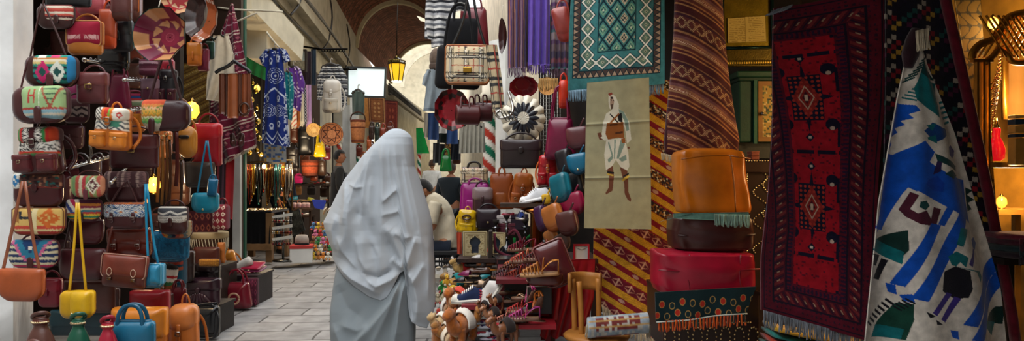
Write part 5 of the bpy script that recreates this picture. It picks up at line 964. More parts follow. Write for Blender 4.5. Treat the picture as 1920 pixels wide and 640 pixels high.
def shoe(label,px,py,d,Lpx,col,typ='flat',yaw=0,roll=0,pitch=0,sole_c='#d8d4c8',lace='#e6e2da',group=None,cat='shoe',name=None,strapc=None,inner='#3a2a22'):
 th=Thing(name or{'flat':'ballet_flat','sneaker':'sneaker','babouche':'slipper','sandal':'sandal','thong':'sandal'}[typ],label,cat,px,py,d,0,group);L=th.k(Lpx)
 M=Matrix.Rotation(math.radians(yaw),4,'Z')@Matrix.Rotation(math.radians(-pitch),4,'Y')@Matrix.Rotation(math.radians(roll),4,'X')@Matrix.Translation((-L/2,0,0))
 def put(vf,c,nm,kind='leather',smooth=True):g=G();g.add(vf,c);return g.build(nm,kind,th,M=M,smooth=smooth)
 if typ=='sneaker':
  put(sole(L,0,.1*L,.39),sole_c,'sole','rubber');g=G()
  g.add(sole(L,.045*L,.055*L,.395,0,1.004),strapc or col);g.build('sole_stripe','rubber',th,M=M)
  put(upper(L,.09*L,[.12,.3,.33,.32,.3,.26,.2,.15,.13,.1,.02],.365),col,'upper','cloth')
  put(upper(L,.09*L,[.09,.14,.145,.12,.02],.372,0,.76,1.0),sole_c,'toe_cap','rubber')
  g=G();g.add(ball(.15*L,.085*L,.05*L,(.2*L,0,.4*L)),inner);g.build('opening','cloth',th,M=M)
  g=G()
  for i in range(6):
   x=(.4+i*.055)*L;z=(.42-i*.031)*L;g.add(sweep([(x,-.1*L,z-.05*L),(x+.01*L,0,z+.012*L),(x,.1*L,z-.05*L)],.016*L,n=5),lace)
  g.add(sweep([(.42*L,-.06*L,.42*L),(.44*L,-.16*L,.4*L),(.5*L,-.2*L,.25*L),(.48*L,-.21*L,.05*L)],.014*L,n=5),lace);g.build('laces','cloth',th,M=M)
 elif typ in('flat','babouche'):
  pt=.7 if typ=='babouche' else .15
  put(sole(L,0,.04*L,.36,pt),hx(col)*.5 if typ=='flat' else '#b89a70','sole')
  if typ=='flat':
   put(upper(L,.03*L,[.14,.2,.17,.13,.12,.12],.36,pt,0,.62),col,'quarter');put(upper(L,.03*L,[.13,.17,.15,.1,.02],.365,pt,.58,1),col,'vamp')
   g=G();g.add(ball(.28*L,.12*L,.05*L,(.33*L,0,.16*L)),inner);g.build('lining','leather',th,M=M)
  else:
   put(upper(L,.03*L,[.22,.22,.17,.1,.02],.36,pt,.42,1),col,'vamp');g=G();g.add(ball(.2*L,.12*L,.02*L,(.25*L,0,.05*L)),inner);g.build('lining','leather',th,M=M)
 else:
  put(sole(L,-.03*L,.06*L,.38,.1,1,.0),sole_c,'sole','rubber');put(sole(L,.06*L,.075*L,.36,.1,.98),inner,'footbed');g=G()
  if typ=='thong':
   for s in(-1,1):g.add(sweep([(.78*L,0,.08*L),(.68*L,s*.08*L,.17*L),(.5*L,s*.16*L,.08*L)],.035*L,.012*L,n=6,up=(0,0,1)),strapc or col)
  else:
   for i in range(5):x=(.5+.09*i)*L;hh=(.26-.035*i)*L;g.add(sweep([(x,-.18*L,.05*L),(x+.03*L,-.12*L,hh),(x+.05*L,0,hh*1.15),(x+.03*L,.12*L,hh),(x,.18*L,.05*L)],.045*L,.014*L,n=6,up=(1,0,0)),col)
   g.add(sweep([(.55*L,0,.3*L),(.75*L,0,.2*L),(.95*L,0,.1*L)],.03*L,.012*L,n=6,up=(0,1,0)),strapc or col);g.add(sweep([(.45*L,-.14*L,.1*L),(.2*L,-.16*L,.32*L),(.03*L,0,.35*L),(.2*L,.16*L,.32*L),(.45*L,.14*L,.1*L)],.042*L,.014*L,n=6,up=(0,0,1)),col)
   g.add(sweep([(.42*L,-.16*L,.06*L),(.38*L,-.1*L,.34*L),(.36*L,0,.4*L),(.38*L,.1*L,.34*L),(.42*L,.16*L,.06*L)],.05*L,.014*L,n=6,up=(1,0,0)),strapc or col);g.add(sweep([(.02*L,-.09*L,.05*L),(.0*L,0,.33*L),(.02*L,.09*L,.05*L)],.05*L,.012*L,n=6,up=(1,0,0)),col)
  g.build('straps','leather',th,M=M)
 return th
def shelf(label,x0,x1,y,d,col,dp=.3,name='display_shelf',slope=0,legs=True):
 th=Thing(name,label,'shelf',(x0+x1)/2,HY+CH*F/d,d);w=th.k(x1-x0);h=CH-(y-HY)/F*d
 g=G();g.add(box(w,dp,.03,(0,dp/2-.05,h-.017)));g.C[-1]=np.broadcast_to(hx(col),(8,3));g.build('board','wood',th,smooth=False,M=eul(slope,0,0,(0,0,h)))
 if legs:
  for sx in(-1,1):g=G();g.add(box(.035,.035,h-.04,(sx*(w/2-.03),dp-.1,h/2-.02)),hx(col)*.8);g.build('leg','wood',th,smooth=False)
 return th
LSG='shoes on the shelves of the far left stall'
for y,x0,x1,d in((345,541,612,12.3),(379,546,612,12.0),(404,556,582,11.4)):shelf(f'dark wooden shoe shelf at the left stall, {"top" if y == 345 else "middle" if y == 379 else "lowest front"} one',x0,x1,y,d,'#3a2a20',.35,'shoe_shelf')
nmc=[('teal','#14626c'),('pink','#b8246a'),('olive yellow','#8a8a2c'),('white','#d8d4cc'),('black','#201c1c'),('rust','#a04a24'),('brown','#5a3420'),('purple','#5a2a6a'),('red','#a82a2c')]
for i,(x,y,d,c)in enumerate([(548,345,12.1,0),(560,344,12.1,1),(572,345,12.1,4),(583,344,12.1,6),(594,345,12.1,8),(605,344,12.1,5),(613,345,12.1,3),(545,378,11.8,0),(557,378,11.8,1),(568,378,11.8,2),(580,378,11.8,3),(591,378,11.8,4),(602,378,11.8,3),(612,377,11.8,5),(548,403,11.2,6),(557,403,11.2,5),(565,403,11.2,8),(573,403,11.2,3)]):
 tier='top' if y<350 else 'middle' if y<390 else 'lowest';prv='at its left end' if x<552 else 'towards its right end' if x>604 or(tier=='lowest' and x>570)else 'in its middle part'
 shoe(f'{nmc[c][0]} shoe on the {tier} left stall shelf, {prv}',x,y,d+.28,16,nmc[c][1],'babouche' if i%3==0 else 'flat',yaw=-70+(i*47)%50,group=LSG,pitch=10)
shoe('large teal pointed slipper lying along the middle shelf of the left stall',556,376,11.6,34,'#126070','babouche',yaw=-165,group=LSG)
shoe('large olive pointed slipper lying beside the teal one',580,377,11.5,28,'#7a7a24','babouche',yaw=-10,group=LSG)
for i,x in enumerate((552,561,570,577)):
 th=Thing('folded_purse',f'pinkish folded purse in the row on the lowest front shelf, {["leftmost", "second from left", "second from right", "rightmost"][i]}','purse',x,390,11.1,0,'row of pinkish purses');vf,c_=pillow(th.k(8),.08,.06,.8,.3,col='#b88a8a');g=G();g.add(vf,c_);g.build('body','leather',th);g=G();vf,c_=pillow(th.k(8),.05,.065,.9,.6,col='#c8a8a4',z0=.035);g.add(vf,c_);g.build('flap','leather',th)
shelf('front shelf board carrying the row of pinkish purses',550,582,391,11.1,'#4a3426',.2,'shoe_shelf')
cloth('cloth','deep blue cloth tilted among the shoes, left of the person in the long coat','cloth',11.0,[(584,374),(590,390)],[(612,376),(606,394)],None,'#2a3a98')  # lies among the shoes, nothing holds it up
shoe('white slipper leaning toe up by the deep blue cloth',610,396,10.6,18,'#d4d0c8','babouche',yaw=-30,pitch=55);shoe('second white slipper leaning toe up, nearer the woman in white',618,396,10.5,18,'#d0ccc4','babouche',yaw=-20,pitch=60)
HB='bags hung at the far left shoe stall'
for r,c,nm in(((560,240,588,292),'#121214','tall black bag below the straw tray'),((536,276,562,318),'#1c1616','dark brown box bag left of the tall black bag'),((545,232,560,268),'#4a2418','reddish brown bag under the scarves'),((606,276,620,300),'#6a1c24','wine red bag right of the yellow bag'),((552,330,568,344),'#b81c64','small hot pink bag on the shelf'),((582,322,596,340),'#6a2c18','small rust bag over the top shelf'),((596,300,612,330),'#3c2618','brown bag hanging by the striped post'),((545,300,560,326),'#2c201c','dark bag over the hot pink bag')):
 flap_bag(nm+', far left stall',r,11.6,c,rt=.5,rb=.5,group=HB,clasp=None,fh=.5)
tote('bright yellow slouchy bag hanging at the far left shoe stall',(588,268,612,295),11.4,'#c0a00c',hh=30,hw=.4,t=.5,tw=.6,group=HB,hang=True,kind='patent',sw=3)
bucket('rust red bucket bag with pale rim on the top shoe shelf',565,597,302,330,11.5,'#8a3c20')
def barber(label,px,y0,d,w,top):
 th=Thing('striped_post',label,'post',px,HY+CH*F/d,d);H=CH+(HY-y0)/F*d;n,m_=20,160;R=th.k(w)/2;t=np.arange(n)/n*2*PI;z=np.linspace(0,H,m_);T,Z=np.meshgrid(t,z)
 p=np.stack([R*np.cos(T),R*np.sin(T),Z],-1).reshape(-1,3);q=fr(Z.ravel()/.42+T.ravel()/(2*PI)*1);C=bands(q,q,[(.28,'#a83a2c'),(.5,'#e0dcd0'),(.78,'#1f6a50'),(2,'#e0dcd0')])
 g=G();g.add((p,grid_faces(n,m_,True)),C);g.build('shaft','plaster',th);g=G();g.add(lathe([(R*1.3,H),(R*1.5,H+.08),(R*1.1,H+.12),(R*1.1,H+.3)],20),top);g.build('capital','plaster',th);g=G();g.add(lathe([(R*1.5,0),(R*1.5,.12),(R*1.05,.16)],20),'#c8c2b4');g.build('base','plaster',th)
barber('red, green and white striped post left of the person in the long coat',636,268,13.2,10,'#d8d4c8')
barber('red, green and white striped post far behind, right of the person in the long coat',672,268,15.5,9,'#d8d4c8')
barber('thick red, green and white striped post in front of the white pier on the right',917,190,9.2,24,'#d8d0bc')
barber('thin dark striped post under the green panel at the lane end',786,290,18.5,7,'#c8c2b0')
facing('wall_white_pier',(906,9.9),(948,9.5),0,3.2,.3,'#e2e4e2')
facing('trim_white_post',(656,16.2),(668,16.2),0,3.4,.3,'#dcdcd6')
facing('wall_white_strip',(642,16.6),(656,16.6),0,3.0,.2,'#e4e4e0')
bx_=Thing('cardboard_box','white box with a red rim on the paving under the felt hat','box',566,491,9.9,12);w=bx_.k(40);h=bx_.k(32)
g=G();g.add(box(w,.3,h*.86,(0,0,h*.43)),'#dcdad4');g.build('box_body','paper',bx_,smooth=False,bevel=.004);g=G();g.add(box(w*1.02,.31,h*.18,(0,0,h*.9)),'#b8403c');g.build('lid','paper',bx_,smooth=False,bevel=.004)
def hat(label,cx,y,d,w,crown,brim,hh=26):
 th=Thing('felt_hat',label,'hat',cx,y,d,0,'stacked hats on the white box');R=th.k(w)/2;h=th.k(hh);g=G();g.add(lathe([(R*.5,h*.1),(R,h*.02),(R*1.02,h*.06),(R*.6,h*.18),(R*.55,h*.22)],32,(0,0,0),1,.8),brim);g.build('brim','suede',th);g=G();g.add(lathe([(R*.56,h*.2),(R*.52,h*.7),(R*.42,h*.95),(R*.2,h*.98),(.01,h*.9)],32,(0,0,0),1,.8),crown);g.build('crown','suede',th);g=G();g.add(lathe([(R*.575,h*.22),(R*.56,h*.42)],32,(0,0,0),1,.8),hx(brim)*.8);g.build('band','cloth',th)
hat('grey felt hat with a wide black brim on the white box',566,466,9.9,48,'#a89a8e','#1c1a1a');hat('dark brown hat brim showing just under the grey felt hat',573,471,10.15,46,'#3a2a22','#241a16',14)
pc=['#d8b83a','#c83a34','#3a8a4a','#e0dccc','#b87a3a','#4a78a8','#d87aa0','#8a5a34','#e08a2c']
def plush(label,px,py,d,s,col,acc,group,name='plush_toy'):
 th=Thing(name,label,'toy',px,py,d,(px*7)%60-30,group);k=th.k(s);g=G();g.add(ball(.42*k,.36*k,.5*k,(0,0,.5*k),14,10),col);g.build('body','fur',th);g=G();g.add(ball(.34*k,.32*k,.32*k,(0,-.08*k,1.2*k),14,10),col)
 g.add(ball(.16*k,.16*k,.13*k,(0,-.36*k,1.12*k),10,7),hx(col)*1.2)
 for sx in(-1,1):g.add(ball(.13*k,.08*k,.16*k,(sx*.27*k,0,1.48*k),8,6),acc);g.add(ball(.04*k,.04*k,.04*k,(sx*.13*k,-.37*k,1.26*k),6,5),'#141210')
 g.build('head','fur',th)
 for sx in(-1,1):
  g=G();g.add(sweep([(sx*.34*k,-.05*k,.75*k),(sx*.52*k,-.2*k,.5*k),(sx*.5*k,-.32*k,.35*k)],.13*k,n=8),col);g.build('arm','fur',th);g=G();g.add(sweep([(sx*.25*k,-.1*k,.2*k),(sx*.32*k,-.4*k,.14*k),(sx*.34*k,-.55*k,.16*k)],.15*k,n=8),acc);g.build('leg','fur',th)
pn=['yellow','red','green','white','tan','blue','pink','brown','orange']
for i in range(20):
 x=588+(i%4)*9+(i//4%2)*4;y=488-(i//4)*14;c=(i*4+i//4)%9;a=(i*5+2)%9
 plush(f'small {pn[c]} plush toy with {pn[a]} feet in the bright heap by the hats, {["bottom", "second", "middle", "fourth", "top"][i // 4]} layer',x,y,9.95+.16*(i//4),10,pc[c],pc[a],'plush toys heaped by the hats')
shelf('low dark stand under the heap of plush toys',590,624,476,10.1,'#3a2c22',.5,'display_stand')
facing('wall_shoe_stall',(538,13.0),(600,14.4),0,3.4,.05,'#3a2a22','wood')
lamp('shoe_stall_lamp',P(585,320,11.0),14,(1,.75,.48))
RG='bags at the middle right stall'
def p_sweater(U,V,X,Y):return stripe_pat(['#23262c','#c4c6c8','#6a6e76','#dcdcda','#2a2d34','#a8aab0','#d4d4d2'],1)(U,Y/34,X)
dress('striped grey, black and white knitted sweater hanging at the top, upper middle of the lane',6.9,[(806,-30),(806,30),(808,88)],[(850,-30),(852,30),(851,86)],p_sweater,[([(800,-20),(797,20),(796,72)],[(812,-20),(813,30),(811,74)])],name='knit_sweater',kind='wool',group=None,fold=ripple(1.5,.03),hang=(828,-32,40))
cloth('knit_cuff','grey ribbed knit garment peeping out just right of the big black shopping bag top','clothing',6.9,[(846,-20),(850,22)],[(872,-20),(874,20)],lambda U,V,X,Y:stripe_pat(['#2a2c30','#b8b8b4','#5a5e64'],1)(U,Y/14),fold=ripple(1,.02),kind='wool')
dress('faded grey blue denim shirt hanging left of the black shopping bag',8.6,[(800,130),(798,170),(793,208)],[(832,128),(838,170),(838,208)],lambda U,V,X,Y:np.where((Y>203)[:,None],hx('#6a7884'),hx('#8e9aa2')),[([(802,130),(794,142),(791,158)],[(808,132),(802,152),(798,162)])],name='denim_shirt',group=None,hang=(818,130,30))
th=Thing('cap','brown tweed cap hanging over the denim shirt','hat',818,132,8.2);g=G();g.add(ball(th.k(13),th.k(11),th.k(20),(0,0,th.k(22)),18,12),'#6a5a4e');g.build('hanging_crown','wool',th);vf,c_=pillow(th.k(24),th.k(12),.03,.9,.5,col='#564840');g=G();g.add(vf,c_,Matrix.Translation((0,-.08,0)));g.build('peak','wool',th)
tote('red maroon leather tote at the top behind the black canvas tote',(858,16,918,96),7.2,'#6a1424',hh=30,hang=True,group=RG,tw=.8)
tote('black canvas tote hanging right above the plaid flap bag',(836,36,896,92),6.8,'#15161a',hh=44,hang=True,group=RG,tw=1.0,kind='cloth',t=.2,sw=5)
tote('large black shopping bag behind the plaid flap bag',(815,88,902,168),6.6,'#121316',hh=80,hw=.6,hang=True,group=RG,tw=.92,kind='cloth',t=.25,sw=4,tilt=-2)
flap_bag('beige plaid flap bag with tan edging and a brass plate, hung in the middle',(836,86,918,160),6.2,'#a8744a',pat=p_plaid,fh=.98,rt=.12,rb=.25,frb=.3,frt=.15,t=.28,clasp=None,edge='#a8683a',strap=[[(842,100),(868,40),(880,-30)],[(914,100),(896,40),(884,-30)]],sw=6,scol='#17181a',group=RG,tilt=-1,name='flap_bag',res=34)
th_=bpy.data.objects['flap_bag'];g=G();g.add(box(.075,.012,.045,(.0,-.062,.13)),'#b08a3c');g.build('brass_plate','metal',th_,smooth=False,bevel=.004)
def p_scarfplaid(U,V,X,Y):
 C=full(U,'#b8a888');q=fr(U*1.6+.2);paint(C,(np.abs(q-.3)<.05)|(np.abs(q-.5)<.05),'#2c2c2e');paint(C,np.abs(q-.4)<.03,'#dcd2bc');r=fr(Y/46);paint(C,np.abs(r-.2)<.07,'#2c2e30');paint(C,np.abs(r-.45)<.07,'#3a3a3a');paint(C,np.abs(r-.8)<.03,'#a03c34');paint(C,np.abs(U-.72)<.03,'#a8443a');return C
s_=cloth('scarf','beige, black and red plaid scarf hanging right beside the plaid flap bag','scarf',6.05,[(910,84),(916,140),(923,206)],[(932,84),(940,140),(947,204)],p_scarfplaid,fold=ripple(1.2,.025),thick=.012,nu=40,nv=120,part='hung_or_laid_cloth');fringe(s_,(923,205),(947,203),16,6,.003,'#b8a888')
def p_str(cols,n):return lambda U,V,X,Y:np.array([hx(c)for c in cols])[np.floor(fr(U*n+.02*np.sin(V*9))*len(cols)).astype(int)%len(cols)]
for lb,xa,xb,y1,cf,d in(('purple and rust striped scarf hanging left of the violet one',952,986,128,p_str(['#5c4060','#a05a4a','#4a3a6a','#8a6a7a','#5a3a58','#b07a5a','#4c4470'],2),6.0),('grey plum scarf hanging between the striped and the violet scarf',978,996,118,p_str(['#4a3c50','#6a5468','#3c3448'],2),6.15),('plain violet blue scarf with fringed end',990,1031,122,p_str(['#5a42a0','#6248a8','#523a94','#6a54b0','#5a40a0'],2),5.9),('purple and teal banded scarf hanging next to the teal rug',1033,1066,130,lambda U,V,X,Y:bands(U,fr(V*2.3),[(.12,'#8a4a5a'),(.24,'#4a3460'),(.32,'#386068'),(.5,'#9a8a8e'),(.6,'#5a3a62'),(.8,'#75606a'),(2,'#463a58')]),6.1)):
 t_=cloth('scarf',lb,'scarf',d,[(xa,-30),(xa,y1)],[(xb,-30),(xb,y1)],cf,fold=ripple(3.2,.03),thick=.012,nu=60,nv=60,group='scarves hung at the top of the middle right stall',part='hung_or_laid_cloth');fringe(t_,(xa+1,y1-1),(xb-1,y1-1),26,20,.0035,'#6a5468' if 'violet blue' not in lb else '#543a90',seed=xa)
flap_bag('dull red leather pouch hanging at the edge of the teal rug, cut by the top',(1040,14,1070,80),5.5,'#8a3430',fl='#8e3a34',rt=.4,rb=.9,frb=.9,fh=.9,clasp=None,group=RG,tilt=14)
flap_bag('bright red orange pouch below the left corner of the teal rug',(1048,150,1066,204),5.5,'#b82a14',fl='#c03018',rt=.9,rb=.4,fh=.95,clasp=None,group=RG)
dish('maroon leather bowl under the fringes of the scarves',980,158,27,22,6.3,lambda s,a:np.where((s>.85)[:,None],hx('#a03040'),hx('#7a1c2c')),dep=.5,rz=8,tilt=30,out='#5a1420')
dish('dark brown leather bowl hung edge on, just left of the striped scarf',947,68,10,34,6.4,lambda s,a:full(s,'#3c1c1a'),dep=.8,rz=-50,out='#4c2420')
basket('pale straw fan basket with loose fringe, below the banded scarf',1026,162,17,5.9,['#c8955a','#b07c44','#d8a868'])
f_=bpy.data.objects[[o.name for o in bpy.data.objects if o.name.startswith('woven_basket')][-1]]
class _T:pass
t_=Thing('straw_tassels','row of straw tassels hanging in front of the pale fan basket','tassels',1028,176,5.75);fringe(t_,(1010,148),(1046,148),26,24,.004,'#a88450',name='hanging_tassels',kind='straw')
def redstar(s,a):
 C=full(s,'#8c1a24');alt=np.floor(fr(a/(2*PI))*10).astype(int)%2;paint(C,(s>.5)&((s>.78)^(alt==0)),'#2c2220');paint(C,s<.42,'#9a1c28');paint(C,(s>.42)&(s<.6)&(fr(a/(2*PI)*10)<.5),'#a82834');return C
dish('red leather bowl with dark checker rim behind the two maroon duffels',847,207,33,39,6.5,redstar,dep=.4,rz=8,out='#7a3424')
for i,(x0,x1,y0,y1,c)in enumerate([(857,896,197,234,'#4c1c1e'),(884,920,193,228,'#431a1c')]):
 th=Thing('barrel_bag',['maroon barrel bag hanging in front of the red checker bowl','smaller maroon barrel bag with two handles, right of the other barrel bag'][i],'bag',(x0+x1)/2,y1,6.1+.12*i,12,RG);w,h=th.k(x1-x0),th.k(y1-y0)
 g=G();g.add(sweep([(-w/2,0,h/2),(-w*.48,0,h/2),(w*.48,0,h/2),(w/2,0,h/2)],h/2,n=24,sm=3,taper=[.86,1,1,1,1,1,.86]),c);g.build('body','leather',th);g=G();g.add(sweep([(-w*.47,0,h*.93),(0,-.005,h*1.01),(w*.47,0,h*.93)],.006,n=5),'#2c1412');g.build('zip','leather',th)
 for s in(-.2,.2):g=G();g.add(sweep([(s*w-.03,-h*.4,h*.7),(s*w-.02,-.02,h*1.35),(s*w+.02,.02,h*1.35),(s*w+.03,h*.4,h*.7)],.008,n=6),c);g.build('hanging_handle','leather',th)
cu=Thing('leather_pouf','round white leather cushion cover with a black many-pointed centre','pouf',981,266,5.9);R=cu.k(41)
n,m_=224,50;t=np.arange(n)/n*2*PI;s=np.linspace(.01,1,m_);T,S=np.meshgrid(t,s);sc=1+.03*np.cos(T*14)*S
p=np.stack([R*S*sc*np.cos(T),-.07*(1-S**3)-.015*np.abs(np.cos(T*7))*S+.02*np.maximum(S-.8,0),R*1.06*S*sc*np.sin(T)+R*1.06],-1).reshape(-1,3);Sf,Tf=S.ravel(),T.ravel()
C=full(Sf,'#d8d2c0');pp=np.abs(fr(Tf/(2*PI)*16)-.5)*2;paint(C,(Sf>.26)&(Sf<.52+.2*pp**.6),'#1b1e26');paint(C,(Sf>.78)&(np.abs(fr(Tf/(2*PI)*14)-.5)<.02),'#4a4640');paint(C,(Sf>.26)&(Sf<.68)&(np.abs(fr(Tf/(2*PI)*16)-.5)>.485),'#3a4050');q=p.copy();q[:,1]+=.1
g=G();fs=grid_faces(n,m_,True)+[tuple(range(n))[::-1]];g.add((p,fs),C);g.build('top_panel','leather',cu);g=G();q[:,1]=.05;g.add((np.concatenate([p[-n:],q[-n:]]),grid_faces(n,2,True)+[tuple(range(n,2*n))]),'#c8c0ac');g.build('hanging_back','leather',cu)
a_=Thing('steel_hook_arm','bent steel display arm with hooks in front of the white and black cushion','rod',950,228,5.6);g=G();g.add(sweep(a_.LL([(953,160,.5),(958,185,.1),(962,205,0),(955,218,-.02),(938,222,-.02),(930,214,-.02),(938,207,-.02)]),.012,n=8),'#b8b4ac')
for i in range(4):g.add(sweep(a_.LL([(938+i*6,208),(946+i*6,222-i),(952+i*5,228),(962+i*2,224)],-.04-.01*i),.006,n=6),'#9a968e')
g.build('hanging_arm','metal',a_)
dress('pale grey pleated cotton trousers hanging before the striped pillar',8.0,[(862,232),(860,288)],[(908,230),(910,286)],lambda U,V,X,Y:np.where((fr(U*14)<.25)[:,None],hx('#8a8a80'),hx('#a9a79a')),name='cotton_trousers',group=None,fold=ripple(6,.015),nu=80,hang=(884,232,40))
for i,(r,c,nm)in enumerate([((803,212,822,262),'#2c4470','blue denim skirt under the red checker bowl, left one'),((838,240,858,270),'#2e4a7c','blue denim skirt under the red checker bowl, right one'),((821,236,838,250),'#dcd8d0','white cloth folded between the denim skirts'),((820,248,840,268),'#1c2622','black green folded cloth between the denim skirts'),((846,262,862,300),'#141a24','dark navy trousers under the right denim skirt'),((812,268,824,306),'#26282a','charcoal waistcoat hanging left of the leopard scarf'),((822,270,834,310),'#1c1a1c','black waistcoat hanging left of the leopard scarf'),((796,212,808,258),'#8a8274','taupe tunic hanging over the green panel')]):
 cloth('garment',nm,'clothing',8.9+.06*i,[(r[0],r[1]),(r[0]-1,r[3])],[(r[2],r[1]),(r[2]+1,r[3])],None,c,ripple(1.5,.025),.02,20,30,group='clothes hung behind the red checker bowl',part='hung_or_laid_cloth')
cloth('scarf','brown leopard print scarf hanging above the green bag','scarf',9.2,[(834,264),(834,300)],[(848,264),(849,300)],lambda U,V,X,Y:np.where((rnd(np.floor(X/1.3),np.floor(Y/1.3))>.6)[:,None],hx('#2c1c12'),hx('#a07a48')),part='hung_or_laid_cloth',nu=30,nv=50)
tote('shiny green bag hanging over the head of the seated man',(824,292,848,322),9.0,'#107a34',hh=12,group=RG,hang=True,kind='patent',tw=.7)
flap_bag('brown suede bag hanging right of the green bag',(848,282,864,308),9.3,'#5c3420',group=RG,clasp=None,kind='suede')
cloth('green_banner','plain green cloth panel hanging at the end of the lane','banner',16.5,[(780,240),(781,288)],[(792,240),(805,288)],None,'#0c7a34',ripple(.8,.03),.02,20,20,part='hung_or_laid_cloth')
tote('beige plaid barrel handbag above the magenta backpack',(863,314,915,347),7.0,'#b8a888',pat=p_plaid,hh=10,hw=.45,t=.5,tw=1.0,hcol='#1c1a1a',group=RG,rt=.3,rb=.3,hang=True,name='handbag')
tote('magenta leather backpack with round pocket, under the plaid barrel handbag',(861,344,921,402),6.7,'#8c1270',hh=9,hw=.4,t=.4,tw=.9,group=RG,pocket='#9a1a7c',rt=.3,rb=.2,hang=True,name='backpack',cat='backpack')
flap_bag('silver grey and plum flap bag in front of the magenta backpack',(886,352,924,404),6.4,'#3c2228',fl='#7c6a6c',fh=.5,rt=.5,rb=.2,frb=.6,t=.4,clasp='tab',group=RG)
backpack('bright yellow leather backpack with dark ring emblem beside the seated man',(855,392,896,437),6.3,'#c8a00c',fl='#d4ac14',pcol='#ccA410',group=RG,npk=1,kind='patent',tilt=-4)
b_=[o for o in bpy.data.objects if o.get('label','').startswith('bright yellow leather backpack')][0];g=G();ang=np.linspace(0,2*PI,25);g.add(sweep([(.036*math.cos(x),-.066,.145+.02*math.sin(x))for x in ang],.008,n=6,sm=1),'#4a3014');g.build('ring_emblem','leather',b_)
flap_bag('dark plum flap purse right of the yellow backpack',(893,392,938,430),6.3,'#20171e',fl='#2c2028',fh=.8,rt=.2,rb=.4,clasp='stud',group=RG,t=.4)
flap_bag('dark chocolate leather satchel under the white and black cushion',(938,262,1016,316),5.8,'#261b1c',fl='#34272a',fh=.45,rt=.3,rb=.2,frb=.7,t=.35,clasp='tab',group=RG,name='doctor_satchel')
tote('tan brown upright leather backpack with pocket, centre right',(918,326,964,393),6.5,'#94481a',hh=12,hw=.25,t=.35,tw=.95,group=RG,pocket='#9c5220',rt=.3,rb=.2,hang=True,name='backpack',cat='backpack')
backpack('orange tan leather backpack right of the tan brown upright one',(957,322,1002,392),6.35,'#94491a',fl='#a85a20',pcol='#9c501c',group=RG,npk=2,tilt=-6)
mp_=Thing('wire_mesh_panel','grey wire mesh display panel behind the cushion and magenta tote','panel',1030,HY+CH*F/6.6,6.6);g=G()
for i in range(8):x=1014+i*5.2;g.add(sweep(mp_.LL([(x,120),(x,586)]),.004,n=4,sm=1),'#8c8a84')
for i in range(66):y=122+i*7;g.add(sweep(mp_.LL([(1013,y),(1052,y)]),.004,n=4,sm=1),'#6c6a64')
g.build('hanging_mesh','metal',mp_)
tote('big magenta leather shoulder bag hanging left of the khaki panel',(1020,222,1082,300),5.5,'#6c0c34',hh=60,hw=.5,t=.5,tw=.7,group=RG,hang=True,rb=.3,rz=-15)
backpack('bright red leather satchel with orange straps under the magenta shoulder bag',(1006,288,1046,350),5.6,'#96121c',fl='#a81822',pcol='#9c141e',hcol='#c8642c',group=RG,kind='patent')
SB='side hung bags left of the khaki panel'
for r,d,c,fc,nm,rz,tl in[((1062,238,1106,282),5.1,'#4a2226','#5c2c30','muted brown round flap bag, topmost beside the khaki panel',-20,6),((1044,280,1076,334),5.2,'#17151a','#201c20','black glossy bag with rounded flap between red satchel and teal flap bag',-40,14),((1064,288,1104,328),5.0,'#0c4a66','#0f6686','bright teal flap bag with a gold stud beside the khaki panel',-20,10),((1066,322,1100,376),5.1,'#141416','#1b1c1f','black flap bag under the bright teal one',-40,14),((1030,326,1074,384),5.0,'#0c4150','#14606e','dark teal flap bag half turned, left of the black flap bag',-50,16),((1050,362,1098,406),4.95,'#6c0c2c','#8a1238','crimson flap bag below the black flap bag',-30,16),((1016,384,1060,436),4.95,'#8a4a1c','#a4602a','tan flap bag half turned, under the dark teal one',-45,22),((1044,396,1086,444),4.85,'#3a1c1a','#4e2622','chestnut brown flap bag under the crimson one',-30,14),((1004,386,1028,436),5.2,'#2c1430','#3c1c40','purple flap bag edge, left of the tan one',-50,16),((1016,364,1032,384),5.25,'#b88c14','#c89c1c','small yellow bag beside the white running shoe',-30,10),((1022,430,1050,470),5.1,'#7c4620','#8c5428','light brown pouch at the bottom of the side hung bags',-40,30),((1040,438,1072,470),5.0,'#55423a','#665048','grey brown pouch at the bottom of the side hung bags',-40,24)]:
 flap_bag(nm,r,d,c,fl=fc,fh=.92,rt=.4,rb=.9,frb=.9,t=.4,clasp='stud' if 'stud' in nm else None,group=SB,rz=rz,tilt=tl,strap=[((r[0]+r[2])/2,r[1]+12),((r[0]+r[2])/2+5,r[1]-2),((r[0]+r[2])/2+12,r[1]-16)])
flap_bag('large polished maroon leather piece folded upright behind the tan strappy sandal',(1012,452,1070,540),4.6,'#46181a',fl='#562024',fh=.95,rt=.2,rb=.7,frb=.4,t=.3,clasp=None,kind='patent',group=None,tilt=22,hang=False,name='leather_bag',edge='#7c4a44')
flap_bag('polished maroon leather pouch lying under the tan strappy sandal',(988,512,1056,536),4.5,'#3c1614',fl='#4a1c1a',fh=1,rt=.4,rb=.9,frb=.9,t=1.2,clasp=None,kind='patent',group=None,hang=False,name='leather_bag')
shoe('white running shoe displayed toe left on a small stand',1004,378,5.4,60,'#d8dade','sneaker',yaw=172,pitch=-12,lace='#f0f0f0',sole_c='#e8e8e8',strapc='#c8ccd4')
shoe('navy blue and white trainer seen from the heel, left below the white running shoe',976,412,5.4,40,'#142a66','sneaker',yaw=100,lace='#d8dce4',inner='#c8ccd6')
shoe('crimson flat shoe tucked behind the navy trainer',952,404,5.6,26,'#8a1430','flat',yaw=160)
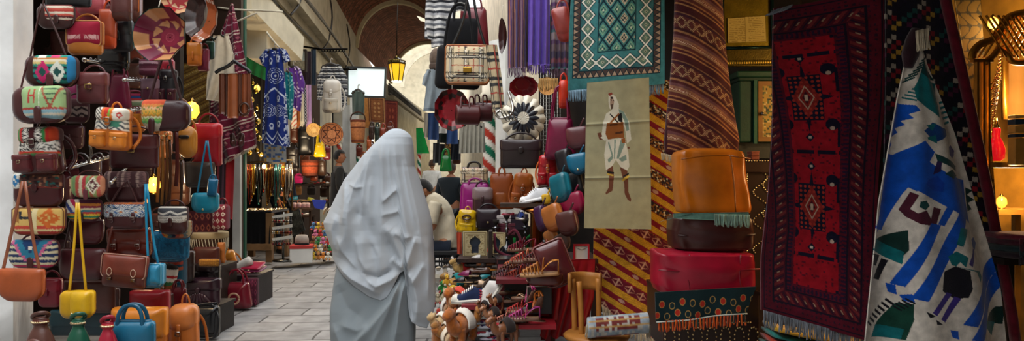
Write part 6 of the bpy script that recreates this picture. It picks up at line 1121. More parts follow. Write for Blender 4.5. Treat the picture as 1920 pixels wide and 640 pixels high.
br_=Thing('brass_stand','turned brass stand under the white running shoe','stand',1006,480,5.45);g=G();g.add(lathe([(.03,0),(.05,.02),(.05,.33),(.1,.35),(.11,.37),(.05,.385),(.06,.41),(.05,.44)],20),'#8a5a28');g.build('turned_column','metal',br_);g=G();g.add(lathe([(.12,.355),(.125,.365),(.1,.372)],20),'#a86a30');g.build('dish_plate','metal',br_)
def hookah(label,cx,y0,y1,d,col,hose,glass):
 th=Thing('water_pipe',label,'water pipe',cx,y1,d);H=th.k(y1-y0);R=H*.16
 g=G();g.add(lathe([(R*.8,0),(R*1.1,H*.05),(R*1.2,H*.13),(R*.9,H*.24),(R*.4,H*.32),(R*.32,H*.4)],24),glass);g.build('glass_base','glass',th)
 g=G();g.add(lathe([(R*.36,H*.4),(R*.5,H*.43),(R*.22,H*.46),(R*.2,H*.6),(R*.42,H*.63),(R*.2,H*.66),(R*.18,H*.76),(R*.75,H*.79),(R*.78,H*.8),(R*.16,H*.81),(R*.16,H*.86)],20),col);g.build('metal_stem','metal',th)
 g=G();g.add(lathe([(R*.2,H*.86),(R*.5,H*.93),(R*.55,H),(R*.45,H),(R*.1,H*.93)],18),'#2a2624');g.build('clay_bowl','plaster',th)
 g=G();g.add(sweep([(R*.2,0,H*.5),(R*1.2,-.05,H*.62),(R*2,-.08,H*.4),(R*1.9,-.1,H*.12),(R*.6,-.16,H*.06),(-R*1.4,-.13,H*.2),(-R*1.7,-.1,H*.55)],.013,n=8),hose);g.build('hose','cloth',th)
hookah('black glass water pipe with a polished stem beside the mirrors',950,400,482,5.9,'#8a8a90','#5a1c2c','#14161c');hookah('green hosed water pipe right of the black glass one',985,410,486,6.1,'#5a5c60','#0f6a2c','#12401c');hookah('small red hosed water pipe at the left, partly behind the black one',930,412,482,6.2,'#7a7c84','#8a1c24','#2a3c5c')
for i,(x0,x1,y0,y1,c,nm)in enumerate([(932,958,404,424,'#b0a8a8','pale'),(934,966,418,440,'#5a2a34','wine red'),(958,990,402,430,'#2c2430','dark'),(1000,1024,452,470,'#8a9098','silver')]):
 th=Thing('gift_box',f'{nm} small box among the water pipes','box',(x0+x1)/2,y1,6.3-(i==3)*.7);g=G();w,h=th.k(x1-x0),th.k(y1-y0);g.add(box(w,.14,h*.72,(0,0,h*.36)),c);g.build('box_body','paper',th,smooth=False,bevel=.004);g=G();g.add(box(w*1.03,.145,h*.26,(0,0,h*.87)),hx(c)*1.2);g.build('lid','paper',th,smooth=False,bevel=.004)
def mirror(label,x0,x1,y0,y1,d,rz=0):
 th=Thing('carved_mirror',label,'mirror',(x0+x1)/2,y1,d,rz);w,h=th.k(x1-x0),th.k(y1-y0);N_=70;X,Z=np.meshgrid(np.linspace(-.5,.5,N_),np.linspace(0,1,N_));X,Z=X.ravel(),Z.ravel();C=full(X,'#b8a880');e=np.minimum(.5-np.abs(X),np.minimum(Z,1-Z));paint(C,(np.abs(e-.05)<.012)|(np.abs(e-.11)<.008),'#6a5634');paint(C,(e>.12)&(rnd(np.floor(X*22),np.floor(Z*26))>.7),'#8a7650')
 arch=(np.hypot(X/.24,(Z-.58)/.2)<1)|((np.abs(X)<.16)&(Z<.45)&(Z>.14))|((np.abs(X)<.05)&(Z>.7)&(Z<.84));
 f=[q for q in grid_faces(N_,N_)if not all(arch[i]for i in q)]
 g=G();g.add((np.stack([X*w,-.012+0*X,Z*h],1),f),C);o=g.build('carved_frame','wood',th,smooth=False);s=o.modifiers.new('thick','SOLIDIFY');s.thickness=.014;s.offset=-1
 g=G();g.add(box(w*.7,.006,h*.85,(0,.012,h*.47)),'#2c3440');g.build('glass','glass',th,smooth=False);g=G();g.add(box(w,.008,h,(0,.022,h/2)),'#3a2a1c');g.build('backing','wood',th,smooth=False)
mirror('pale carved frame with a keyhole shaped dark mirror, left one',868,913,434,482,5.75,8);mirror('pale carved frame with a keyhole shaped dark mirror, right one behind the water pipe',914,950,436,482,5.9,-25)
th=Thing('frame_stack','thin dark frame standing edge on between the two carved mirrors','frame',920,482,5.7);g=G();g.add(box(.03,.2,th.k(50),(0,0,th.k(25))));g.C[-1]=np.broadcast_to(hx('#241a14'),(8,3));g.build('edge_frame','wood',th,smooth=False,bevel=.003)
cloth('cloth','orange red cloth strip hanging left of the carved mirrors','cloth',5.9,[(856,436),(857,476)],[(866,436),(866,478)],None,'#a83c24',ripple(1,.01))
cs=Thing('metal_case','small aluminium edged black case under the water pipes','case',952,520,5.5,10);w,h=cs.k(42),cs.k(34);g=G();g.add(box(w,.26,h,(0,.1,h/2)),'#16181c');g.build('case_body','plastic',cs,smooth=False);g=G()
for z in(0,.62,1):g.add(box(w*1.02,.265,h*.06,(0,.1,h*z)),'#a8aaac')
for sx in(-1,1):g.add(box(w*.04,.265,h,(sx*w/2,.1,h/2)),'#9a9c9e')
g.build('metal_edging','metal',cs,smooth=False);g=G();g.add(box(w*.14,.02,h*.16,(0,-.035,h*.62)),'#c8c8c8');g.build('latch','metal',cs,smooth=False)
for lb,x0,x1,y,d,c,dp in(('dark board shelf carrying mirrors and water pipes',858,1010,484,5.6,'#2a1c18',.7),('red covered board under the metal case and strappy sandals',930,1036,522,4.7,'#5c0f18',.9),('red edged shelf board with the lower rows of sandals',930,1042,606,4.5,'#8a1622',.5),('red edged board under the canvas shoes',866,944,570,4.72,'#6c1420',.3),('narrow plank for the white running shoe and navy trainer',938,1034,381,5.4,'#3a2a20',.2)):shelf(lb,x0,x1,y,d,c,dp,legs=d not in(5.4,4.72))
RS='shoes on the right hand stall'
for i,(x,y,c,nm,row)in enumerate([(822,500,'#b8a890','beige','back'),(836,497,'#4a3c30','brown','back'),(850,496,'#1c1c20','black','back'),(824,515,'#a8aab0','silver','middle'),(838,513,'#23262c','charcoal','middle'),(852,511,'#2c2a28','black buckled','middle'),(826,534,'#d8d4cc','white','front'),(841,532,'#d4cfc0','cream','front'),(855,528,'#c8b498','tan','front')]):
 shoe(f'{nm} ballet flat in the {row} row beneath the bench, {["left", "middle", "right"][i % 3]} one',x,y+6,6.6-.3*(i//3),26,c,'flat',yaw=-80+(i*17)%20,pitch=18,group=RS,inner='#c0b49c')
shelf('pale slope under the rows of ballet flats',812,866,516,6.1,'#b8b0a0',.9,'shoe_stand',slope=-14)
cv=shoe('navy canvas sneaker with white laces hanging loose, pointing left',882,568,4.78,74,'#1c2848','sneaker',yaw=172,pitch=-4,group=RS)
shoe('white canvas sneaker with red laces standing heel down beside the navy sneaker',924,568,4.74,76,'#d0ccc8','sneaker',yaw=176,pitch=-58,lace='#a01c34',group=RS,strapc='#3a3a40')
for i,(x,y,d,L_,c,nm,ty,yw,pt)in enumerate([(878,518,5.4,44,'#7a1c50','plum velvet slipper above the navy sneaker','babouche',160,0),(868,530,5.35,40,'#241c20','black slipper under the plum velvet one','babouche',168,0),(905,524,5.45,34,'#1c6a70','teal slipper behind the white canvas sneaker','babouche',20,20),(890,500,5.6,46,'#2c2422','dark brown shoe on top of the shoe heap before the mirrors','flat',165,0),(912,498,5.6,40,'#8a5028','tan shoe on top of the shoe heap before the mirrors','flat',20,0),(898,488,5.65,40,'#b0aca8','grey slipper just under the left carved mirror','babouche',170,0),(895,512,5.5,48,'#4a2c1e','brown shoe in the middle of the heap before the mirrors','flat',175,0),(900,536,5.3,40,'#c8a888','pale slipper between plum slipper and navy sneaker','babouche',10,0),(894,545,5.3,34,'#6a1828','wine red slipper just over the navy sneaker','babouche',30,0),(925,508,5.6,30,'#b8742c','amber shoe at the right of the heap before the mirrors','flat',40,0)]):
 shoe(nm,x,y,d,L_,c,ty,yaw=yw,pitch=pt,group=RS)
shelf('dark board under the shoe heap before the mirrors',862,936,548,5.25,'#3a2820',.7)
for i,(x,y,d,L_,c,s2,nm,yw,ty)in enumerate([(1012,516,4.45,74,'#b8752c','#a8642c','golden tan fisherman sandal with woven straps, largest of the sandals',172,'sandal'),(1012,488,4.8,62,'#5c1a24','#3a1418','maroon strappy sandal behind the golden tan one',172,'sandal'),(984,492,4.9,60,'#a82a24','#c87a5a','red strappy sandal left of the maroon one',166,'sandal'),(978,470,5.0,58,'#7c1830','#5a1020','wine woven sandal at the back of the sandal heap',160,'sandal'),(1020,472,4.95,54,'#541824','#8a2c34','dark red sandal highest at the right of the sandal heap',170,'sandal'),(962,566,4.75,54,'#b89478','#3a3a3a','beige thong sandal with black straps on the lower board',172,'thong'),(960,550,4.9,50,'#3a6a70','#2c5c66','teal thong sandal behind the beige one',168,'thong'),(984,560,4.65,52,'#8a6a58','#c8a080','brown pink thong sandal right of the beige one',170,'thong'),(974,586,4.6,54,'#b83a34','#a82a28','coral red sandal on the lower board',168,'sandal'),(982,600,4.45,64,'#8a2a6a','#c84a80','magenta and orange sandal at the front edge of the lower board',170,'sandal'),(996,560,4.6,42,'#a81c60','#8a1450','hot pink sandal standing on its heel',120,'sandal'),(1010,572,4.5,44,'#b8641c','#a0501c','orange sandal standing on its heel next to the hot pink one',110,'sandal')]):
 shoe(nm,x,y,d,L_,c,ty,yaw=yw,pitch=-50 if 'standing' in nm else-4,group='sandals on the right hand stall',strapc=s2,sole_c='#b0855a' if i==0 else '#6a4a3a',inner='#8a6a50')
for i,(x,y,c)in enumerate([(900,626,'#b8c0c8'),(910,612,'#c0c4d0'),(920,634,'#b8b4c4'),(900,604,'#b0bcc8'),(930,622,'#c8c0c8'),(895,648,'#c4c8d0'),(940,640,'#b4b8c4')]):
 t_=shoe('small printed slipper in white, blue and red on the front stack',x,y+4,4.75,42,c,'flat',yaw=160+i*7,group='printed slippers stacked in front',inner='#8a2c34',cat='shoe')
 t_.o['label']=['pale blue printed slipper in the middle of the front stack','pale printed slipper second highest of the front stack','lilac printed slipper low right in the front stack','pale blue printed slipper topmost of the front stack','pinkish white printed slipper right of the front stack','white printed slipper lowest at the left of the front stack','grey blue printed slipper rightmost at the bottom of the front stack'][i]
 g=G();L_=t_.k(42);rr=random.Random(i)
 M=Matrix.Rotation(math.radians(160+i*7),4,'Z')
 for q in range(12):xx=rr.uniform(-.3,.42)*L_;a_=rr.uniform(.5,2.6);g.add(ball(.014,.014,.009,(xx,.13*L_*math.cos(a_),.05*L_+.1*L_*math.sin(a_)),6,4),rr.choice(['#a82a40','#2c4a8a','#3a2a50','#b84a6a']))
 g.build('print_dots','cloth',t_,M=M)['kind']='stuff'
shelf('dark low board under the printed slippers',880,956,654,4.55,'#2c201c',.5)
def camel(label,px,py,d,hpx,col,saddle,yaw=0,kind='fur',group=None,name='plush_camel',lying=False):
 th=Thing(name,label,'toy',px,py,d,yaw,group);k=th.k(hpx)
 ft=kind=='fur';z0=.26 if ft else .42;fat=1.3 if ft else 1
 g=G();g.add(sweep([(0,.36*k,(z0+.1)*k),(0,.28*k,(z0+.14)*k),(0,0,(z0+.16)*k),(0,-.25*k,(z0+.13)*k),(0,-.38*k,(z0+.13)*k),(0,-.47*k,(z0+.26)*k),(0,-.5*k,(z0+.42)*k)],.17*k*fat,n=14,up=(1,0,0),taper=[.5,.95,1.05,1,.8,.62,.55]),col);g.add(ball(.13*k,.17*k,.16*k,(0,.02*k,(z0+.33)*k),14,10),col);g.build('body',kind,th)
 g=G();g.add(sweep([(0,-.44*k,(z0+.47)*k),(0,-.55*k,(z0+.48)*k),(0,-.68*k,(z0+.43)*k),(0,-.74*k,(z0+.4)*k)],.105*k*fat,n=12,up=(1,0,0),taper=[.8,1,.85,.55]),col)
 for s in(-1,1):g.add(ball(.035*k,.025*k,.06*k,(s*.09*k,-.46*k,(z0+.57)*k),8,6),col);g.add(ball(.02*k,.02*k,.02*k,(s*.085*k,-.6*k,(z0+.5)*k),6,5),'#120f0d')
 g.build('head',kind,th)
 for sx in(-1,1):
  for yy in(-.24,.25):
   g=G();g.add(sweep([(sx*.1*k,yy*k,(z0+.1)*k),(sx*.12*k,(yy+.02)*k,(z0*.5)*k),(sx*.12*k,(yy-.02)*k,.05*k),(sx*.12*k,(yy-.06)*k,.02*k)],.06*k*fat**2,n=8,up=(0,1,0),taper=[1.3,.9,.85,1]),col);g.build('leg',kind,th)
 n_=14;vs=[];
 for yy in np.linspace(-.14,.18,8):
  for t in np.linspace(-.25,PI+.25,n_):vs.append((.185*k*fat*1.04*math.cos(t),yy*k,(z0+.15)*k+(.2*fat*1.04+.12*math.exp(-((yy-.02)/.12)**2))*k*math.sin(t)))
 g=G();g.add((vs,[q for q in grid_faces(n_,8)]),saddle);o=g.build('saddle_cloth','cloth',th);s_=o.modifiers.new('thick','SOLIDIFY');s_.thickness=.008
 g=G();g.add(sweep([(0,.36*k,(z0+.12)*k),(0,.44*k,(z0+.02)*k),(0,.45*k,z0*.6*k)],.02*k,n=6,up=(1,0,0)),hx(col)*.6);g.build('tail',kind,th)
PG='plush camels heaped at the front of the shoe stall'
for i,(x,y,d,h,c,s,nm)in enumerate([(868,640,4.68,78,'#a85c1c','#d8d2c8','large rust orange plush camel with white saddle cloth, biggest of the heap'),(845,660,4.75,60,'#b8976c','#d4c8b4','sand coloured plush camel low in front of the heap'),(828,655,4.95,64,'#b06a2c','#c8c2b8','orange brown plush camel at the left edge of the heap'),(843,604,5.1,60,'#a87440','#d8d4cc','tan plush camel in the middle left of the heap'),(860,590,5.15,64,'#b8651e','#c84a3a','ginger plush camel right above the middle of the heap'),(835,580,5.3,50,'#c8b48c','#2c8a4c','cream plush camel with a green saddle, upper left of the heap'),(857,550,5.5,46,'#b8894c','#1c7a7c','honey plush camel with a teal saddle cloth, topmost of the heap'),(850,572,5.35,44,'#d0c0a0','#d8b82c','pale plush camel with a yellow saddle cloth'),(872,520,5.65,40,'#c09a5c','#b82a2c','light tan plush camel with red saddle, beside the seated man'),(828,626,4.98,50,'#c8a878','#e0dcd0','beige plush camel with white saddle at the left of the heap'),(886,612,4.78,52,'#b0702c','#d8d4cc','amber plush camel at the right of the heap under the navy sneaker'),(858,622,4.9,50,'#d4c4a0','#a83428','ivory plush camel with a red saddle in the middle of the heap'),(876,586,5.0,46,'#8f5424','#d8d0c0','brown plush camel just under the toe of the navy sneaker'),(838,640,4.85,46,'#9c6a34','#c8c0b0','dull brown plush camel low in the heap')]):
 camel(nm,x,y,d,h,c,s,[-30,20,-10,15,-25,10,-60,30,-75,-35,25,-15,40,-50][i],group=PG)
shelf('stepped dark stand under the plush camels, upper step',822,884,596,5.05,'#3a2a20',.7,'display_stand');shelf('stepped dark stand under the plush camels, top step',828,884,560,5.35,'#3a2a20',.5,'display_stand')
for i,(x,y,c,a)in enumerate([(829,548,'#2c8a3a','#c8342c'),(838,536,'#d8a82c','#d8d0b8'),(820,570,'#c8bca0','#a82c2c'),(822,600,'#b8341c','#e0d8c8'),(848,560,'#d8d0bc','#d8b030'),(822,622,'#a85a24','#d8ccb8')]):plush(['green plush toy with red feet above the camel heap','yellow plush toy with cream feet above the camel heap','cream plush toy with red feet left of the camels','red plush toy with white feet left of the camels','white plush toy with yellow feet among the camels','rust plush toy with cream feet at the lower left of the camels'][i],x,y,5.3-.05*i,14,c,a,'small plush toys among the camels')
LC='brown leather camel figures'
for i,(x,y,d,h,c,yw,nm)in enumerate([(950,652,4.42,62,'#7a4c30',-55,'brown leather camel figure standing largest under the sandal board'),(932,584,4.66,34,'#8a5a3a',-50,'small brown leather camel figure by the navy sneaker, highest'),(926,612,4.62,40,'#9a6a4a',-60,'pale brown leather camel figure in the middle, left of the sandals'),(908,592,4.66,30,'#6a4028',-40,'dark brown leather camel figure just over the printed slippers')]):camel(nm,x,y,d,h,c,'#2c2422',yw,'leather',LC,'leather_camel')
def drp(U,V):return .045*np.sin(U*26+V*2)*V+.1*V
cloth('red_cloth','long red cloth draped over the table edge, hanging to the ground behind the chair','cloth',4.75,[(1052,488),(1034,540),(1014,640)],[(1116,486),(1116,560),(1100,640)],None,'#9c0e18',drp,.01,90,60)
cloth('red_cloth','smaller red cloth fold hanging left, over the dark box','cloth',4.68,[(1020,530),(1012,580)],[(1056,500),(1046,604)],None,'#8c0e18',ripple(2,.03),.01,40,40)
cd=Thing('picture_frame','small red frame with a white card standing on the red cloth','frame',1090,490,4.9);w,h=cd.k(30),cd.k(32);g=G();g.add(sweep([(-w*.45,0,h*.06),(w*.45,0,h*.06),(w*.45,0,h*.95),(-w*.45,0,h*.95),(-w*.45,0,h*.06)],.012,.012,n=4,sm=1),'#a01420');g.build('frame_edge','wood',cd,smooth=False);g=G();g.add(box(w*.85,.006,h*.85,(0,.004,h*.5)),'#c8c4bc');g.build('card','paper',cd,smooth=False);g=G();g.add(sweep([(-w*.3,-.002,h*.8),(0,-.002,h*.66),(w*.3,-.002,h*.78)],.002,n=4,sm=1),'#8a8680');g.build('card_fold','paper',cd)
tb=Thing('covered_table','dark topped table under the red cloth and framed card','table',1070,HY+CH*F/5.3,5.3);z=CH-(490-HY)/F*4.95;g=G();g.add(box(.36,.5,.03,(0,0,z-.016)),'#3a2018');g.build('table_top','wood',tb,smooth=False)
for sx in(-.15,.15):
 for yy in(-.2,.2):g=G();g.add(box(.035,.035,z-.03,(sx,yy,z/2-.015)),'#2a1812');g.build('leg','wood',tb,smooth=False)
dk=Thing('dark_box','black framed box standing under the sandals, left of the red cloth','box',1012,590,4.6);w,h=dk.k(46),dk.k(52);g=G();g.add(box(w,.3,h,(0,.15,h/2)),'#131217');g.build('box_body','plastic',dk,smooth=False,bevel=.004);g=G();g.add(sweep([(-w*.5,-.005,0),(-w*.5,-.005,h),(w*.5,-.005,h)],.008,n=5,sm=1),'#5a5048');g.build('edge_strip','wood',dk)
def p_teal(U,V,X,Y):
 X=X-(Y-0)*-.02;L_,R_=1076,1240;C=full(U,'#3b777a');yb=Y+(X-1150)*.06
 e=np.minimum(np.minimum(X-L_,R_-X),143-yb);DK='#0f2a34'
 paint(C,(e>0)&(e<26),'#366a70');m=(e>1)&(e<13);paint(C,m,'#4c3c38')
 along=np.where(143-yb<np.minimum(X-L_,R_-X),X,yb);tri=np.abs(fr(along/11)-.5)*2;q=(e-1)/12;paint(C,m&(q<tri*.9),'#a88f78');paint(C,m&(np.abs(q-tri*.9)<.14),DK);paint(C,((e>0)&(e<1.6))|((e>12.6)&(e<14.4)),DK)
 e2=e-17;w=22;half=w/2;along2=np.where(np.minimum(X-L_,R_-X)<143-yb,(yb-100)/25+.5,(X-1158)/25+.5);q=np.abs(fr(along2)-.5)*2;r=np.abs(e2-half)/half;dd=q+r;mm=(e2>-6)&(e2<w+8)
 paint(C,mm&(dd<1.35),DK);paint(C,mm&(dd<1.18),'#d9d8cc');paint(C,mm&(dd<.86),'#1d4a4c');paint(C,mm&(dd<.72),'#5f7a6a');paint(C,mm&(dd<.3),'#a8ac94');paint(C,mm&(dd<.12),'#2c4a4a')
 inn=(e>47);paint(C,inn,'#3e7674');paint(C,(e>46.5)&(e<48.5),DK);f1=fr((X-1158)/26+.0);f2=fr((yb-18)/36);a=np.abs(f1-.5)*2+np.abs(f2-.5)*2;b=np.abs(fr(f1+.5)-.5)*2+np.abs(fr(f2+.5)-.5)*2
 paint(C,inn&(e>49)&(np.abs(a-1)<.14),DK)
 k=inn&(e>49);paint(C,k&(a<.62),'#b0a58c');paint(C,k&(a<.5)&((np.floor(X/3)+np.floor(Y/4))%2<1),DK);paint(C,k&(b<.62),'#6f9a80');paint(C,k&(b<.42)&((np.floor(X/3)+np.floor(Y/4))%2<1),'#1f4a50');paint(C,k&(b<.15),'#b8c0a8');return C
t_=cloth('woven_rug','teal woven rug with white diamond border and fringed end, hung above the khaki panel','rug',5.0,[(1072,-30),(1067,60),(1065,172)],[(1246,-30),(1246,60),(1245,158)],p_teal,fold=lambda U,V:.012*np.sin(U*9)+.03*V*np.sin(U*5),thick=.01,nu=300,nv=330,kind='wool',part='hung_or_laid_cloth')
fringe(t_,(1066,171),(1244,157),110,22,.0035,'#7f9cb0',seed=4)
def p_khaki(U,V,X,Y):
 C=full(U,'#a09a78');paint(C,np.abs(V-.29)<.003,'#77735a');paint(C,np.abs(V-.66)<.003,'#77735a');S=1.0
 def pg(pts,col):paint(C,inpoly(X,Y,pts),col)
 W_,SK,BR_,DG,GY='#cfc9b4','#6a3f2c','#8a4f22','#1d1a18','#7c8f80'
 pg([(1141,176),(1146,174),(1155,182),(1161,196),(1160,205),(1150,209),(1143,203),(1141,190)],W_);pg([(1144,178),(1149,181),(1152,190),(1150,200),(1146,204),(1144,196)],'#a58a74');pg([(1145,182),(1150,182),(1150,185),(1146,186)],DG);pg([(1144,187),(1147,186),(1147,190)],DG);pg([(1149,187),(1152,188),(1150,190)],DG);pg([(1145,196),(1150,195),(1150,203),(1146,206)],'#5a4636');pg([(1140,176),(1147,173),(1149,177),(1143,180)],'#8a3a2c')
 pg([(1137,213),(1146,207),(1160,203),(1172,212),(1181,232),(1184,262),(1176,270),(1172,240),(1166,230),(1140,235),(1136,255),(1128,258),(1131,230)],W_)
 pg([(1160,204),(1170,210),(1178,226),(1180,244),(1175,246),(1170,224),(1162,214)],GY);pg([(1158,214),(1166,212),(1168,230),(1160,228)],DG);pg([(1143,214),(1145,213),(1162,231),(1159,232)],DG);pg([(1160,212),(1162,214),(1146,232),(1143,230)],BR_)
 pg([(1138,231),(1169,229),(1171,262),(1160,258),(1140,262),(1134,262)],BR_);pg([(1144,233),(1158,232),(1158,235),(1144,236)],'#4a2a18');pg([(1154,248),(1168,246),(1168,250),(1154,252)],'#4a2a18');pg([(1120,250),(1126,248),(1130,256),(1138,258),(1137,263),(1124,262)],SK);pg([(1126,258),(1136,252),(1140,262),(1134,264)],W_)
 pg([(1137,262),(1168,259),(1172,262),(1178,285),(1180,312),(1175,322),(1164,314),(1155,300),(1146,314),(1136,319),(1133,290)],W_)
 for a in([(1152,262),(1155,262),(1153,298),(1151,298)],[(1164,262),(1172,270),(1160,298),(1156,298)],[(1140,268),(1142,266),(1150,292),(1148,296)],[(1139,300),(1149,290),(1150,296),(1142,306)],[(1160,298),(1174,290),(1175,300),(1166,304)]):pg(a,GY)
 pg([(1165,260),(1172,259),(1173,268),(1166,268)],BR_);pg([(1176,276),(1181,276),(1181,279),(1177,279)],SK)
 pg([(1138,318),(1149,311),(1151,330),(1149,352),(1148,358),(1136,365),(1135,362),(1141,352),(1142,330)],SK);pg([(1162,313),(1176,320),(1178,345),(1178,360),(1183,374),(1182,379),(1176,374),(1171,364),(1170,345)],SK);pg([(1138,325),(1150,328),(1150,331),(1138,328)],'#c0a040');pg([(1166,336),(1179,328),(1180,332),(1167,341)],'#c0a040');pg([(1138,321),(1151,323),(1151,326),(1138,325)],DG);pg([(1168,330),(1179,324),(1179,327),(1167,334)],DG);return C
cloth('wall_hanging','khaki cloth panel with the woven figure of a man in white breeches','wall hanging',4.85,[(1101,155),(1098,260),(1095,428)],[(1217,145),(1219,260),(1221,430)],p_khaki,fold=lambda U,V:-.006*np.exp(-((V-.29)/.01)**2)-.006*np.exp(-((V-.66)/.01)**2)+.008*np.sin(V*6),thick=.006,nu=240,nv=430,part='hung_or_laid_cloth')
def p_ykilim(U,V,X,Y):
 t=Y-X*.62;q=fr((t+300)/61);x2=X*.85+Y*.5;C=full(U,'#7a1626');st=(q<.24)|((q>.42)&(q<.62));paint(C,st,'#c8962a');paint(C,st&(fr(q*22)<.3),'#a47820');band=(q>.68)&(q<.98);paint(C,band,'#611628');z=np.abs(q-.83)/.15;z2=np.abs(fr(x2/26)-.5)*2
 paint(C,band&(z<z2)&(z2>.12),'#b07a6a');paint(C,band&(z<z2*.45)&(z2>.12),'#5c1826');paint(C,band&(np.abs(fr(x2/26+.5)-.5)<.05),'#c8a088');m=(q>.27)&(q<.39)&(np.abs(fr(x2/48)-.5)+np.abs(q-.33)*1.6<.16);paint(C,m,'#b08a80');up=(t<-318)&band;paint(C,up,'#2c2024');paint(C,up&(rnd(np.floor(x2/3),np.floor(t/3))>.55),'#8a5a28');paint(C,up&(rnd(np.floor(x2/3),np.floor(t/3))>.85),'#c8c0a8');return C
k_=cloth('kilim','yellow and maroon diagonal striped kilim hung behind the khaki panel','rug',5.1,[(1118,150),(1116,300),(1112,565)],[(1290,150),(1285,400),(1248,655)],p_ykilim,fold=ripple(1.2,.03),thick=.012,nu=220,nv=460,kind='wool',part='hung_or_laid_cloth');fringe(k_,(1113,562),(1247,652),60,28,.004,'#b8ab90',seed=9)
ca=Thing('rolled_carpet','tall dark red brown striped carpet roll standing over the orange pouf','rug',1315,300,4.55)
def p_roll(U,V,X,Y):
 t=Y-((X-1250)/120)**1.5*55-(X-1250)*.12;q=fr((t+40)/92);C=full(U,'#44191c');C[:]=bands(U,q,[(.04,'#9a6a44'),(.1,'#4c1f20'),(.16,'#6a4040'),(.2,'#8f6248'),(.26,'#7a4030'),(.29,'#96704e'),(.36,'#5a2a24'),(.39,'#a06a40'),(.44,'#4a1c1e'),(.47,'#a87448'),(.62,'#451a1c'),(.64,'#8c6242'),(.7,'#3c1a24'),(.94,'#562622'),(2,'#3c171b')]);m=(q>.7)&(q<.94)&((np.abs(np.abs(fr(X/34)-.5)*2-(q-.7)/.24)<.14)|(np.abs(np.abs(fr(X/34)-.5)*2-1+(q-.7)/.24)<.14));paint(C,m&((np.floor(X/2)+np.floor(Y/2))%2<1),'#b8956c');paint(C,(np.abs(q-.23)<.02)&((np.floor(X/3)+np.floor(Y/2))%2<1),'#c8a888');return C
vf,c_=rows(ca,[(-40,1266,1352,.4),(60,1263,1358,.4),(140,1257,1366,.4),(220,1249,1378,.35),(262,1245,1386,.3),(284,1246,1384,.25),(300,1254,1370,.15)],n=260,nv=420,e=2.0,colf=p_roll,disp=lambda t,v:.012*np.sin(t*6+v*3)*v);g=G();g.add(vf,c_);g.build('hanging_roll','wool',ca);fringe(ca,(1236,288),(1262,294),12,14,.0035,'#c8bca0',y=-.05)
def pouf(label,rows_,d,col,seams=(),T=.8,kind='leather',e=4.0,extra=None,panel_y=None,hi=None,back=None):
 xs=[r[1]for r in rows_]+[r[2]for r in rows_];th=Thing('leather_pouf',label,'pouf',(min(xs)+max(xs))/2,rows_[-1][0],d,0,'leather poufs stacked in the right hand shop');vf,c_=rows(th,rows_,T,n=64,nv=40,e=e,col=col,disp=lambda t,v:.008*np.sin(v*9+2*np.cos(t*2))+.006*np.sin(t*7));g=G();g.add(vf,c_);g.build('body',kind,th)
 hw=th.k(max(xs)-min(xs))/2*T
 for s in seams:g=G();g.add(sweep(th.LL(s,-hw*1.0),.005,n=6),hx(col)*.62);g.build('seam',kind,th)
 return th
pouf('square orange leather pouf on top of the stack',[(279,1290,1350,.9),(284,1268,1384,.75),(292,1263,1389,.72),(340,1264,1394,.7),(390,1270,1402,.7),(398,1272,1400,.7),(401,1290,1380,.7)],4.3,'#b8640e',[[(1264,300),(1310,294),(1352,293)],[(1352,293),(1358,340),(1362,399)],[(1352,294),(1388,299)]])
pouf('dark brown leather pouf under the orange one, green fringed cloth over it',[(402,1270,1390,.8),(408,1256,1402,.72),(430,1254,1406,.7),(462,1257,1404,.7),(471,1280,1380,.8)],4.2,'#3a1a18',[[(1298,406),(1296,440),(1298,470)],[(1260,438),(1330,440),(1400,436)]],.6)
pouf('wide crimson leather pouf with stitched panels, third of the stack',[(466,1224,1240,1.2),(470,1222,1300,.8),(473,1222,1404,.6),(490,1223,1408,.58),(530,1223,1408,.58),(543,1228,1404,.6),(548,1250,1350,.7)],4.12,'#98102c',[[(1280,472),(1277,510),(1282,546)],[(1372,472),(1370,510),(1374,540)],[(1224,500),(1300,503),(1406,498)],[(1328,512),(1326,546)]],.55)
def tasselcloth():
 th=cloth('fringed_cloth','grey green fringed cloth lying between the orange pouf and the dark brown one','cloth',4.02,[(1238,416),(1262,409)],[(1300,399),(1300,404)],None,'#5c8478',None,.008,20,6)
 g=G();vf,c_=sheet(th,[(1262,401),(1264,410)],[(1404,398),(1404,416)],40,8,None,.01,.0,None,'#5c8478');g.add(vf,c_);g.build('cloth_edge','wool',th);fringe(th,(1338,402),(1404,404),44,24,.004,'#86a898',y=-.012,seed=6)
tasselcloth()
def p_dots(U,V,X,Y):
 C=full(U,'#10282c');yy=Y+(X-1240)*.06
 for r0 in(0,1):
  cy=572+r0*20;sx=19;q=fr((X-1232+r0*9)/sx);idx=np.floor((X-1232+r0*9)/sx);dx=(q-.5)*sx;dy=(yy-cy-4*np.sin(idx*2.1));rr=np.hypot(dx/5.5,dy/7);al=idx%2<1;paint(C,rr<1,'#a8864a');paint(C,(rr<.78),'#182c2e');paint(C,(rr<.8)&al,'#b02c1c')
 return C
c2=cloth('embroidered_cloth','dark green cloth with red and gold dots draped over the lowest studded chest','cloth',3.92,[(1228,549),(1230,605)],[(1418,538),(1400,590)],p_dots,None,lambda U,V:.012*np.sin(U*14)*V,.008,220,70,part='draped_cloth')
g=G();g.add(sweep(c2.LL([(1230,604),(1290,600),(1340,592),(1400,588)],-.012),.004,n=5),'#b8c0b8');g.build('piping','cloth',c2)
for s,c in enumerate(('#d05a14','#a83a14','#2a3a34')):fringe(c2,(1231+s*2,604),(1398,589),26,22-3*s,.005,c,y=-.01,seed=20+s,name='tassel_fringe')
def studs(th,pts,r,col='#d8c090',name='stud_pattern'):
 g=G()
 for p in pts:g.add(ball(r,r*.6,r,p,6,4),col)
 g.build(name,'metal',th)
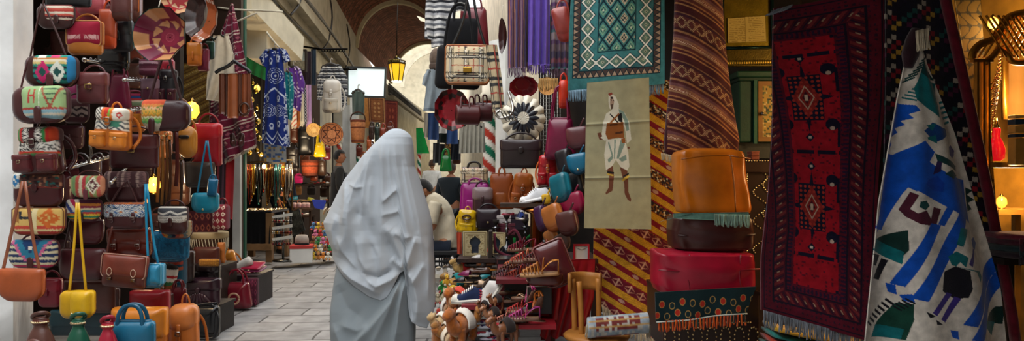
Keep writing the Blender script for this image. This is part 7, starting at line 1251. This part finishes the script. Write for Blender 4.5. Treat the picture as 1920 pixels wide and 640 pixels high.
ch=Thing('studded_chest','studded dark leather chest at the bottom under the dotted cloth','chest',1334,660,4.06);w,h=ch.k(180),ch.k(112);g=G();g.add(box(w,.5,h,(0,.25,h/2)),'#2e1c16');g.build('body','leather',ch,smooth=False,bevel=.01)
studs(ch,[ch.L(1256+26*j+9*math.cos(a),632+9*math.sin(a)*2,-.004)for j in range(7)for a in np.linspace(0,2*PI,14)]+[ch.L(1243+i*4.2,605,-.004)for i in range(40)],.0065)
g=G();g.add(box(w*1.01,.51,.02,(0,.25,h-.01)));g.C[-1]=np.broadcast_to(hx('#1f1410'),(8,3));g.build('lid','leather',ch,smooth=False)
c3=Thing('studded_chest','tall studded dark chest behind the poufs, beside the dark red rug','chest',1432,HY+CH*F/4.9,4.9);w=c3.k(84);H=CH-(323-HY)/F*4.9;g=G();g.add(box(w,.5,H,(0,.25,H/2)),'#2c1d16');g.build('body','leather',c3,smooth=False,bevel=.008);g=G();g.add(box(w*1.12,.56,.09,(0,.25,H+.04)),'#332219');g.build('lid','leather',c3,smooth=False,bevel=.012)
studs(c3,[c3.L(1400,315+i*4,-.004)for i in range(42)]+[c3.L(1396+i*5,302,-.035)for i in range(12)]+[c3.L(1425+13*math.sin(i*.42),320+i*3.6,-.004)for i in range(44)]+[c3.L(1438+8*math.cos(i*.42),320+i*3.6,-.004)for i in range(44)],.007)
cb=Thing('painted_cabinet','green cabinet with a painted flower door standing on the tall studded chest','cabinet',1432,297,5.2);w,h=cb.k(92),cb.k(152);g=G();g.add(box(w*.9,.34,.12,(0,.23,.06)),'#0c1410');g.build('plinth','wood',cb,smooth=False);g=G();g.add(box(w,.4,h-.12,(0,.2,h/2+.06)),'#123a2a');g.build('body','wood',cb,smooth=False,bevel=.01)
g=G();g.add(box(w*1.16,.46,.045,(0,.19,h+.02)),'#17422f');g.add(box(w*1.08,.43,.03,(0,.19,h-.015)),'#0f3224');g.build('cornice','wood',cb,smooth=False,bevel=.01)
def p_door(U,V,X,Y):
 C=full(U,'#a8842c');q=rnd(np.floor(X/3.2),np.floor(Y/3.2));paint(C,q>.55,'#4a5a24');paint(C,q>.75,'#c8b070');paint(C,q>.88,'#2c3420');e=np.minimum(np.minimum(U,1-U)*.5,np.minimum(V,1-V));paint(C,e<.08,'#8a5c18');return C
vf,c_=sheet(cb,[(1420,153),(1420,266)],[(1470,153),(1470,266)],60,110,None,.02,-.022,p_door);g=G();g.add(vf,c_);dr=g.build('door','wood',cb,smooth=False);g=G();g.add(ball(.014,.014,.014,cb.L(1426,214,-.035)));g.build('knob','metal',dr)
g=G();g.add(sweep(cb.LL([(1415,148),(1415,270)],-.012),.016,n=4,sm=1),'#1c5540');g.build('door_post','wood',cb,smooth=False)
for i,y in enumerate((288,295)):th=Thing('wooden_box',['small red brown box on the tall studded chest','small red brown box on top of another, beside the green cabinet foot'][i],'box',1412,300-i*8,5.0);w_=th.k(14);g=G();g.add(box(w_,.1,th.k(6),(0,0,th.k(3))),'#7a3a2a');g.build('box_body','wood',th,smooth=False,bevel=.004);g=G();g.add(box(w_*1.06,.105,th.k(1.6),(0,0,th.k(6.6))),'#8a4632');g.build('lid','wood',th,smooth=False)
gf=Thing('framed_pages','gilt framed pale pages of writing high above the green cabinet','frame',1402,124,5.2);k=gf.k(1)
for r,c,y,nm,kd in(((1348,1448,-40,124),'#5a4a18',.0,'outer_frame','gilt'),((1356,1440,-40,88),'#8a7420',-.02,'gilt_mount','gilt')):
 g=G();vf,c_=sheet(gf,[(r[0],r[2]),(r[0],r[3])],[(r[1],r[2]),(r[1],r[3])],4,4,None,.03,y,None,c);g.add(vf,c_);g.build(nm,kd,gf,smooth=False)
def p_page(U,V,X,Y):
 C=full(U,'#b8a058');paint(C,(fr(V*14)<.35)&(rnd(np.floor(U*40),np.floor(V*14))>.25)&(np.abs(fr(U*2)-.5)<.42),'#8a7238');paint(C,np.abs(U-.46)<.01,'#6a5420');return C
vf,c_=sheet(gf,[(1362,36),(1363,82)],[(1432,31),(1434,79)],90,80,None,.006,-.03,p_page);g=G();g.add(vf,c_);g.build('written_pages','paper',gf)
g=G()
for i in range(20):g.add(ball(.014,.012,.018,gf.L(1362+i*4.4,119-i*.1,-.02),8,5),'#a88a34')
g.add(sweep(gf.LL([(1358,92),(1446,90)],-.03),.015,n=4,sm=1),'#16302c');g.add(sweep(gf.LL([(1352,-40),(1353,90)],-.03),.015,n=4,sm=1),'#16302c');g.add(sweep(gf.LL([(1444,-40),(1445,90)],-.03),.015,n=4,sm=1),'#16302c');g.build('hanging_moulding','gilt',gf)
def p_red(U,V,X,Y):
 R0='#9c1020';s_=np.clip(.36-.5*V,0,.36);U=s_+(1-s_)*U;C=full(U,'#5c1024');e=np.minimum(np.minimum(U,1-U)*.36,np.minimum(V,1-V))/.36;r=rnd(np.floor(U*60),np.floor(V*170));
 paint(C,(e>.05)&(fr(V*70)<.5)&(fr(U*26)<.5)&(r>.45),'#2a1428');paint(C,(e>.11)&(e<.24),'#4c1022');al=np.where(np.minimum(U,1-U)*.36<np.minimum(V,1-V),V*2.8,U);z=fr(al*13+e*9);paint(C,(e>.13)&(e<.22)&(z<.36),'#74262a');paint(C,(e>.13)&(e<.22)&(z>.6)&(z<.72),'#16142c');paint(C,(e>.155)&(e<.185)&(z>.85),'#a08870');paint(C,(np.abs(e-.12)<.008)|(np.abs(e-.24)<.008)|(np.abs(e-.03)<.006),'#1a1024');paint(C,(e>.25)&(e<.29)&(fr(al*30)<.5),'#2a1230')
 f=e>.31;paint(C,f,R0);NV='#141128'
 paint(C,f&(np.abs(U-.5)>.0)&(r>.93),'#5c0c20')
 for cy in(.3,.64):
  du,dv=np.abs(U-.46),np.abs(V-cy);paint(C,f&(du<.115)&(dv<.072),NV);paint(C,f&(du/.05+dv/.11<1),NV);paint(C,f&(dv/.02+du/.2<1),NV);q=du/.1+dv/.066;paint(C,f&(q<1),'#8a2420');lb=np.hypot(fr(U*26)-.5,fr(V*70)-.5)<.3;paint(C,f&(du<.11)&(dv<.068)&lb,'#a83428');paint(C,f&(np.abs(q-.55)<.05)&(du<.07),'#c0a088');paint(C,f&(q<.3),'#4a1020');paint(C,f&(du<.012)&(dv<.01),'#c8b098')
  for sx in(-1,1):
   for sy in(-1,1):x0,y0=.46+sx*.17,cy+sy*.085;paint(C,f&(np.hypot((U-x0)/.05,(V-y0)/.018)<1),NV);paint(C,f&(np.hypot((U-x0)/.018,(V-y0-.012)/.006)<1),'#c0a898')
  for yy in(cy-.125,cy+.125):paint(C,f&(np.abs(U-.46)/.035+np.abs(V-yy)/.014<1),NV);paint(C,f&(np.abs(U-.46)<.012)&(np.abs(V-yy)<.004),'#c8b8a8')
 for b in(.165,.47,.79):
  paint(C,f&(np.abs(V-b)<.006)&(np.abs(U-.46)<.26)&(np.abs(fr(U*6)-.5)<.42),NV);paint(C,f&(np.abs(np.abs(U-.46)-.26)<.018)&(np.abs(V-b-.02)<.025),NV)
 m=f&(np.abs(np.abs(U-.46)-.3)<.05);q=np.hypot((fr((U-.46)*10)-.5)*1.1,(fr(V*24)-.5)*1.3);paint(C,m&(q<.3),'#2a1226');paint(C,m&(q<.14),'#8a3a2c');paint(C,f&(np.abs(np.abs(U-.46)-.22)<.012)&(np.abs(fr(V*6)-.5)<.22),NV);return C
rr_=cloth('red_rug','long dark red rug with two navy medallions and pale fringe, hung on the right','rug',3.5,[(1453,14),(1452,200),(1440,380),(1431,480),(1430,583)],[(1658,-22),(1652,200),(1641,380),(1634,520),(1630,640)],p_red,fold=lambda U,V:.03*np.sin(U*4+.5)+.012*np.sin(V*9+U*3),thick=.014,nu=300,nv=760,kind='wool',part='hanging_pile')
fringe(rr_,(1431,583),(1628,638),120,32,.003,'#7c828c',seed=11,jit=.4);fringe(rr_,(1446,22),(1486,10),26,10,.003,'#7c828c',seed=12,lean=-14,name='upper_fringe')
def p_check(U,V,X,Y):
 t,s=X*.8+Y*.6,Y*.8-X*.6;i,j=np.floor(X/9+.3*V*2),np.floor(Y/9-X*.018);cs=np.array([hx(c)for c in('#121220','#1c4a48','#4a1838','#121220','#a8a094','#8a1c28','#b08a34','#1a1426')]);k=(np.floor((i+j)/2)+3*np.floor((i-j+400)/5)).astype(int);C=cs[np.abs(k)%8];odd=(i+j)%2<1;C[odd]=C[odd]*.0+hx('#15121f');return C
cloth('checkered_rug','dark rug in small coloured checks hung behind the blue figured kilim','rug',3.35,[(1660,-40),(1662,150),(1656,620)],[(1762,-40),(1812,150),(1888,560)],p_check,fold=ripple(1.5,.02),thick=.012,nu=220,nv=420,kind='wool',part='hanging_pile')
g=G();th_=bpy.data.objects['checkered_rug'];t_=Thing('rug_edge','wine red edge of a folded rug slanting down right of the checkered one','rug',1850,600,3.3);g.add(sweep(t_.LL([(1766,-30),(1818,200),(1858,390),(1892,560),(1904,640)]),.022,.03,n=8),'#5a1020');g.build('hanging_border','wool',t_)
def p_blue(U,V,X,Y):
 W_,B,T,DT,K_,PU,MR='#cdc6bc','#0d4cb0','#0f666c','#123c3c','#14121c','#3a2a7a','#4a1c2c';C=full(U,W_)
 def pg(pts,col):paint(C,inpoly(X,Y,pts),col)
 pg([(1729,118),(1742,128),(1758,150),(1738,148),(1724,136)],DT);pg([(1724,136),(1738,148),(1760,156),(1758,222),(1716,188),(1712,166)],T)
 for i in range(7):a=1697+i*4.6;b=152-i*6.4;pg([(a,b),(a+16,b-8),(a+17,b-5),(a+1,b+3)],DT)
 for i in range(5):pg([(1698+i*4,180-i*5),(1716+i*3,188-i*5),(1716+i*3,191-i*5),(1697+i*4,183-i*5)],T);pg([(1768+i*1.4,190+i*10),(1780+i*2,186+i*10),(1781+i*2,190+i*10),(1769+i*1.4,195+i*10)],T)
 pg([(1688,192),(1714,198),(1722,208),(1706,214),(1712,222),(1696,226),(1702,234),(1686,240),(1692,248),(1676,258),(1680,270),(1674,282)],B);pg([(1672,288),(1684,290),(1730,264),(1748,286),(1738,304),(1776,330),(1820,338),(1826,420),(1790,400),(1740,372),(1716,360),(1704,352),(1690,376),(1654,440),(1662,380)],B)
 pg([(1736,240),(1744,230),(1762,240),(1776,242),(1774,254),(1762,262),(1748,268),(1740,258),(1728,246)],'#0d3c7a');pg([(1733,236),(1750,232),(1744,246)],T);pg([(1734,258),(1750,254),(1752,270),(1736,262)],T);pg([(1778,276),(1790,272),(1800,282),(1798,292),(1786,298),(1776,290)],PU);pg([(1748,288),(1758,292),(1800,312),(1796,322),(1752,302)],DT);pg([(1752,302),(1760,304),(1758,322),(1744,328)],'#2a1c4a')
 pg([(1734,338),(1752,330),(1764,344),(1762,360),(1744,358),(1730,346)],'#0d3ca0');pg([(1764,326),(1780,318),(1796,330),(1782,336)],DT)
 pg([(1716,358),(1760,384),(1752,424),(1742,416),(1744,398),(1730,402),(1722,430),(1708,424),(1704,418),(1712,400),(1700,392),(1690,398),(1692,388)],W_);pg([(1706,360),(1718,366),(1706,392),(1716,400),(1730,394),(1738,410),(1744,388),(1758,392),(1748,424),(1720,420),(1702,408),(1692,394)],MR);pg([(1720,378),(1730,376),(1736,386),(1728,394),(1718,388)],DT)
 pg([(1704,432),(1706,470),(1700,480),(1650,462),(1654,450)],'#11302c');pg([(1654,450),(1700,474),(1698,498),(1648,472)],T);pg([(1648,478),(1664,482),(1656,502),(1648,500)],K_);pg([(1668,488),(1680,492),(1664,530),(1650,526)],K_)
 for x0,y0,x1,y1,w_ in((1738,418,1682,536,20),(1790,400,1708,560,24),(1776,372,1752,420,12),(1880,482,1794,606,26),(1892,506,1808,634,26),(1690,340,1650,430,16)):pg([(x0,y0),(x0+w_,y0+4),(x1+w_,y1+4),(x1,y1)],B)
 pg([(1676,535),(1690,538),(1692,556),(1680,552)],B);pg([(1694,556),(1710,552),(1714,570),(1700,566)],B);pg([(1770,480),(1784,470),(1806,482),(1800,500),(1790,490),(1784,498),(1840,510),(1846,520),(1836,530),(1826,510),(1790,500),(1776,496)],T);pg([(1792,426),(1810,430),(1796,462),(1784,458)],T);pg([(1822,450),(1836,446),(1844,458),(1834,470),(1822,464)],'#123c8a');pg([(1822,466),(1830,468),(1814,500),(1806,494)],PU);pg([(1762,508),(1782,498),(1808,506),(1812,540),(1804,556),(1780,558),(1758,544)],K_);pg([(1766,546),(1776,550),(1746,590),(1738,584)],PU);pg([(1780,554),(1792,558),(1762,602),(1754,596)],PU);pg([(1728,582),(1744,590),(1734,594)],K_);pg([(1744,596),(1758,606),(1746,606)],K_)
 pg([(1662,612),(1690,572),(1712,570),(1712,600),(1702,640),(1660,640)],'#123c30');pg([(1660,616),(1700,620),(1696,640),(1652,640)],T)
 for i in range(7):a,b=1640+i*6.2,606-i*7;pg([(a,b),(a+12,b+10),(a+10,b+14),(a-2,b+4)],K_)
 for i in range(5):pg([(1686+i*4,576-i*4),(1698+i*4,584-i*4),(1697+i*4,587-i*4),(1685+i*4,579-i*4)],K_)
 pg([(1890,582),(1906,580),(1904,616),(1850,610)],'#11302c');pg([(1856,604),(1890,612),(1880,636),(1850,616)],T);pg([(1772,616),(1786,618),(1788,634),(1776,630)],B);pg([(1824,352),(1838,358),(1828,366),(1842,376),(1830,382),(1838,394),(1826,398)],'#11302c');return C
bk=cloth('figured_kilim','blue and white figured kilim gathered to a point at its top, farthest right hanging','rug',2.95,[(1708,90),(1700,120),(1688,180),(1672,280),(1656,380),(1648,480),(1638,600),(1634,650)],[(1733,88),(1744,120),(1770,180),(1800,250),(1826,330),(1860,430),(1896,540),(1912,650)],p_blue,fold=lambda U,V:(.05*np.sin(U*7+1)+.02*np.sin(U*15))*(.25+V),thick=.01,nu=300,nv=620,kind='wool',part='hung_or_laid_cloth')
g=G();g.add(sweep(bk.LL([(1716,56),(1710,76),(1704,104),(1700,128)],-.01),.035,.03,n=10,taper=[.6,.9,1,.5]),'#2c1820');g.build('hanging_gather','wool',bk);fringe(bk,(1708,62),(1730,58),26,40,.003,'#c8bca4',seed=14,name='top_fringe',y=-.04)
fb=Thing('folded_rug','folded rug with yellow, red and teal stripes on the floor under the red rug fringe','rug',1500,668,3.85)
for i,c in enumerate(('#b8902c','#2c7a74','#a83a28','#5c8a80')):g=G();g.add(sweep(fb.LL([(1445,612+i*13),(1480,620+i*13),(1560,634+i*13),(1640,650+i*13)],.02*i),.014,.14,n=8),c);g.build('fold','wool',fb)
wc=Thing('bentwood_chair','light wooden chair with curved backrest in front of the red cloth','chair',1104,HY+CH*F/4.35,4.35);
g=G();vs=[]
for j,z in enumerate((514,524,538,548)):
 for i in range(25):a=PI*(1.08-.86*i/24);x,y,zz=wc.L(1103+36*math.cos(a)*-1*-1,z+4*(i/24),0);vs.append((x,.2-.16*math.sin(a)*-1-.2,zz))
g.add((vs,grid_faces(25,4)),'#9a6428');o=g.build('backrest','wood',wc);s_=o.modifiers.new('thick','SOLIDIFY');s_.thickness=.018;s_.offset=0
for x0,x1,yy in((1085,1092,-.02),(1076,1082,.1),(1126,1128,.12)):g=G();g.add(sweep(wc.LL([(x0,528),((x0+x1)/2,580),(x1,720)],yy),.018,n=10),'#a56c2c');g.build('post_leg','wood',wc)
g=G();g.add(lathe([(.001,0),(.2,0),(.21,.02),(.19,.035),(.001,.04)],28,(.05,.02,CH-(636-HY)/F*4.35)),'#9a6428');g.build('seat','wood',wc)
sr=Thing('rolled_kilim','rolled grey and rust kilim lying across the chair seat','rug',1158,634,4.2);W_=sr.k(112)
n_,m_=40,90;V_=[(-W_/2+W_*i/(m_-1),.07*math.cos(a),.062+.062*math.sin(a)+.03*i/m_)for i in range(m_)for a in np.arange(n_)/n_*2*PI];ii,aa=np.repeat(np.arange(m_)/m_,n_),np.tile(np.arange(n_)/n_,m_);C=full(ii,'#6a2c2a');q=np.abs(fr(aa*3+.2)-.5)*2;paint(C,(q>.7),'#7c8a94');paint(C,(ii<.12)|(ii>.84),'#8a949c');paint(C,(rnd(np.floor(ii*24),np.floor(aa*14))>.72),'#a8a49c');paint(C,(np.abs(q-.3)<.08),'#a8844c');g=G();g.add((V_,grid_faces(n_,m_,True)+[tuple(range(n_))[::-1],tuple(range((m_-1)*n_,m_*n_))]),C);g.build('roll','wool',sr)
for x in(1102,1214):fringe(sr,(x-3,610),(x+6,612),14,26,.003,'#a89c88',seed=x)
shelf('dark low stand under the striped folded rug',1440,1640,672,3.85,'#1c1512',.5,'low_stand')
def strip(label,nm,xs,col,d,kd='gilt',part='hanging_strip',cat='frame'):return cloth(nm,label,cat,d,[(x,y)for x,y in xs[0]],[(x,y)for x,y in xs[1]],None,col,None,.03,6,20,kind=kd,part=part)
cloth('brocade_panel','dull gold brocade panel between the checkered rug and the fretwork','cloth',3.9,[(1784,-40),(1860,440)],[(1836,-40),(1872,440)],lambda U,V,X,Y:np.where((np.abs(np.sin(X*.16+np.sin(Y*.09)*2)*np.sin(Y*.13))<.16)[:,None],hx('#2a2410'),hx('#6a5418')),nu=60,nv=240,part='hung_or_laid_cloth')
fw=Thing('gilt_fretwork','gold fretwork arch with interlaced knot at the top right','screen',1880,330,3.7);g=G();k=fw.k(1)
for a in range(-4,5):
 g.add(sweep(fw.LL([(1878+a*11,30),(1928+a*11,108)],-.01-.006*(a%2)),.0055,.006,n=4,sm=1),'#b8842c');g.add(sweep(fw.LL([(1928+a*11,30),(1878+a*11,108)],.0+.006*(a%2)),.0055,.006,n=4,sm=1),'#a8762a')
g.add(sweep(fw.LL([(1822,112),(1826,96),(1840,82),(1862,74),(1876,60),(1884,44),(1896,30),(1930,22)]),.022,.012,n=6),'#b8842c');g.add(sweep(fw.LL([(1846,118),(1862,104),(1874,92),(1890,104),(1900,116),(1940,118)]),.018,.012,n=6),'#b8842c');g.build('hanging_knotwork','gilt',fw)
for x in(1831,1842,1852):g=G();g.add(sweep(fw.LL([(x,112),(x,330)]),.008,.02,n=4,sm=1),'#b08030');g.build('post','gilt',fw,smooth=False)
g=G();g.add(sweep(fw.LL([(1822,114),(1860,114)]),.012,.02,n=4,sm=1),'#b08030');g.build('cross_bar','gilt',fw,smooth=False)
for i in range(9):
 th=Thing('bead_string','glinting bead string looping below the gold fretwork','beads',1862,230,3.8+.02*i,0,'glinting bead strings under the fretwork');g=G();p=smooth_pts(th.LL([(1836,130+i*14),(1846+i,158+i*12),(1862,150+i*9),(1874,100+i*6)],-.01),8)
 for q in p:g.add(ball(.0055,.0055,.0055,q,6,4),['#c88a3a','#a85a2a','#d8b060'][i%3])
 g.add(sweep(p,.0015,n=3,sm=1),'#6a4a20');g.build('hanging_beads','metal',th)
facing('wall_gold',(1770,5.2),(2000,4.2),0,2.9,.05,'#a07428','wood')
vz=Thing('glass_vase','red glowing glass vase lamp behind the gilt posts','lamp',1868,302,3.95);g=G();h=vz.k(62);g.add(lathe([(h*.12,0),(h*.22,h*.08),(h*.24,h*.35),(h*.16,h*.6),(h*.1,h*.72),(h*.12,h*.95),(h*.1,h)],28),'#a80c14');g.build('hanging_glass','glass',vz,m=mat('glass','#b8101a',.8));g=G();g.add(lathe([(h*.1,h),(h*.05,h*1.1),(.004,h*1.3)],16),'#8a6a30');g.build('brass_cap','metal',vz)
lantern_small('amber lantern at the top right beside the gold fretwork',1862,42,4.0,'#ffb040',30);lantern_small('small amber lamp low behind the figured kilim edge',1878,378,4.2,'#ff9830',30)
lantern_small('striped amber glass lamp at the right edge',1912,272,4.0,'#e08a20',36)
lamp('gold_lamp',P(1880,60,3.9),30,(1,.66,.3));lamp('gold_lamp_low',P(1890,330,4.0),28,(1,.6,.25));lamp('gold_lamp_mid',P(1900,190,4.1),26,(1,.66,.3))
shelf('glass topped shelf with the small amber lamp at the right edge',1862,1960,392,4.15,'#8a6428',.3);shelf('narrow gilt shelf carrying the red vase and striped lamp',1856,1960,304,3.9,'#7a5820',.3,legs=False)
mr=Thing('wall_mirror','warm lit mirror panel in a gilt frame at the right edge','mirror',1916,232,4.3);g=G();vf,c_=sheet(mr,[(1884,118),(1884,220)],[(1960,118),(1960,220)],4,4,None,.01,0,None,'#6a4c28');g.add(vf,c_);g.build('glass','plastic',mr);g=G();g.add(sweep(mr.LL([(1882,116),(1882,222),(1962,222)],-.01),.02,n=4,sm=1),'#a8762a');g.build('frame','gilt',mr);
tw=Thing('toy_clock_tower','small cream and blue painted wooden stand at the right edge under the mirror','stand',1906,310,3.8)
for i,(y0,y1,c)in enumerate(((216,222,'#c8a860'),(224,234,'#1c3a5a'),(236,250,'#c8a860'),(252,258,'#1c3a5a'),(260,310,'#b8944c'))):g=G();a_,b_=tw.k(310-y1),tw.k(310-y0);g.add(box(tw.k(20),.06,b_-a_,(0,0,(a_+b_)/2)),c);g.build('painted_tier','wood',tw,smooth=False,bevel=.004)
for i,(y,c,nm)in enumerate(((436,'#5a1626','wine red striped'),(446,'#3a1220','dark plum'),(458,'#16282c','dark green'),(470,'#241820','blackish'))):
 th=Thing('folded_rug',f'{nm} folded rug in the pile at the far right edge','rug',1920,y+12,3.2,0,'folded rugs piled at the right edge');g=G();vf,c_=pillow(th.k(110),th.k(12),.3,.9,.9,col=c);g.add(vf,c_);g.build('fold','wool',th);fringe(th,(1872,y+8),(1916,y+10),16,14,.003,c,y=-.13,seed=i)
shelf('dark base under the pile of folded rugs at the right edge',1868,1990,482,3.2,'#1c1410',.4,'low_stand')
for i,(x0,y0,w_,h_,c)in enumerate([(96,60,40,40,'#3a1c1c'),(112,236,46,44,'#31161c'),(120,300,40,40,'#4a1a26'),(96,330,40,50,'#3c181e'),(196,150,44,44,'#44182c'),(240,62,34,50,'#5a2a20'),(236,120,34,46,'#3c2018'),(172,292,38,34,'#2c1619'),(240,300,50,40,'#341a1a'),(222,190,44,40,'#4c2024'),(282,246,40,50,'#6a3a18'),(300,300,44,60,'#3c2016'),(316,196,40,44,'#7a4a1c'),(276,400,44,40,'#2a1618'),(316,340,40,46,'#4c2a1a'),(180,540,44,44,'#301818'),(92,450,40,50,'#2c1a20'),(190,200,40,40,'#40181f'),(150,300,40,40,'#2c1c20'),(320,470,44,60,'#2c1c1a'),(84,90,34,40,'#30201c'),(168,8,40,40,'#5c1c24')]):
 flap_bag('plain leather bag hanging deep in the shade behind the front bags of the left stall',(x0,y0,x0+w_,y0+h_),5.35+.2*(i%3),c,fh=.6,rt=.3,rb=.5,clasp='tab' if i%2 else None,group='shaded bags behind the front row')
for i,(x,y,r,c)in enumerate([(462,232,7,'#b8892c'),(458,256,8,'#a87428'),(466,286,6,'#c89a3a'),(458,200,6,'#8a6a30'),(464,172,7,'#c08a28'),(488,290,5,'#d0a848')]):
 th=Thing('brass_tray','small engraved brass tray hung on the post side of the jewellery stall','tray',x,y+r,10.6,0,'small brass trays by the jewellery stall');R=th.k(r);g=G();g.add(lathe([(.004,0),(R*.5,.004),(R*.86,.0),(R,-.014),(R*1.0,-.02)],20),c);g.build('hanging_plate','metal',th,M=Matrix.Translation((0,0,R))@Matrix.Rotation(PI/2,4,'X'));g=G();g.add(lathe([(R*.3,-.004),(R*.42,.012),(.003,.014)],14),hx(c)*1.3);g.build('boss','metal',th,M=Matrix.Translation((0,-.008,R))@Matrix.Rotation(PI/2,4,'X'))
cloth('green_awning','green canvas awning slanting behind the royal blue dress','awning',10.4,[(457,104),(457,132)],[(500,128),(500,152)],None,'#1f6a34',ripple(3,.02),.02,20,10)
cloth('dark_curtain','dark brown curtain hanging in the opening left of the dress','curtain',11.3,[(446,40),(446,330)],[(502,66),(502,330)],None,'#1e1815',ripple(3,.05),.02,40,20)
for i,(a,b,c,y0,y1,nm)in enumerate([(572,583,'#2c2028',96,168,'dark plum'),(583,592,'#24303c',92,160,'slate blue'),(560,574,'#3a2c2a',92,150,'brown black')]):cloth('long_garment',f'{nm} long garment hanging under the beam left of the striped knit jacket','clothing',12.9+.1*i,[(a,y0),(a-1,y1)],[(b,y0),(b+1,y1)],None,c,ripple(1.5,.02),.03,16,20)
pa=Thing('painting','pale old picture of a town in a dark frame behind the purple tunic','picture',556,132,12.2);vf,c_=sheet(pa,[(541,84),(543,126)],[(574,96),(574,134)],40,40,None,.02,0,lambda U,V,X,Y:np.where((V>.55+.2*(rnd(np.floor(U*9),np.floor(U*0))-.5))[:,None],hx('#8f8a76')*(.7+.5*rnd(np.floor(U*18),np.floor(V*16)))[:,None],hx('#9aa6a4')));g=G();g.add(vf,c_);g.build('hanging_canvas','cloth',pa);g=G();g.add(sweep(pa.LL([(541,84),(574,96),(574,134),(543,126),(541,84)],-.01),.03,n=4,sm=1),'#241c16');g.build('frame','wood',pa,smooth=False)
ir=Thing('iron_rail','black scrolled iron rail fixed under the beam above the striped knit jacket','rail',596,96,12.6);g=G();g.add(sweep(ir.LL([(538,83),(600,92),(652,92)]),.02,n=6,sm=1),'#1a1816')
for i in range(8):g.add(sweep(ir.LL([(606+i*5.5+2.4*math.cos(a),95+2.4*math.sin(a))for a in np.linspace(0,2*PI,11)]),.012,n=4,sm=1),'#1a1816')
g.build('hanging_scrollwork','metal',ir)
for lb,pts in(('pale cord strung from the maroon kilim peak across the plaster beam',[(408,14),(440,18),(490,20),(530,22)]),('pale cord slanting up from the orange studded bowl to the plaster beam',[(418,52),(450,38),(482,24)]),('pale cord slanting behind the neck of the royal blue dress',[(500,60),(512,76),(524,90)])):
 th=Thing('cord',lb,'cord',pts[0][0],pts[0][1],8.2);g=G();g.add(sweep(th.LL(pts),.012,n=6),'#cfc6b0');tag(g.build('hanging_cord','cloth',th),'','')if False else g.build('hanging_cord','cloth',th)
for i,(x0,y0,w_,h_,c)in enumerate([(548,248,16,24,'#5a2c18'),(540,268,14,22,'#2c1a16'),(562,292,18,20,'#7a3a1c'),(594,318,16,18,'#241a18'),(604,330,16,22,'#4a2a1a'),(546,316,16,16,'#8a4a24'),(572,318,14,16,'#6a3a2a'),(600,352,16,18,'#3a241a'),(552,352,14,14,'#a8703a'),(576,352,16,14,'#2c2420')]):
 flap_bag('small leather bag packed among the shoes at the back of the far left stall',(x0,y0,x0+w_,y0+h_),12.6+.05*i,c,rt=.4,rb=.5,clasp=None,group='small bags packed at the back of the far left stall')
for i,(x0,y0,w_,h_,c)in enumerate([(690,270,12,18,'#4a2418'),(704,276,14,20,'#8a2c20'),(718,282,12,20,'#2c2018'),(668,276,12,18,'#6a2a1c'),(676,290,12,18,'#a8582a'),(730,276,12,24,'#3a2018')]):
 flap_bag('tiny far off bag hanging below the small rugs, behind the person in the sheet',(x0,y0,x0+w_,y0+h_),14.6,c,rt=.3,rb=.4,clasp=None,group='tiny far off bags')
for i,(x,y,c,L_,nm)in enumerate([(946,514,'#3a2028',52,'dark plum'),(958,504,'#5a2c1c',52,'rust brown'),(970,514,'#a83c1c',54,'orange red'),(984,506,'#6a1c34',54,'wine'),(996,500,'#8a1c2c',54,'cherry'),(990,518,'#4a1c1c',56,'dark mahogany'),(968,494,'#b85a2c',50,'light orange'),(1006,494,'#3c161c',50,'blackish red')]):
 shoe(f'{nm} strappy sandal set on the red covered board',x,y+8-(514-y)*.1,4.72+(520-y)*.02,L_,c,'sandal',yaw=165+i*3,group='sandals on the right hand stall',sole_c='#6a4630',strapc=c)
for i,(x,y,c,L_,nm)in enumerate([(944,604,'#c8806a',46,'salmon'),(956,596,'#7a4a6a',48,'mauve'),(966,604,'#a8342c',50,'tomato red'),(1000,602,'#b8742c',50,'honey'),(954,604,'#4a3a34',44,'grey brown')]):
 shoe(f'{nm} sandal set on the red edged lower board',x,y+2,4.5+(606-y)*.02,L_,c,'thong' if i%2 else 'sandal',yaw=168-i*4,group='sandals on the right hand stall',sole_c='#7a5a44',strapc=c)
EXPO=0.22
w=bpy.data.worlds.new('World');SC.world=w;w.use_nodes=True
w.node_tree.nodes['Background'].inputs[0].default_value=(.93,.96,1,1);w.node_tree.nodes['Background'].inputs[1].default_value=2.3
sun=lamp('sky_sun',(0,0,12),1.7,(1,.97,.93),.1,'SUN');sun.data.angle=math.radians(50);sun.rotation_euler=(math.radians(16),math.radians(-18),0)
cam=bpy.data.cameras.new('camera');co=bpy.data.objects.new('camera',cam);COL.objects.link(co)
cam.sensor_width=36;cam.lens=36*F/1920;cam.shift_y=(HY-320)/1920;cam.clip_start=.05;cam.clip_end=200
co.location=(0,0,CH);co.rotation_euler=(PI/2,0,-A);SC.camera=co
SC.view_settings.view_transform='Standard';SC.view_settings.look='None';SC.view_settings.gamma=1;SC.view_settings.exposure=EXPO
SC.view_settings.use_curve_mapping=False
